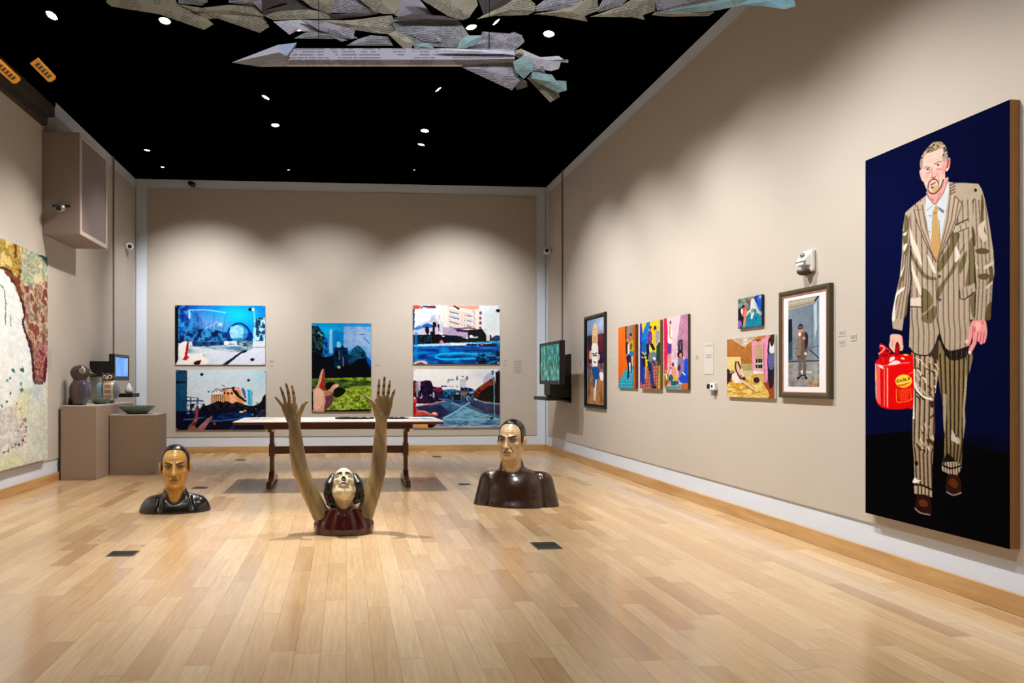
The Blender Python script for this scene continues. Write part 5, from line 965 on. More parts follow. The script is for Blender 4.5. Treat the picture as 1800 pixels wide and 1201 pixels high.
# right hand
c.org(Lg((762, 12), (820, 4), (885, 8), (900, 60), (905, 130), (885, 215), (860, 228), (842, 238), (815, 205), (800, 232), (770, 290), (742, 330), (724, 318), (738, 262), (765, 215), (762, 160), (740, 235), (700, 228), (694, 205), (722, 170), (735, 90)), (232, 152, 152))
for p_ in (((770, 60), (765, 170)), ((820, 120), (800, 230)), ((850, 120), (835, 225)), ((878, 120), (862, 220)), ((800, 40), (780, 120))): c.line(Lg(*p_), 1.5, (176, 70, 84))
c.org(Lg((728, 305), (748, 300), (745, 330), (728, 322)), (246, 226, 220)); c.org(Lg((698, 200), (725, 195), (720, 222), (700, 222)), (240, 190, 180)); c.org(Lg((790, 40), (830, 20), (850, 60), (810, 110)), (242, 178, 172)); c.ell(*Lg((860, 30))[0], 3, 4, (236, 110, 140))
# head
c.org(Hd((400, 970), (740, 720), (760, 800), (680, 980), (600, 1120), (530, 1190), (470, 1130), (410, 1010)), (232, 158, 152)); c.line(Hd((640, 980), (560, 1160)), 2, (206, 120, 120)); c.line(Hd((460, 1080), (520, 1130)), 2, (196, 106, 110))
c.org(Hd((740, 420), (775, 372), (806, 385), (806, 470), (790, 550), (745, 610), (718, 590)), (226, 136, 126)); c.line(Hd((775, 400), (770, 470), (750, 560)), 2.2, (150, 56, 56)); c.org(Hd((735, 600), (745, 570), (785, 540), (755, 605)), (245, 235, 230)); c.org(Hd((268, 612), (300, 580), (330, 640), (345, 780), (310, 775), (282, 700)), (228, 176, 160))
fc = c.org(Hd((300, 540), (310, 400), (380, 300), (480, 230), (640, 200), (730, 300), (735, 450), (715, 600), (715, 740), (660, 870), (590, 960), (500, 1008), (430, 985), (385, 910), (345, 810), (320, 680)), (232, 192, 178))
c.blob(1590+560/10, 240+640/10, 10, 8, (222, 140, 140), .5, fc); c.blob(1590+390/10, 240+700/10, 6, 8, (224, 150, 146), .6, fc); c.blob(1590+530/10, 240+350/10, 13, 6, (240, 206, 192), .8, fc); c.blob(1590+690/10, 240+560/10, 5, 14, (220, 110, 126), .6, fc)
for y in (330, 380, 420): c.line(Hd((380, y+50), (500, y+10), (640, y-40)), 1, (206, 158, 144), smooth=True)
hr = c.org(Hd((278, 520), (282, 420), (330, 300), (420, 190), (510, 105), (600, 85), (680, 115), (735, 200), (762, 330), (745, 440), (690, 445), (668, 350), (690, 270), (660, 220), (600, 225), (520, 265), (430, 290), (360, 330), (325, 430), (320, 555), (295, 570)), (146, 126, 98)); c.noise(hr, [(84, 66, 44), (150, 130, 100), (196, 178, 152)], (4, 3), 3); c.org(Hd((690, 280), (755, 330), (745, 440), (680, 440), (668, 350)), (150, 146, 150), a=.7); c.org(Hd((280, 430), (325, 400), (320, 560), (285, 540)), (150, 150, 148), a=.7); c.dots(hr, 40, (.7, 1.6), [(60, 46, 28), (210, 194, 170)])
c.line(Hd((345, 560), (395, 535), (455, 550)), 1.8, (120, 110, 100), smooth=True); c.line(Hd((525, 490), (590, 450), (660, 440)), 1.8, (120, 108, 98), smooth=True); c.ell(*Hd((412, 583))[0], 3.2, 1.8, (240, 236, 230), rot=-.2); c.ell(*Hd((412, 583))[0], 1.6, 1.7, (40, 44, 56)); c.ell(*Hd((592, 507))[0], 3.4, 1.8, (240, 236, 230), rot=-.2); c.ell(*Hd((590, 507))[0], 1.6, 1.7, (40, 44, 56)); c.line(Hd((375, 575), (412, 562), (450, 580)), 1, (70, 40, 40), smooth=True); c.line(Hd((555, 500), (590, 485), (635, 500)), 1, (70, 40, 40), smooth=True)
c.line(Hd((560, 560), (600, 580), (650, 560)), 1.4, (200, 96, 110), smooth=True); c.line(Hd((380, 640), (420, 650), (450, 620)), 1.4, (204, 110, 116), smooth=True); c.line(Hd((490, 540), (480, 620), (500, 700), (540, 720)), 1.6, (206, 116, 110), smooth=True); c.line(Hd((470, 715), (520, 735), (550, 700)), 1.8, (150, 60, 60), smooth=True); c.line(Hd((570, 640), (600, 720), (620, 790)), 1.2, (206, 116, 116), smooth=True); c.line(Hd((440, 560), (455, 620)), 1.4, (206, 110, 100))
c.line(Hd((418, 870), (440, 800), (500, 755), (570, 765), (605, 830)), 2.2, (86, 62, 46), smooth=True); c.line(Hd((418, 870), (430, 960), (485, 1000), (560, 985), (640, 890), (690, 750)), 2.4, (78, 54, 42), smooth=True); c.line(Hd((600, 830), (600, 920)), 1.8, (120, 92, 70)); c.org(Hd((510, 880), (590, 850), (600, 920), (540, 980), (490, 950)), (196, 164, 112), a=.85); c.org(Hd((450, 850), (500, 815), (555, 800), (540, 830), (470, 865)), (200, 104, 104)); c.line(Hd((455, 848), (550, 805)), 1, (120, 40, 44)); c.org(Hd((470, 890), (500, 875), (515, 890), (490, 915)), (50, 36, 30)); c.line(Hd((425, 900), (440, 960)), 2, (196, 160, 120))
for pts in ((400, 970, 415, 1050, 480, 1140, 530, 1185), ): c.line(Hd((390, 960), (420, 1060), (480, 1140), (530, 1185), (600, 1120), (690, 980), (755, 790)), 1.6, (150, 110, 110), smooth=True)
M['woodedge'] = simple('tan_wood_panel_edge', (150, 104, 52), .6, noise=.2, scale=10)
canvaspic(c, (1521.5, 283, 903, 1775.5, 174.5, 964), .055, M['woodedge'], 'tall dark blue painting of a man in a striped suit holding a red can', name='portrait_picture', gloss='portrait', gain=.9)
# ------------------------------------------------------------ hanging paper sculptures
PM = {'tan': paper_mat('tan_book_page', (190, 183, 160)), 'lil': paper_mat('lilac_grey_page', (190, 186, 202)), 'pale': paper_mat('pale_page', (236, 236, 252), amt=.3),
      'teal': paper_mat('teal_tinted_page', (170, 206, 212), amt=.45), 'dark': paper_mat('dark_brown_page', (84, 76, 74), amt=.8), 'blue': paper_mat('light_blue_page', (160, 208, 232), amt=.3), 'cheek': paper_mat('blue_grey_page', (176, 190, 222), amt=.3), 'grey': paper_mat('grey_page', (172, 176, 182))}  # the dark pages are a plain dark brown
def S4(*p): return [(180+x/5.625, y/5.625) for x, y in p]
def S5(*p): return [(460+x/4.5, y/4.5) for x, y in p]
def S6(*p): return [(850+x/3.214, y/3.214) for x, y in p]
def R2(*p): return [(400+x/5.625, 60+y/5.625) for x, y in p]
def R3(*p): return [(700+x/5.806, 40+y/5.806) for x, y in p]
def sheet(pts, d, mat, parent, ang=0.0, fold=.007, label=None):
    """one folded page: an outline with its own distance, a raised crease and real thickness"""
    P = [atd(u, v, d+((i*7) % 5-2)*.002) for i, (u, v) in enumerate(pts)]; n = len(P)
    cu = sum(p[0] for p in pts)/n; cv_ = sum(p[1] for p in pts)/n; c0 = atd(cu, cv_, d-fold); back = (c0-Vector((0, 0, EYE))).normalized()*.0022
    ca, sa = math.cos(ang), math.sin(ang); uv = []
    def U(u, v): u, v = u/366, v/366; return (u*ca-v*sa, u*sa+v*ca)
    V = P+[c0]; uv = [U(*p) for p in pts]+[U(cu, cv_)]
    V2 = V+[p+back for p in V]; uv = uv+uv; m = n+1
    f = [(i, (i+1) % n, n) for i in range(n)]+[(m+(i+1) % n, m+i, m+n) for i in range(n)]+[((i+1) % n, i, m+i, m+(i+1) % n) for i in range(n)]
    return mk('paper_sheet', V2, f, PM[mat], parent, rel=parent.location, uv=uv, label=label)
D = 3.5
o0 = atd(790, -60, D)
e = empty('paper_wing_sculpture', o0, 'long hanging sculpture of overlapping folded book pages across the top', 'paper sculpture')
A0, A1 = atd(230, -52, D+.12), atd(1330, -62, D+.12)
G().tube([A0, A0.lerp(A1, .15), A0.lerp(A1, .5), A0.lerp(A1, .85), A1], [.02, .10, .13, .09, .015], 12).mk('sculpture_core', PM['tan'], e, rel=e.location)
sheets = [
 (S4((40, -60), (40, 25), (90, 65), (560, 140), (1005, 295), (1100, 240), (1040, 190), (960, 120), (740, 40), (700, -60)), 'tan', .5),
 (S4((740, 40), (900, 110), (1040, 190), (1090, 165), (1555, 325), (1650, 265), (1590, 160), (1300, 130)), 'tan', .4),
 (S4((880, 90), (1270, 45), (1500, 50), (1600, 160), (1300, 140), (900, 110)), 'tan', -.7),
 (S4((750, -60), (750, 35), (980, 55), (1040, 20), (1040, -60)), 'grey', .1),
 (S4((1240, -60), (1250, 30), (1510, 50), (1570, 110), (1700, 60), (1650, -60)), 'lil', .1),
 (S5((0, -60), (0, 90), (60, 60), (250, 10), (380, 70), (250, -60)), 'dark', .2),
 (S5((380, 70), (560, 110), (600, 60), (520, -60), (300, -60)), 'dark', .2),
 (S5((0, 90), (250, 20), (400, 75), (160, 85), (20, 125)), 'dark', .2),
 (S5((20, 125), (150, 80), (400, 75), (500, 90), (570, 150), (300, 150), (90, 160)), 'tan', -.3),
 (S5((560, -50), (540, 100), (900, 110), (950, 100), (740, -50)), 'lil', .3),
 (S5((240, -60), (400, 60), (540, 110), (580, 40), (540, -60)), 'tan', .9),
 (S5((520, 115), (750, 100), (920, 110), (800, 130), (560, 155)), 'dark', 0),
 (S5((1050, -50), (1050, 120), (1180, 170), (1350, 120), (1270, 20), (1200, -50)), 'lil', .3),
 (S5((700, -60), (880, 80), (960, 110), (1050, 110), (1125, 30), (1060, -60)), 'tan', .9),
 (S5((90, 170), (300, 155), (440, 240), (330, 250), (295, 235), (220, 275)), 'pale', .3),
 (S5((250, 305), (360, 250), (480, 200), (640, 230), (760, 300), (630, 330), (600, 310)), 'grey', .1),
 (S5((430, 160), (700, 160), (1030, 120), (1070, 235), (1000, 270), (900, 262), (760, 240), (640, 220)), 'tan', .2),
 (S5((300, 155), (480, 165), (740, 240), (720, 310), (640, 300), (460, 240)), 'lil', .3),
 (S5((670, 360), (760, 310), (860, 280), (1000, 290), (1040, 360)), 'grey', 0),
 (S5((1010, 150), (1300, 175), (1560, 160), (1640, 280), (1740, 300), (1680, 350), (1560, 380), (1200, 360), (1100, 300)), 'grey', .05),
 (S5((1170, 270), (1260, 220), (1420, 200), (1420, 330), (1280, 330)), 'lil', .2),
 (S5((1000, 270), (1060, 240), (1190, 330), (1210, 350), (1120, 380)), 'tan', .8),
 (S5((1200, 350), (1210, 388), (1370, 388), (1320, 340)), 'teal', 0),
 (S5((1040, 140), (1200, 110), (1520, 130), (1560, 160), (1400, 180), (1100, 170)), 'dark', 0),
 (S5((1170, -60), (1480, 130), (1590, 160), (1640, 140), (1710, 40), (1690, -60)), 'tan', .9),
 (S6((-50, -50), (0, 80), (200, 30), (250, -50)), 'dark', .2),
 (S6((-40, 110), (60, 90), (250, 85), (300, 60), (290, 20), (220, -40), (120, 30), (0, 85)), 'tan', -.2),
 (S6((290, 40), (410, -50), (560, -50), (560, 40), (460, 50), (300, 65)), 'lil', .2),
 (S6((280, 80), (400, 90), (590, 122), (570, 90), (650, 60), (640, -40), (500, 40), (330, 72)), 'tan', .2),
 (S6((640, 60), (700, -50), (860, -50), (780, 30), (650, 70)), 'lil', 1.0),
 (S6((600, 95), (840, 97), (910, 112), (900, 85), (970, 60), (970, -30), (920, -50), (780, 30), (650, 80)), 'tan', .2),
 (S6((960, -50), (980, 60), (1200, 40), (1480, -10), (1500, -50)), 'lil', .3),
 (S6((950, 85), (1040, 95), (1270, 90), (1305, 70), (1290, 60), (970, 66)), 'tan', 0),
 (S6((970, 70), (1110, 40), (1450, -20), (1540, -30), (1510, 20), (1300, 62), (980, 84)), 'teal', -.15),
 (S6((1440, 28), (1500, 0), (1540, -50), (1740, -50), (1765, 35), (1700, 52), (1580, 35)), 'blue', 0),
]
for i, (pts, m_, a_) in enumerate(sheets): sheet(pts, D+.05-i*.0035, m_, e, a_)
# pages of the side hidden above the frame
for i in range(14):
    u = 260+i*78; v = -70-((i*5) % 3)*14
    sheet([(u, v-34), (u+60, v-50), (u+128, v-20), (u+120, v+26), (u+40, v+34)], D+.02+(i % 3)*.004, ('tan', 'lil', 'grey')[i % 3], e, .4*i)
for u in (420, 1150): a = atd(u, -70, D+.1); G().tube([a, Vector((a.x, a.y, H))], .002, 6).mk('hanging_wire', M['blackmetal'], e, rel=e.location)

D2 = 3.4
o1 = atd(700, 100, D2)
e = empty('paper_rocket', o1, 'white folded paper rocket plane with pointed nose hanging under the paper wing', 'paper sculpture'); r = e.location
def P(u, v, dd=0): return atd(u, v, D2+dd)
g = G(); sec = []
for u in (505, 660, 815, 905):
    t, b = (85, 117) if u < 850 else (86, 112)
    sec.append([P(u, t+2, -.02), P(u, t, .01), P(u, t+2, .05), P(u, b-2, .05), P(u, b, .0), P(u, b-3, -.04), P(u, (t+b)/2+4, -.05)])
v = [q for s_ in sec for q in s_]; k = 7
f = [(i*k+j, i*k+(j+1) % k, (i+1)*k+(j+1) % k, (i+1)*k+j) for i in range(len(sec)-1) for j in range(k)]+[list(range(k))[::-1], [(len(sec)-1)*k+j for j in range(k)]]
uvs = []
for si, u in enumerate((505, 660, 815, 905)):
    for j, vv in enumerate((0, -2, -6, 38, 34, 26, 14)): uvs.append((u/366, -vv/366))
mk('rocket_body', v, f, PM['lil'], e, rel=r, uv=uvs)
T = P(407, 110); U1, U2 = P(489, 78.7, .0), P(522, 75, .0); Mm, M2 = P(490, 92, -.055), P(505, 98, -.06); B1, B2 = P(457, 117.5, .0), P(526, 117, .0); K1, K2 = P(490, 96, .055), P(515, 96, .055)
nv = [T, U1, U2, Mm, M2, B1, B2, K1, K2]
mk('rocket_nose', nv, [(0, 3, 1)], PM['pale'], e, rel=r, uv=[(0, 0)]*9).data.materials.append(PM['grey'])
nm = bpy.data.meshes.new('rocket_nose_cone'); 
o = mk('rocket_cheek', nv, [(0, 5, 3), (1, 3, 4, 2), (3, 5, 6, 4), (0, 1, 7), (0, 7, 5), (1, 2, 8, 7), (5, 7, 8, 6)], PM['cheek'], e, rel=r, uv=[(i*.03, i*.02) for i in range(9)], label='pale blue shaded facets of the nose')
fins = [
 (R3((860, 90), (1130, 110), (1185, 95), (1265, 130), (1290, 195), (1225, 250), (1180, 285), (700, 280), (760, 230), (830, 170)), 'lil', .8, .03),
 (R3((640, 450), (700, 390), (1180, 400), (1240, 590), (1160, 690)), 'lil', 0, -.03),
 (R3((1210, 690), (1320, 655), (1310, 600), (1240, 560), (1195, 640)), 'grey', .3, .01),
 (R3((1180, 330), (1250, 265), (1290, 320), (1460, 350), (1640, 340), (1690, 375), (1735, 375), (1735, 410), (1660, 400), (1640, 470), (1560, 495), (1370, 450)), 'pale', .2, .02),
 (R3((1180, 330), (1200, 280), (1262, 265), (1285, 330), (1220, 350)), 'tan', .2, .0),
 (R3((1360, 430), (1480, 440), (1500, 512), (1350, 505)), 'lil', .1, .0),
 (R3((1310, 560), (1640, 720), (1650, 760), (1550, 812)), 'tan', .5, .01),
 (R3((1320, 560), (1380, 500), (1570, 530), (1610, 590), (1715, 595), (1720, 690), (1630, 715), (1480, 640)), 'teal', .5, -.01),
 (R3((1170, 400), (1280, 340), (1375, 400), (1370, 490), (1280, 575), (1200, 500)), 'teal', .1, -.04),
 (R3((380, 270), (470, 262), (1180, 290), (1190, 330), (900, 300), (500, 300)), 'pale', 0, -.045),
 (R3((600, 270), (640, 170), (700, 130), (860, 130), (820, 210), (700, 260)), 'teal', .2, .0),
 (R3((0, 150), (60, 265), (130, 270), (160, 200), (60, 120)), 'tan', .4, .02),
]
for pts, m_, a_, dd in fins: sheet(pts, D2+dd, m_, e, a_, .007)
for u in (560, 860): a = atd(u, 86, D2+.02); G().tube([a, Vector((a.x, a.y, H))], .0015, 6).mk('hanging_wire', M['blackmetal'], e, rel=r)
# ------------------------------------------------------------ carved and painted heads
M['paintedwood'] = attr_mat('painted_wood', .32, .35, .22, 26, .25)
M['woodarm'] = attr_mat('carved_wood_skin', .42, .15, .3, 22, .35)
M['hair'] = simple('glossy_black_hair_paint', (14, 11, 11), .3, noise=.3, scale=30, bump=.4, coat=.3)
M['shirtblack'] = simple('glossy_black_shirt_paint', (22, 19, 21), .25, noise=.3, scale=7, bump=.25, coat=.6)
M['shirtbrown'] = simple('glossy_dark_brown_shirt_paint', (46, 24, 13), .28, noise=.4, scale=9, bump=.3, coat=.5)
M['shirtred'] = simple('glossy_maroon_shirt_paint', (70, 20, 16), .2, noise=.3, scale=9, bump=.2, coat=.7)
def head(s, wide=1.0, open_mouth=False, stern=True, chin=.075, nose=1.0):
    ew = .5+.5*wide
    s.ell((0, .09, .66), (.335*wide, .40, .345), .02)
    s.ell((0, -.08, .44), (.285*wide, .30, .38), .10)
    s.ell((0, -.16, .18), (.20*wide, .19, .20), .10)
    s.cap((-.10, -.26, .085), (.10, -.26, .085), chin, k=.06)                        # chin
    for x in (-1, 1):
        s.cap((x*.235*wide, .03, .30), (x*.13, -.2, .1), .075, k=.08)                 # jaw
        s.cap((x*.06, -.355, .59), (x*.20*wide, -.295, .605), .036, .026, k=.05)            # brow
        s.ell((x*.20*wide, -.25, .41), (.08, .08, .065), .05)                         # cheekbone
    for x in (-1, 1):
        s.ell((x*.135*ew, -.41, .515), (.085, .09, .055), .03, 'c')                     # eye socket
        s.ell((x*.13*ew, -.305, .51), (.060, .058, .042), .010)
        s.cap((x*.075*ew, -.352, .538), (x*.19*ew, -.322, .53), .014, k=.006)              # upper lid
        s.cap((x*.08*ew, -.350, .485), (x*.185*ew, -.322, .487), .011, k=.006)
        s.ell((x*.215*wide, -.30, .30), (.05, .05, .10), .05, 'c')                    # hollow cheek
    s.cap((0, -.37, .57), (0, -.475, .36), .028, .044*nose, k=.03)                         # nose
    for x in (-1, 1):
        s.ell((x*.050*nose, -.425, .345), (.030*nose, .040, .028*nose), .012)
        s.cap((x*.085, -.40, .36), (x*.14, -.335, .22), .012, k=.02, mode='c')        # fold
        s.ell((x*.026, -.455, .318), (.014, .018, .014), .004, 'c')
    s.ell((0, -.35, .225), (.12, .07, .06), .03)
    if open_mouth:
        s.cap((-.055, -.425, .22), (.055, -.425, .22), .032, k=.01, mode='c')
        s.chain([(-.085, -.36, .235), (-.035, -.405, .262), (0, -.408, .256), (.035, -.405, .262), (.085, -.36, .235)], [.012, .020, .019, .020, .012], .006)
        s.chain([(-.075, -.36, .20), (0, -.40, .172), (.075, -.36, .20)], [.014, .024, .014], .006)
    else:
        s.chain([(-.10, -.352, .228), (-.035, -.41, .242), (0, -.41, .237), (.035, -.41, .242), (.10, -.352, .228)], [.010, .017, .016, .017, .010], .008)
        s.chain([(-.085, -.355, .205), (0, -.40, .192), (.085, -.355, .205)], [.012, .022, .012], .008)
        s.cap((-.10, -.395, .218), (.10, -.395, .218), .008, k=.008, mode='c')
    s.ell((0, -.39, .14), (.09, .04, .022), .02, 'c')
    for x in (-1, 1):                                                                # ears
        s.ell((x*(.335*wide+.03), .05, .47), (.040, .08, .125), .012)
        s.ell((x*(.335*wide+.075), .03, .48), (.026, .042, .08), .008, 'c')
        s.ell((x*(.335*wide), .03, .375), (.022, .03, .03), .012)
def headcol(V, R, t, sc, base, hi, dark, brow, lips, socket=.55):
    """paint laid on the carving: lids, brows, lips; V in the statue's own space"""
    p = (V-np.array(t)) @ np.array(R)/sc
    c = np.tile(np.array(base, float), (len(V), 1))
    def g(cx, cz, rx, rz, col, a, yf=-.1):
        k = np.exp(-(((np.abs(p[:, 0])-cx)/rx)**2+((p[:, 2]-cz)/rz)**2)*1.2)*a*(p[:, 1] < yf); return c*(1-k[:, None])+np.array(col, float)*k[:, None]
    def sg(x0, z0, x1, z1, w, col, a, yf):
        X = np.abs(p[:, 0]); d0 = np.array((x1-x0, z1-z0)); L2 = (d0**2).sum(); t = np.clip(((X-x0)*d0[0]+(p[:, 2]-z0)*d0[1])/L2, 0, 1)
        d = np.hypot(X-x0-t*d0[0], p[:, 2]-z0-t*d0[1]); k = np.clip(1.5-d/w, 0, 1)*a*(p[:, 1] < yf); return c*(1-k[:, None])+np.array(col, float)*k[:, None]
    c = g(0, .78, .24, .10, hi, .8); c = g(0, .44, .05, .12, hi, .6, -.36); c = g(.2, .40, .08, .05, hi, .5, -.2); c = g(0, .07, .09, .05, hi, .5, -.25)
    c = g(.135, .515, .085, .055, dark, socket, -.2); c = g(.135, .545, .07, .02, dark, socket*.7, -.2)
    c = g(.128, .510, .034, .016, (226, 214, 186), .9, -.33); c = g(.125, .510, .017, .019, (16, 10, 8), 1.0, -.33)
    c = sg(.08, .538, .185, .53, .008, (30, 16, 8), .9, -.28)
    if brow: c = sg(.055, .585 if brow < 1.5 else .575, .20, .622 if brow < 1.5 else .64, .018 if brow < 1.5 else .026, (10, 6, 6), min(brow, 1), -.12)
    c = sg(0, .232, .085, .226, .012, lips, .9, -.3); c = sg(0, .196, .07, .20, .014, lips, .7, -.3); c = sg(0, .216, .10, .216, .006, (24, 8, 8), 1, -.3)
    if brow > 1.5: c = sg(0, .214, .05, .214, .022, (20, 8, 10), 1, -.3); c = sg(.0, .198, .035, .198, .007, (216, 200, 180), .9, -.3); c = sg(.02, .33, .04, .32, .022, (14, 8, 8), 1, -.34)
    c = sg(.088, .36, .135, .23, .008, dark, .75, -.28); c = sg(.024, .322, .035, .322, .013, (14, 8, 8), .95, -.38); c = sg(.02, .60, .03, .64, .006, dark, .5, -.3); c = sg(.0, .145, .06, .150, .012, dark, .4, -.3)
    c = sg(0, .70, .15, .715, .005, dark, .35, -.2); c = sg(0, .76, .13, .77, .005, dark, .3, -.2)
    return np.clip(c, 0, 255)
def hair_short(s, wide=1.0, recede=.0):
    """a close cap of hair, leaving forehead, face and ears free"""
    s.ell((0, .10, .665), (.356*wide, .415, .362), .0)
    s.ell((0, -.46, .58), (.285*wide, .50, .35+recede), .02, 'c')
    s.cap((-.10*wide, -.34, .70), (.10*wide, -.34, .70), .225+recede, k=.02, mode='c', flat=(1, 1.35, 1))
    s.fn(lambda p: (p[..., 2]-(.40+.0*p[..., 1])+.25*np.clip(p[..., 1]-.1, -1, 0)*0), (-.6, -.6, -.2), (.6, .7, .40), .01, 'c')
    for x in (-1, 1):
        s.ell((x*.36*wide, .05, .46), (.05, .095, .135), .01, 'c')
        s.cap((x*.318*wide, -.075, .58), (x*.318*wide, -.07, .43), .030, .018, k=.02)
def statue(name, loc, rz, label): return empty(name, loc, label, 'sculpture', None, rz)

# --- left bust: black shirt, golden face
L0 = onz(308, 899, 0)
e = statue('portrait_bust', (L0.x, L0.y, 0), math.radians(9), 'left painted wooden bust with golden face, short black hair and black shirt')
S, T0, R0 = .385, (0, -.0, .222), rotz(0)
s = Carve((-.22, -.26, .03), (.22, .26, .66), .0042)
s.frame(R0, T0, S); head(s, .95)
s.frame(); s.cap((0, .01, .06), (0, .0, .28), .100, .088, .05, flat=(1, .9, 1))
s.cap((-.02, -.080, .09), (-.055, -.066, .26), .010, k=.03); s.cap((.02, -.080, .09), (.055, -.066, .26), .010, k=.03)
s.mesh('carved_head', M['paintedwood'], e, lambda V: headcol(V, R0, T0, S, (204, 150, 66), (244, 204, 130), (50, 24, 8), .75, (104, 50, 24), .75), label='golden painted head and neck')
s = Carve((-.2, -.22, .3), (.2, .24, .66), .0045); s.frame(R0, T0, S); hair_short(s, .95, .02); s.mesh('painted_hair', M['hair'], e)
s = Carve((-.36, -.22, -.02), (.36, .22, .22), .005)
s.ell((0, .01, 0), (.318, .175, .175), .0); s.cap((-.2, .02, .06), (.2, .02, .06), .07, k=.06)
s.cap((0, .02, .08), (0, .015, .165), .125, .108, .03)
s.ell((0, -.15, .175), (.085, .11, .085), .02, 'c'); s.cap((0, .0, .12), (0, .0, .26), .092, .092, .01, 'c')
s.cap((-.14, -.16, .02), (-.12, -.05, .14), .01, k=.03, mode='c'); s.cap((.17, -.16, .02), (.13, -.05, .14), .01, k=.03, mode='c'); s.floor()
s.mesh('painted_shirt', M['shirtblack'], e)

# --- right bust: pale face turned left, brown shirt
L0 = onz(908, 888, 0)
e = statue('portrait_bust', (L0.x, L0.y+.02, 0), math.radians(-14), 'right painted wooden bust with pale face turned aside and dark brown shirt')
R0 = rotz(math.radians(-16)); T0 = (-.045, -.02, .437)
s = Carve((-.28, -.3, .25), (.22, .24, .87), .0042)
s.frame(R0, T0, S); head(s, .93)
s.frame(); s.cap((-.04, .02, .30), (-.045, .0, .50), .104, .09, .05); s.cap((-.07, -.075, .32), (-.10, -.060, .46), .010, k=.03); s.cap((-.02, -.085, .32), (.0, -.07, .46), .010, k=.03)
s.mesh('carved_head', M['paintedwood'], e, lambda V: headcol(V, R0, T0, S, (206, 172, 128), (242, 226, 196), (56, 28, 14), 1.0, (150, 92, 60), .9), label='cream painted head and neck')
s = Carve((-.3, -.26, .5), (.22, .26, .88), .0045); s.frame(R0, T0, S); hair_short(s, .93, .02); s.mesh('painted_hair', M['hair'], e)
s = Carve((-.47, -.3, -.02), (.47, .3, .46), .006)
s.ell((0, .01, .1), (.31, .2, .26), .0); s.cap((-.2, .03, .235), (.2, .03, .235), .078, k=.06)
for x in (-1, 1): s.cap((x*.27, .03, .23), (x*.315, .0, -.04), .085, .105, .06)
s.cap((-.04, .03, .3), (-.04, .03, .37), .14, .115, .04); s.ell((0, -.02, -.02), (.34, .21, .12), .06)
s.cap((-.043, .0, .34), (-.045, -.02, .48), .10, .10, .008, 'c'); s.ell((-.045, -.14, .40), (.085, .11, .075), .02, 'c')
for x in (-1, 1): s.chain([(x*.262, -.150, -.02), (x*.255, -.138, .12), (x*.235, -.095, .24), (x*.215, -.03, .33)], [.022, .02, .016, .01], .02, 'c')
s.cap((-.1, -.24, .02), (-.16, -.17, .3), .008, k=.03, mode='c'); s.cap((.12, -.24, .05), (.1, -.18, .26), .008, k=.03, mode='c'); s.floor()
s.mesh('painted_shirt', M['shirtbrown'], e)

# --- the woman with raised arms
L0 = onz(604.5, 941, 0)
e = statue('raised_arms_sculpture', (L0.x, L0.y+.1, 0), 0, 'middle painted wooden sculpture of a woman looking up with both long arms raised')
S = .335; R0 = rotx(math.radians(-50)); C0 = np.array((-.002, .02, .365)); T0 = tuple(C0-(R0 @ np.array((0, 0, .5)))*S)
Zm = lambda x, y, d=0: ((x-682)/767, d, (1021-y)/767)
s = Carve((-.6, -.3, .04), (.46, .26, 1.26), .0058)
s.frame(R0, T0, S); head(s, .80, True, chin=.058, nose=.8)
s.frame(); s.cap((0, .03, .12), (0, .0, .32), .078, .070, .05)
# arms
s.chain([Zm(383, 345), Zm(390, 440, .01), Zm(400, 540, .02), Zm(420, 650, .02), Zm(478, 780, .01), Zm(540, 905, .0), Zm(600, 985, .0)], [.041, .052, .059, .063, .065, .069, .07], .006)
s.chain([Zm(910, 325), Zm(903, 450, .01), Zm(899, 560, .02), Zm(888, 660, .02), Zm(852, 790, .01), Zm(812, 905, .0), Zm(750, 985, .0)], [.041, .051, .059, .062, .064, .068, .07], .006)
# hands, palms to the front
A = lambda x, y, d=0: ((480+x/9.2375-604.5)/230, d, (946-650-y/9.2375)/230)
B = lambda x, y, d=0: ((640+x/9.2375-604.5)/230, d, (946-650-y/9.2375)/230)
fr = (1, .72, 1)
def hand(P, fing, thumb, palm, wrist):
    s.chain([P(*wrist[0]), P(*wrist[1])], [.040, .038], .02)
    for q in palm: s.cap(P(*q[0]), P(*q[1]), q[2], q[3], .016, flat=(1, .62, 1))
    for f_ in fing:
        pts = [P(x, y, d) for x, y, d in f_]
        s.chain(pts, [.0145, .0125, .0118, .0085], .003, flat=(1, .9, 1))
        for p_ in pts[1:3]: s.cap((p_[0]-.012, p_[1]-.013, p_[2]), (p_[0]+.012, p_[1]-.013, p_[2]), .0025, k=.004, mode='c')
    s.chain([P(*t) for t in thumb], [.028, .020, .016, .010], .006, flat=(1, .85, 1))
hand(A, [[(150, 640, 0), (112, 585, -.004), (68, 520, -.008), (12, 458, -.012)], [(178, 580, 0), (158, 480, -.004), (130, 390, -.008), (97, 295, -.012)], [(245, 560, 0), (236, 450, -.004), (218, 345, -.008), (187, 228, -.014)], [(322, 560, 0), (320, 455, -.004), (307, 365, -.008), (286, 270, -.012)]],
     [(370, 780, -.01), (428, 680, -.02), (482, 580, -.026), (540, 522, -.028)], [((165, 620), (270, 800), .022, .034), ((235, 590), (300, 820), .030, .036), ((315, 590), (340, 800), .028, .036), ((160, 660), (250, 830), .020, .03), ((380, 730), (350, 850), .028, .034)], [(320, 840), (322, 980)])
s.ell(A(245, 680, -.034), (.030, .014, .034), .02, 'c')
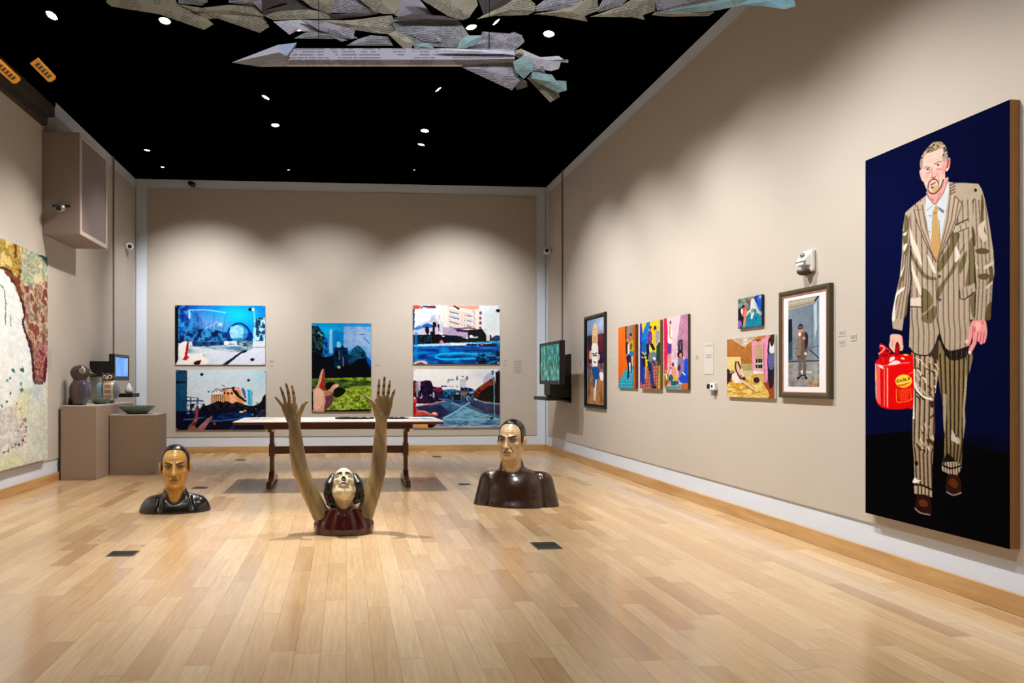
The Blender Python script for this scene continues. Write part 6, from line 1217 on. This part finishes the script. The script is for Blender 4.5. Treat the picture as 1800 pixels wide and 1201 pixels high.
hand(B, [[(245, 470, 0), (252, 380, -.004), (258, 280, -.008), (265, 168, -.012)], [(335, 450, 0), (340, 340, -.004), (347, 235, -.008), (355, 112, -.014)], [(405, 470, 0), (420, 380, -.004), (432, 290, -.008), (447, 180, -.012)], [(462, 540, 0), (485, 460, -.004), (502, 400, -.008), (526, 325, -.012)]],
     [(235, 690, -.01), (170, 590, -.02), (105, 505, -.026), (40, 445, -.028)], [((250, 500), (270, 760), .030, .036), ((330, 480), (310, 780), .030, .036), ((400, 500), (330, 780), .028, .034), ((455, 560), (380, 760), .020, .03), ((210, 640), (270, 780), .028, .034)], [(300, 790), (298, 940)])
for a_, b_ in (((225, 490), (470, 580)), ((240, 470), (460, 550)), ((360, 560), (440, 620)), ((370, 560), (360, 760))):
    s.cap(B(a_[0], a_[1], -.027), B(b_[0], b_[1], -.027), .0035, k=.004, mode='c')
def wcol(V):
    c = headcol(V, R0, T0, S, (222, 204, 164), (246, 238, 214), (60, 34, 22), 2.0, (150, 104, 110), .45)
    arm = (np.abs(V[:, 0]) > .125) | (V[:, 2] > .58)
    n = .5+.5*np.sin(V[:, 2]*9+V[:, 0]*23)
    ac = np.array((124, 104, 70.))*(1-n[:, None])+np.array((170, 144, 98.))*n[:, None]
    gr = np.clip(np.sin(V[:, 2]*21+V[:, 0]*60)-.2, 0, 1)[:, None]*.45; ac = ac*(1-gr)+np.array((92, 84, 78.))*gr
    up = (V[:, 0] > 0)[:, None]*np.clip((V[:, 2]-.95)*3, 0, .6)[:, None]; ac = ac*(1-up)+np.array((196, 178, 130.))*up
    fg = ((V[:, 2] > 1.06) & (V[:, 0] < 0)) | ((V[:, 2] > 1.09) & (V[:, 0] > 0)); bands = np.clip(np.sin(V[:, 2]*115)*1.5, 0, 1)[:, None]*.65*fg[:, None]; ac = ac*(1-bands)+np.array((60, 40, 26.))*bands
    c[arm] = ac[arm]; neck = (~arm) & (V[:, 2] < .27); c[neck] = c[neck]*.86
    return c
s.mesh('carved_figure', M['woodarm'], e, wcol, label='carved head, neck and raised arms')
s = Carve((-.2, -.22, .16), (.2, .26, .58), .005)
s.frame(R0, T0, S); s.ell((0, .13, .68), (.32, .37, .34), .0); s.ell((0, -.37, .52), (.262, .47, .385), .02, 'c'); s.frame()
for sg, P in ((-1, ((614, 690), (592, 730), (584, 785), (600, 838), (622, 855))), (1, ((750, 690), (770, 725), (779, 775), (772, 815), (748, 838)))):
    s.chain([Zm(x, y, d) for (x, y), d in zip(P, (.05, .0, -.02, -.03, -.03))], [.020, .027, .031, .028, .014], .006)
    s.chain([Zm(x, y, d+.05) for (x, y), d in zip(P, (.05, .0, .0, .0, .0))], [.026, .033, .035, .032, .02], .006)
s.mesh('painted_hair', M['hair'], e)
s = Carve((-.27, -.21, -.02), (.27, .22, .24), .005)
def tor(p):
    z = np.clip(p[..., 2], 0, .3); w = .232-.085*np.clip((z-.07)/.13, 0, 1.2)**1.3; d = .150-.05*np.clip((z-.05)/.15, 0, 1.2)
    th = np.arctan2(p[..., 1]/d, p[..., 0]/w); q = np.sqrt((p[..., 0]/w)**2+(p[..., 1]/d)**2)
    return np.maximum((q-1)*.14-.0085*np.sin(th*14+1.5)*np.clip(z/.16, 0, 1), p[..., 2]-.208-.02*np.cos(p[..., 0]*20))
s.fn(tor, (-.25, -.19, -.02), (.25, .19, .235), 0, 'u')
s.cap((0, .04, .19), (0, .01, .25), .074, .078, .02, 'c'); s.ell((0, -.11, .245), (.075, .07, .075), .02, 'c'); s.floor()
s.mesh('painted_top', M['shirtred'], e, label='glossy maroon sleeveless top')

# ------------------------------------------------------------ ceramic bird jars and dishes
M['glaze'] = attr_mat('crackled_glaze', .25, .4, .25, 40, .1)
p = onz(142, 708.5, .904)
def fixplinth(x, y): return x, y
e = empty('bird_jar', (-3.275, 9.26, .904), 'dark brown ceramic crow shaped jar with long beak on the taller plinth', 'jar', rz=0)
s = Carve((-.2, -.22, -.02), (.32, .24, .53), .005)
s.ell((0, 0, .17), (.125, .12, .17), .0); s.ell((0, 0, .04), (.085, .085, .07), .03); s.cap((-.07, .03, .22), (-.135, .07, .02), .05, .035, .04)
for x, y in ((.07, -.085), (.06, .085)): s.ell((x, y, .17), (.05, .045, .12), .01)
s.floor()
s.mesh('jar_body', M['glaze'], e, lambda V: np.where((V[:, 0] < -.06)[:, None], np.array((40, 58, 44.)), np.where((V[:, 0] < .01)[:, None], np.array((98, 66, 60.)), np.array((78, 74, 92.))))*(1+.0*V[:, :1]), label='speckled grey and brown body')
s = Carve((-.2, -.2, .28), (.36, .2, .56), .005)
s.ell((0, 0, .40), (.115, .10, .095), .0); s.cap((.06, 0, .40), (.19, 0, .375), .048, .006, .03); s.cap((0, 0, .31), (0, 0, .35), .075, .085, .02)
s.ell((.06, -.085, .425), (.036, .02, .036), .008); s.ell((.08, .08, .425), (.032, .02, .032), .008)
def crow(V):
    d = np.hypot(V[:, 0]-.06, V[:, 2]-.425); c = np.tile(np.array((70, 56, 50.)), (len(V), 1)); f = V[:, 1] < -.08
    c[f & (d < .036)] = (206, 208, 206); c[f & (d < .026)] = (40, 40, 44); c[f & (d < .019)] = (200, 202, 200); c[f & (d < .010)] = (16, 14, 14); c[V[:, 0] > .15] = (38, 32, 36); return c
s.mesh('jar_lid', M['glaze'], e, crow, label='crow head lid with ringed eye')
e = empty('bird_jar', (-3.165, 10.0, .904), 'pale blue and cream ceramic owl shaped jar on the taller plinth', 'jar', rz=math.radians(0))
s = Carve((-.17, -.17, -.02), (.17, .17, .34), .005); s.ell((0, 0, .18), (.135, .12, .15), .0); s.cap((0, 0, .02), (0, 0, .1), .075, .09, .03); s.ell((-.10, -.05, .17), (.05, .07, .11), .02); s.ell((.11, -.04, .17), (.04, .07, .11), .02); s.floor()
def owl(V):
    c = np.tile(np.array((226, 218, 200.)), (len(V), 1)); c[V[:, 0] < -.05] = (140, 176, 186); k = (np.abs(V[:, 0]-.02) < .04) & (V[:, 1] < 0) & (np.sin(V[:, 2]*90) > -.2); c[k] = (196, 140, 100); c[(V[:, 0] > .09)] = (128, 140, 150); c[V[:, 2] < .04] = (110, 100, 110); c[(np.abs(V[:, 0]+.05) < .012)] = (96, 80, 110); return c
s.mesh('jar_body', M['glaze'], e, owl, label='cream and blue glazed body')
s = Carve((-.12, -.14, .28), (.12, .12, .45), .0045); s.ell((0, 0, .335), (.085, .08, .065), .0); s.cap((-.05, -.02, .36), (-.075, -.02, .41), .028, .008, .02); s.cap((.05, -.02, .36), (.075, -.02, .41), .028, .008, .02); s.cap((0, -.07, .345), (0, -.105, .32), .016, .005, .01); s.ell((.0, 0, .39), (.03, .03, .02), .01)
def owlh(V):
    c = np.tile(np.array((66, 50, 46.)), (len(V), 1)); f = V[:, 1] < -.03
    for x in (-.035, .035):
        d = np.hypot(V[:, 0]-x, V[:, 2]-.35); c[f & (d < .028)] = (226, 216, 196); c[f & (d < .014)] = (20, 16, 16)
    c[f & (np.abs(V[:, 0]) < .012) & (V[:, 2] < .345)] = (206, 150, 96); return c
s.mesh('jar_lid', M['glaze'], e, owlh, label='dark owl head lid')
M['celadon'] = simple('celadon_glaze', (86, 112, 96), .25, noise=.3, scale=14, coat=.4); M['celadonin'] = simple('pale_dish_glaze', (196, 206, 184), .3, noise=.2, scale=20, coat=.3)
def dish(x, y, z, r, h, label):
    e = empty('glazed_dish', (x, y, z), label, 'dish')
    G().lathe([(0, 0), (r*.55, 0), (r*.6, h*.12), (r*.82, h*.45), (r, h*.85), (r, h), (r*.95, h), (r*.8, h*.62), (r*.5, h*.3), (0, h*.26)], n=40).mk('dish_body', M['celadon'], e, smooth=True)
    G().lathe([(0, h*.29), (r*.5, h*.33), (r*.78, h*.66), (r*.74, h*.62), (0, h*.27)], n=40).mk('dish_glaze', M['celadonin'], e, smooth=True, label='pale inside glaze')
dish(-3.15, 9.62, .904, .125, .07, 'small green dish between the crow jar and the owl jar')
dish(-2.74, 9.8, .77, .225, .105, 'wide green celadon dish on the lower plinth')
# ------------------------------------------------------------ small things on the walls and floor
M['card'] = simple('label_card', (196, 191, 186), .7, noise=.01); M['cardgrey'] = simple('grey_text_card', (186, 180, 172), .7, noise=.01); M['ink'] = simple('grey_label_ink', (158, 153, 150), .8, noise=.02)
def card_back(u, v, w, h, n, label, mat='card'):
    p = ony(u, v, YB-.003); s_ = ony(u+w/2, v, YB).x-ony(u-w/2, v, YB).x; t = ony(u, v-h/2, YB).z-ony(u, v+h/2, YB).z
    e = empty('wall_label', p, label, 'label'); cd = G().box(-s_/2, s_/2, 0, .003, -t/2, t/2).mk('label_card', M[mat], e)
    g = G(); q = random.Random(int(u))
    for i in range(n):
        z = t/2-(i+.8)*t/(n+.6); k = s_*(.32+.1*q.random()); g.box(-k, k, -.001, 0, z-t/(n*4.5), z+t/(n*4.5))
    g.mk('printed_lines', M['ink'], cd)
def card_side(side, u, v, w, h, rows, label, mat='card'):
    X = XR-.003 if side > 0 else XL+.003; a = onx(u-w/2, v, X).y; b = onx(u+w/2, v, X).y; t = onx(u, v-h/2, X).z-onx(u, v+h/2, X).z; p = onx(u, v, X)
    e = empty('wall_label', (X, (a+b)/2, p.z), label, 'label'); k = abs(a-b)/2; d = .003*side
    cd = G().box(min(0, d), max(0, d), -k, k, -t/2, t/2).mk('label_card', M[mat], e); g = G(); q = random.Random(int(u+v))
    for r_ in rows:
        z = t/2-r_*t; kk = k*(.55+.3*q.random()); g.box(min(0, -.001*side), max(0, -.001*side), -kk, kk, z-.006, z+.006)
    g.mk('printed_lines', M['ink'], cd)
card_back(477.5, 635, 9, 5, 2, 'upper of two small cards right of the upper left photograph', 'cardgrey'); card_back(477.5, 643.5, 6, 4, 1, 'lower of two small cards right of the upper left photograph', 'cardgrey')
card_back(663, 642.5, 9, 4, 1, 'single small card right of the tall middle photograph', 'cardgrey')
card_back(888, 635.5, 9, 5, 2, 'upper of two small cards right of the road photographs', 'cardgrey'); card_back(888, 642, 9, 4, 2, 'lower of two small cards right of the road photographs', 'cardgrey')
card_back(910, 645, 18, 24, 8, 'larger grey text panel near the right corner of the back wall', 'cardgrey')
card_side(1, 1020.5, 641, 6, 28, (.12, .3, .4, .5, .62, .8), 'narrow text panel between the green monitor and the black frame')
card_side(1, 1073, 633.5, 3, 7, (.3, .6), 'tiny card right of the black framed picture')
card_side(1, 1225, 628, 5, 9, (.25, .5, .75), 'small card right of the three bright panels')
card_side(1, 1246, 630, 16, 56, (.1, .4, .47), 'tall pale text panel left of the bedroom painting')
card_side(1, 1479.5, 586, 12, 10, (.3, .6), 'upper left card of three left of the big portrait'); card_side(1, 1479.5, 603, 12, 10, (.3, .6), 'lower left card of three left of the big portrait'); card_side(1, 1499.5, 593, 11, 12, (.3, .6), 'right card of three, closest to the big portrait')
card_side(-1, 87.5, 634, 7, 44, (.1, .2, .3, .4, .5, .6, .7, .8), 'narrow grey text panel right of the large abstract painting', 'cardgrey')
# fire strobe
p = onx(1424, 461, XR); X = XR
e = empty('fire_strobe', (XR, p.y, p.z), 'white fire alarm strobe high on the right wall above the framed pictures', 'alarm')
M['amber'] = simple('dark_brown_finish', (60, 50, 46), .5)  # dark brown of the strobe lens, shared by the tag marks
G().box(-.035, 0, -.07, .075, -.075, .085).mk('alarm_base', M['whiteplastic'], e, bevel=.012)
G().add([(-.035, -.06, .06), (-.035, .06, .06), (-.035, .06, -.03), (-.035, -.06, -.03), (-.075, -.045, .02), (-.075, .045, .02), (-.085, .045, -.025), (-.085, -.045, -.025)], [(0, 1, 5, 4), (1, 2, 6, 5), (2, 3, 7, 6), (3, 0, 4, 7), (4, 5, 6, 7)]).mk('sounder_cover', M['whiteplastic'], e, bevel=.004)
G().box(-.082, -.05, -.05, .05, -.006, .004).box(-.082, -.05, -.05, .05, -.02, -.012).mk('sounder_slots', M['chrome'], e)
G().lathe([(0, 0), (.05, 0), (.048, -.02), (.03, -.035), (0, -.04)], (-.045, 0, -.06)).mk('strobe_lens', M['amber'], e, smooth=True)
G().lathe([(0, 0), (.018, 0), (.02, .012), (0, .016)], (-.055, .0, .05), (-1, 0, .2)).mk('strobe_bulb', M['chrome'], e, smooth=True)
# thermostat-like box
p = onx(1258, 680, XR)
e = empty('wall_sensor', (XR, p.y, p.z), 'small white square wall switch with black dot below the tall text panel', 'switch')
G().box(-.03, 0, -.035, .055, -.03, .035).mk('switch_box', M['whiteplastic'], e, bevel=.004)
G().box(-.045, 0, .06, .085, -.02, .025).mk('switch_key', M['plastic'], e, bevel=.004); G().lathe([(0, 0), (.012, 0), (.012, .006), (0, .008)], (-.03, .01, .004), (-1, 0, 0)).mk('key_hole', M['plastic'], e); G().box(-.032, 0, -.04, .06, -.038, -.031).box(-.03, 0, -.01, .02, -.075, -.038).mk('switch_bracket', M['chrome'], e)
# round corner sensors
def sensor(p, side, label):
    e = empty('corner_sensor', p, label, 'sensor'); d = Vector((-side*.45, -1, -.1))
    G().lathe([(0, -.03), (.045, -.03), (.062, 0), (.055, .03), (.035, .045), (0, .045)], (0, 0, 0), d).mk('sensor_housing', M['whiteplastic'], e, smooth=True)
    G().lathe([(0, 0), (.034, 0), (.03, .012), (0, .016)], d.normalized()*.042, d).mk('sensor_eye', M['plastic'], e, smooth=True); G().box(min(0, side*.07), max(0, side*.07), -.02, .02, -.02, .02).mk('sensor_mount', M['whiteplastic'], e, bevel=.003)
a = onx(962, 441, XR-.07); sensor(a, 1, 'small white round sensor with black eye at the right back corner')
a = onx(227.5, 433.5, XL+.07); sensor(a, -1, 'small white round sensor with black eye at the left back corner')
a = ony(337, 323.5, YB-.09)
e = empty('small_spot_camera', a, 'small black device mounted at the top edge of the back wall', 'camera'); G().lathe([(0, -.06), (.035, -.055), (.045, 0), (.04, .05), (0, .06)], (0, 0, 0), (.9, -.3, -.45)).mk('device_body', M['plastic'], e, smooth=True); G().box(-.05, -.02, -.01, .1, -.0, .05).mk('device_mount', M['plastic'], e)
# yellow tags on the hanging steel at the left
M['yellow'] = simple('yellow_warning_tag', (236, 168, 20), .6, noise=.1, emis=None)
def ytag(u, v, label):
    p = atd(u, v, 6.25); e = empty('warning_tag', p, label, 'tag'); d = Vector((0, 1, 0)); up = Vector((.8, 0, .6)); n = d.cross(up).normalized(); L = .40
    pts = [(-L/2, -.042), (L/2-.03, -.042), (L/2, -.02), (L/2, .02), (L/2-.03, .042), (-L/2, .042)]
    G().slab([d*a_+up*b_ for a_, b_ in pts], n, .004).mk('tag_plate', M['yellow'], e)
    g = G()
    for k in range(5):
        a_ = -.13+k*.06
        for off in (.0045, -.0015): g.slab([d*(a_-.018)+up*-.018+n*off, d*(a_+.018)+up*-.018+n*off, d*(a_+.018)+up*.018+n*off, d*(a_-.018)+up*.018+n*off], n, .001)
    for off in (.0045, -.0015): g.slab([d*-.15+up*-.022+n*off, d*.13+up*-.022+n*off, d*.13+up*-.016+n*off, d*-.15+up*-.016+n*off], n, .001)
    g.mk('tag_marking', M['amber'], e)
    for yy in (-.12, .12): G().tube([Vector((0, yy, .03)), Vector((0, yy, H-.075-p.z))], .002, 6).mk('hanging_wire', M['blackmetal'], e)
ytag(13, 127, 'yellow tag with dark marks at the left edge above the ledge'); ytag(77, 124, 'yellow tag with dark marks hanging right of the other yellow tag')
# floor boxes
M['brassdark'] = simple('dark_bronze_plate', (46, 42, 34), .4, .5)
def fbox(u, v, w, d, label):
    p = onz(u, v, 0); e = empty('floor_outlet', p, label, 'floor outlet'); G().box(-w/2, w/2, -d/2, d/2, 0, .004).mk('outlet_frame', M['chrome'], e, bevel=.001)
    ld = G().box(-w/2+.008, w/2-.008, -d/2+.008, d/2-.008, .003, .006).mk('outlet_lid', M['brassdark'], e); G().box(-w/2+.02, w/2-.02, -.004, .004, .005, .008).mk('lid_groove', M['plastic'], ld)
fbox(960, 960, .19, .22, 'dark bronze floor outlet in front of the right bust'); fbox(216, 974, .19, .15, 'dark bronze floor outlet at the lower left of the floor')
fbox(352, 858, .17, .14, 'small dark floor outlet behind the left bust'); fbox(816, 852, .14, .12, 'small dark floor outlet left of the right bust'); fbox(768, 803, .14, .14, 'small distant floor outlet right of the table'); fbox(422, 809, .14, .14, 'small distant floor outlet left of the table')

# ------------------------------------------------------------ large abstract painting on the left wall
c = Cv(300, 400, [(0, 55), (228, 140), (225, 1115), (0, 1165)], (214, 214, 200), dst=[(.58, 0), (1, 0), (1, 1), (.58, 1)])
f = c.full(); c.noise(f, [(206, 212, 204), (226, 226, 216), (214, 216, 190)], (40, 40), 2)
bl = c.blob
wh = [(-260, 150), (0, 205), (60, 280), (110, 400), (120, 520), (150, 620), (160, 760), (100, 780), (60, 850), (-80, 900), (-300, 950), (-420, 500)]
tp = c.mask([(-500, -60), (0, 50), (240, 140), (235, 600), (200, 760), (150, 740), (120, 500), (60, 260), (0, 190), (-300, 120), (-500, 140)])
c.noise(tp, [(176, 140, 60), (120, 130, 120), (206, 196, 150), (150, 84, 60), (226, 212, 170), (110, 60, 50)], (22, 26), 3.6)
c.noise(c.mask([(0, 50), (100, 90), (95, 240), (60, 270), (0, 200)]), [(90, 50, 30), (206, 170, 60), (130, 120, 60), (226, 200, 120)], (14, 18), 3, .9)
c.noise(c.mask([(110, 110), (235, 140), (235, 300), (180, 340), (120, 300)], True), [(150, 180, 160), (216, 206, 170), (120, 150, 130), (226, 216, 180)], (14, 14), 3, .9)
c.noise(c.mask([(100, 290), (228, 250), (228, 620), (160, 640), (130, 480)]), [(120, 70, 60), (196, 140, 110), (110, 116, 130), (190, 160, 110), (226, 200, 170), (120, 60, 56)], (12, 18), 3.2, .95)
c.org(wh, (232, 238, 240)); c.noise(c.mask(wh, True), [(222, 232, 234), (244, 246, 246)], (18, 24), 2, .7)
c.line([(-400, 150), (0, 195), (60, 260), (85, 300), (115, 410), (108, 470), (145, 580), (160, 740)], 11, (70, 22, 30), smooth=True); c.line([(20, 215), (75, 260), (100, 330)], 16, (120, 60, 40), smooth=True); c.line([(200, 610), (215, 640), (205, 745)], 18, (96, 14, 30), smooth=True); c.line([(160, 745), (205, 750)], 16, (70, 16, 30)); c.noise(c.mask([(165, 560), (225, 560), (215, 620), (200, 740), (165, 740)]), [(110, 40, 50), (206, 150, 140), (130, 60, 60)], (5, 6), 3, .9)
c.line([(0, 280), (22, 320), (25, 470)], 5, (80, 130, 120), smooth=True); c.line([(45, 420), (52, 480)], 4, (110, 160, 150)); 
c.dots(c.mask([(-400, 560), (60, 560), (140, 640), (90, 900), (-400, 900)]), 46, (1.4, 4), [(50, 130, 110), (90, 160, 140), (30, 96, 96), (110, 110, 120)], 5)
c.noise(c.mask([(-60, 900), (60, 860), (120, 920), (130, 1010), (60, 1060), (-20, 1090), (-200, 1060)], True), [(226, 222, 220), (196, 190, 190), (240, 238, 236)], (10, 10), 2.6, .9); c.dots(c.mask([(40, 780), (130, 920), (120, 1040), (0, 1090), (80, 1000), (95, 930), (60, 850)]), 60, (1, 2.6), [(96, 62, 66), (150, 110, 110), (60, 30, 36), (206, 180, 176)], 8)
bl(175, 790, 40, 50, (186, 206, 216), .9); bl(100, 880, 40, 60, (222, 218, 170), .7); bl(60, 1110, 120, 30, (222, 226, 190), .8); bl(180, 950, 50, 140, (210, 216, 206), .7); c.line([(205, 770), (215, 850)], 7, (236, 238, 238)); c.org([(180, 130), (228, 140), (228, 190), (205, 150)], (44, 66, 56))
X = XL+.05; tl = onx(0, 420, X); bl_ = onx(0, 827, X); tr = onx(83.5, 451.5, X); br = onx(83.5, 808, X)
yf = tr.y; yn = yf-(yf-tl.y)/.42; zt = (tl.z+tr.z)/2; zb = (bl_.z+br.z)/2
e = empty('abstract_picture', (XL, (yf+yn)/2, (zt+zb)/2), 'very large white and earth coloured abstract painting on the left wall', 'painting'); r = e.location
G().box(XL+.003, X, yn, yf, zb, zt).mk('canvas_edge', M['matboard'] if 'matboard' in M else M['card'], e, rel=r)
picture_mesh('painted_surface', c, (X+.001, yn, zt), (X+.001, yf, zt), (X+.001, yf, zb), (X+.001, yn, zb), M['picture'], e, r, grain=.3, warp=3, gain=.9)
# ------------------------------------------------------------ track lighting
def rail(y, label):
    o = G().box(XL+.3, XR-.25, y-.018, y+.018, H-.07, H-.035).box(-2, -1.98, y-.01, y+.01, H-.035, H+.0).box(2, 2.02, y-.01, y+.01, H-.035, H).mk('track_rail', M['blackmetal'])
    tag(o, label, 'light track', 'black light tracks under the ceiling')
for y in (2.2, 4.2, 6.42, 8.05, 9.15, 10.1, 11.0): rail(y, 'black track rail running across the black ceiling')
def lamp(loc, tgt, power, ang=60, blend=.8, lens='lens', label=None, col=(1, .9, .78), rad=.04, r=.055, on=True):
    loc = Vector(loc); d = (Vector(tgt)-loc).normalized()
    e = empty('track_spotlight', loc, label or 'black track spotlight hanging under the black ceiling, lit side turned away or added as unseen fill', 'spotlight', 'track spotlights')
    b = d.orthogonal().normalized()
    hs = G().lathe([(.02, -.13), (r*.75, -.12), (r*.95, -.04), (r, .03), (r*.96, .03), (r*.9, -.0)], (0, 0, 0), d, 20).mk('lamp_housing', M['blackmetal'], e, smooth=True)
    G().lathe([(0, -.002), (r*.9, -.002), (r*.9, .002), (0, .004)], d*.004, d, 20).mk('lamp_lens', M[lens], hs)
    top = Vector((0, 0, H-.07-loc.z)); G().tube([d*-.08, Vector((0, 0, .09))-d*.04, top], .009, 8).mk('lamp_arm', M['blackmetal'], e)
    if on:
        l = bpy.data.lights.new('spot', 'SPOT'); l.energy = power; l.spot_size = math.radians(ang); l.spot_blend = blend
        l.color = col; l.shadow_soft_size = rad
        o = bpy.data.objects.new('lamp_light', l); COL.objects.link(o); o.parent = e; o.location = d*.045
        o.rotation_euler = d.to_track_quat('-Z', 'Y').to_euler()
    return e
ZL = 4.36
def lp(u, v, z=ZL): return onz(u, v, z)
W1 = (1, .90, .78); W2 = (.93, .95, 1)
# lamps one sees in the photograph
K1 = 1.0
WR = (1, .98, .945); WW = (1, .94, .865); WC = (.96, .97, 1)
lamp(lp(965, 57), (.9, 5.4, 0), 230, 70, 1, col=WW, label='bright round spotlight facing the camera, right of the paper rocket')
lamp(lp(828, 45, 4.33), (1.6, 5.6, 0), 150, 75, 1, col=WW, label='bright spotlight just above the tail of the paper rocket')
lamp(lp(92, 25), (-3.3, 4.9, .9), 170, 66, 1, col=WW, label='white oval spotlight in the top left corner of the ceiling')
lamp(lp(290, 34), (-1.7, 5.2, 0), 210, 75, 1, col=WW, label='white oval spotlight half hidden by the left tip of the paper wing')
lamp(lp(468, 169), (-2.5, 7.6, .6), 160, 60, 1, col=WW, label='tilted white spotlight below the nose of the paper rocket')
lamp(lp(484, 218), (-.7, 8.2, .7), 330, 52, .6, col=WW, label='bright round spotlight above the left arm, centre left of ceiling')
lamp(lp(769, 155), (3.1, 7.5, 1.0), 120, 60, 1, col=WW, label='tilted spotlight below the tail fins of the paper rocket')
lamp(lp(747, 228), (.5, 8.2, .7), 330, 52, .6, col=WW, label='bright spotlight above the right hand picture pair, upper of two')
lamp(lp(741, 252, 4.3), (.2, 9.2, .7), 120, 56, 1, col=WW, label='small tilted spotlight directly below the bright one, lower of two')
lamp(lp(259, 262), (-2.9, 9.9, .9), 120, 46, 1, col=WW, label='white oval spotlight nearest the taupe box on the left')
for u, v, t, lb in ((286, 292, (-2.9, 10.2, .9), 'tiny distant spotlight above the left corner of the back wall'), (507, 297, (-.3, 10.6, .5), 'tiny distant spotlight above the middle of the back wall'),
                    (728, 297, (1.2, 10.5, .5), 'tiny distant spotlight above the right pictures of the back wall'), (936, 300, (3.0, 10.6, .8), 'tiny distant spotlight at the right back corner of the ceiling')):
    lamp(lp(u, v, 4.4), t, 20, 50, 1, 'lens2', lb, r=.035, col=WW)
# lamps whose lit side is turned away
for x, tx, p in ((-2.25, -2.35, 470), (-.62, -.25, 270), (1.72, 1.85, 470)):
    lamp((x, 10.1, ZL), (tx, YB, 1.7), p*.92, 80, 1.0, 'lens2', col=WR, r=.05)
for y, ty, tz, p in ((2.2, 2.6, .7, 170), (4.1, 3.7, .7, 190), (4.3, 4.75, .7, 250), (6.3, 5.75, .8, 260), (6.58, 7.0, .8, 240), (8.05, 8.3, .8, 300), (9.15, 9.8, .8, 300)):
    lamp((1.3, y, ZL), (XR, ty, tz+.4), p*1.0, 78, 1.0, 'lens2', col=WR, r=.05)
for y, ty, p in ((4.35, 4.9, 160), (6.42, 6.6, 280), (8.05, 7.9, 330), (9.15, 9.6, 160)):
    lamp((-1.22, y, ZL), (XL, ty, 1.45), p*.95, 66, 1.0, 'lens2', col=WW, r=.05)
# statue light from above and behind, throwing the arms' shadows forward
lamp((-.42, 6.42, 4.3), (-.44, 5.2, .0), 700, 50, .9, 'lens2', col=WW, r=.05, rad=.02)
# lamps on the near tracks, aimed at the three sculptures from the front
lamp((-1.0, 4.2, ZL), (-1.98, 6.8, .35), 260, 30, .8, 'lens2', col=WW, r=.05, rad=.03)
lamp((.35, 4.2, ZL), (-.44, 5.7, .35), 130, 30, .8, 'lens2', col=WW, r=.05, rad=.03)
lamp((.85, 4.2, ZL), (1.5, 6.8, .5), 260, 32, .8, 'lens2', col=WW, r=.05, rad=.03)
# fill lamps added in the unseen gallery behind the camera
for x, y in ((-2.2, 2.2), (-.4, 2.2), (.85, 2.35), (-1.6, -1.2), (1.6, -1.2), (0, .6)):
    lamp((x, y, ZL), (x*.9, y+.6, 0), 70, 110, 1.0, 'lens2', col=WC, r=.05, rad=.1)
w = bpy.data.worlds.new('world'); scene.world = w; w.use_nodes = True
w.node_tree.nodes['Background'].inputs[0].default_value = (.5, .55, .65, 1); w.node_tree.nodes['Background'].inputs[1].default_value = .05
scene.cycles.diffuse_bounces = 2
scene.view_settings.view_transform = 'Standard'; scene.view_settings.look = 'None'
scene.view_settings.gamma = 1; scene.view_settings.use_curve_mapping = False
scene.view_settings.exposure = 0.32

GROUPS = {'wall_label': 'exhibition labels on the walls', 'floor_outlet': 'floor outlets', 'wall_photograph': 'colour photographs on the back wall', 'painting_picture': 'small canvases on the right wall',
          'bird_jar': 'ceramic bird jars', 'open_book': 'open booklets on the table', 'black_cutout': 'black cut-outs on the table', 'media_shelf': 'monitor shelves', 'wall_monitor': 'wall monitors', 'corner_sensor': 'corner sensors',
          'cable_conduit': 'cable conduits', 'display_plinth': 'taupe plinths', 'portrait_bust': 'painted busts', 'warning_tag': 'yellow tags', 'glazed_dish': 'green dishes', 'framed_picture': 'framed pictures'}
for o in list(scene.objects):
    if o.parent is None:
        k_ = o.name.split('.')[0]
        if k_ in GROUPS: o['group'] = GROUPS[k_]
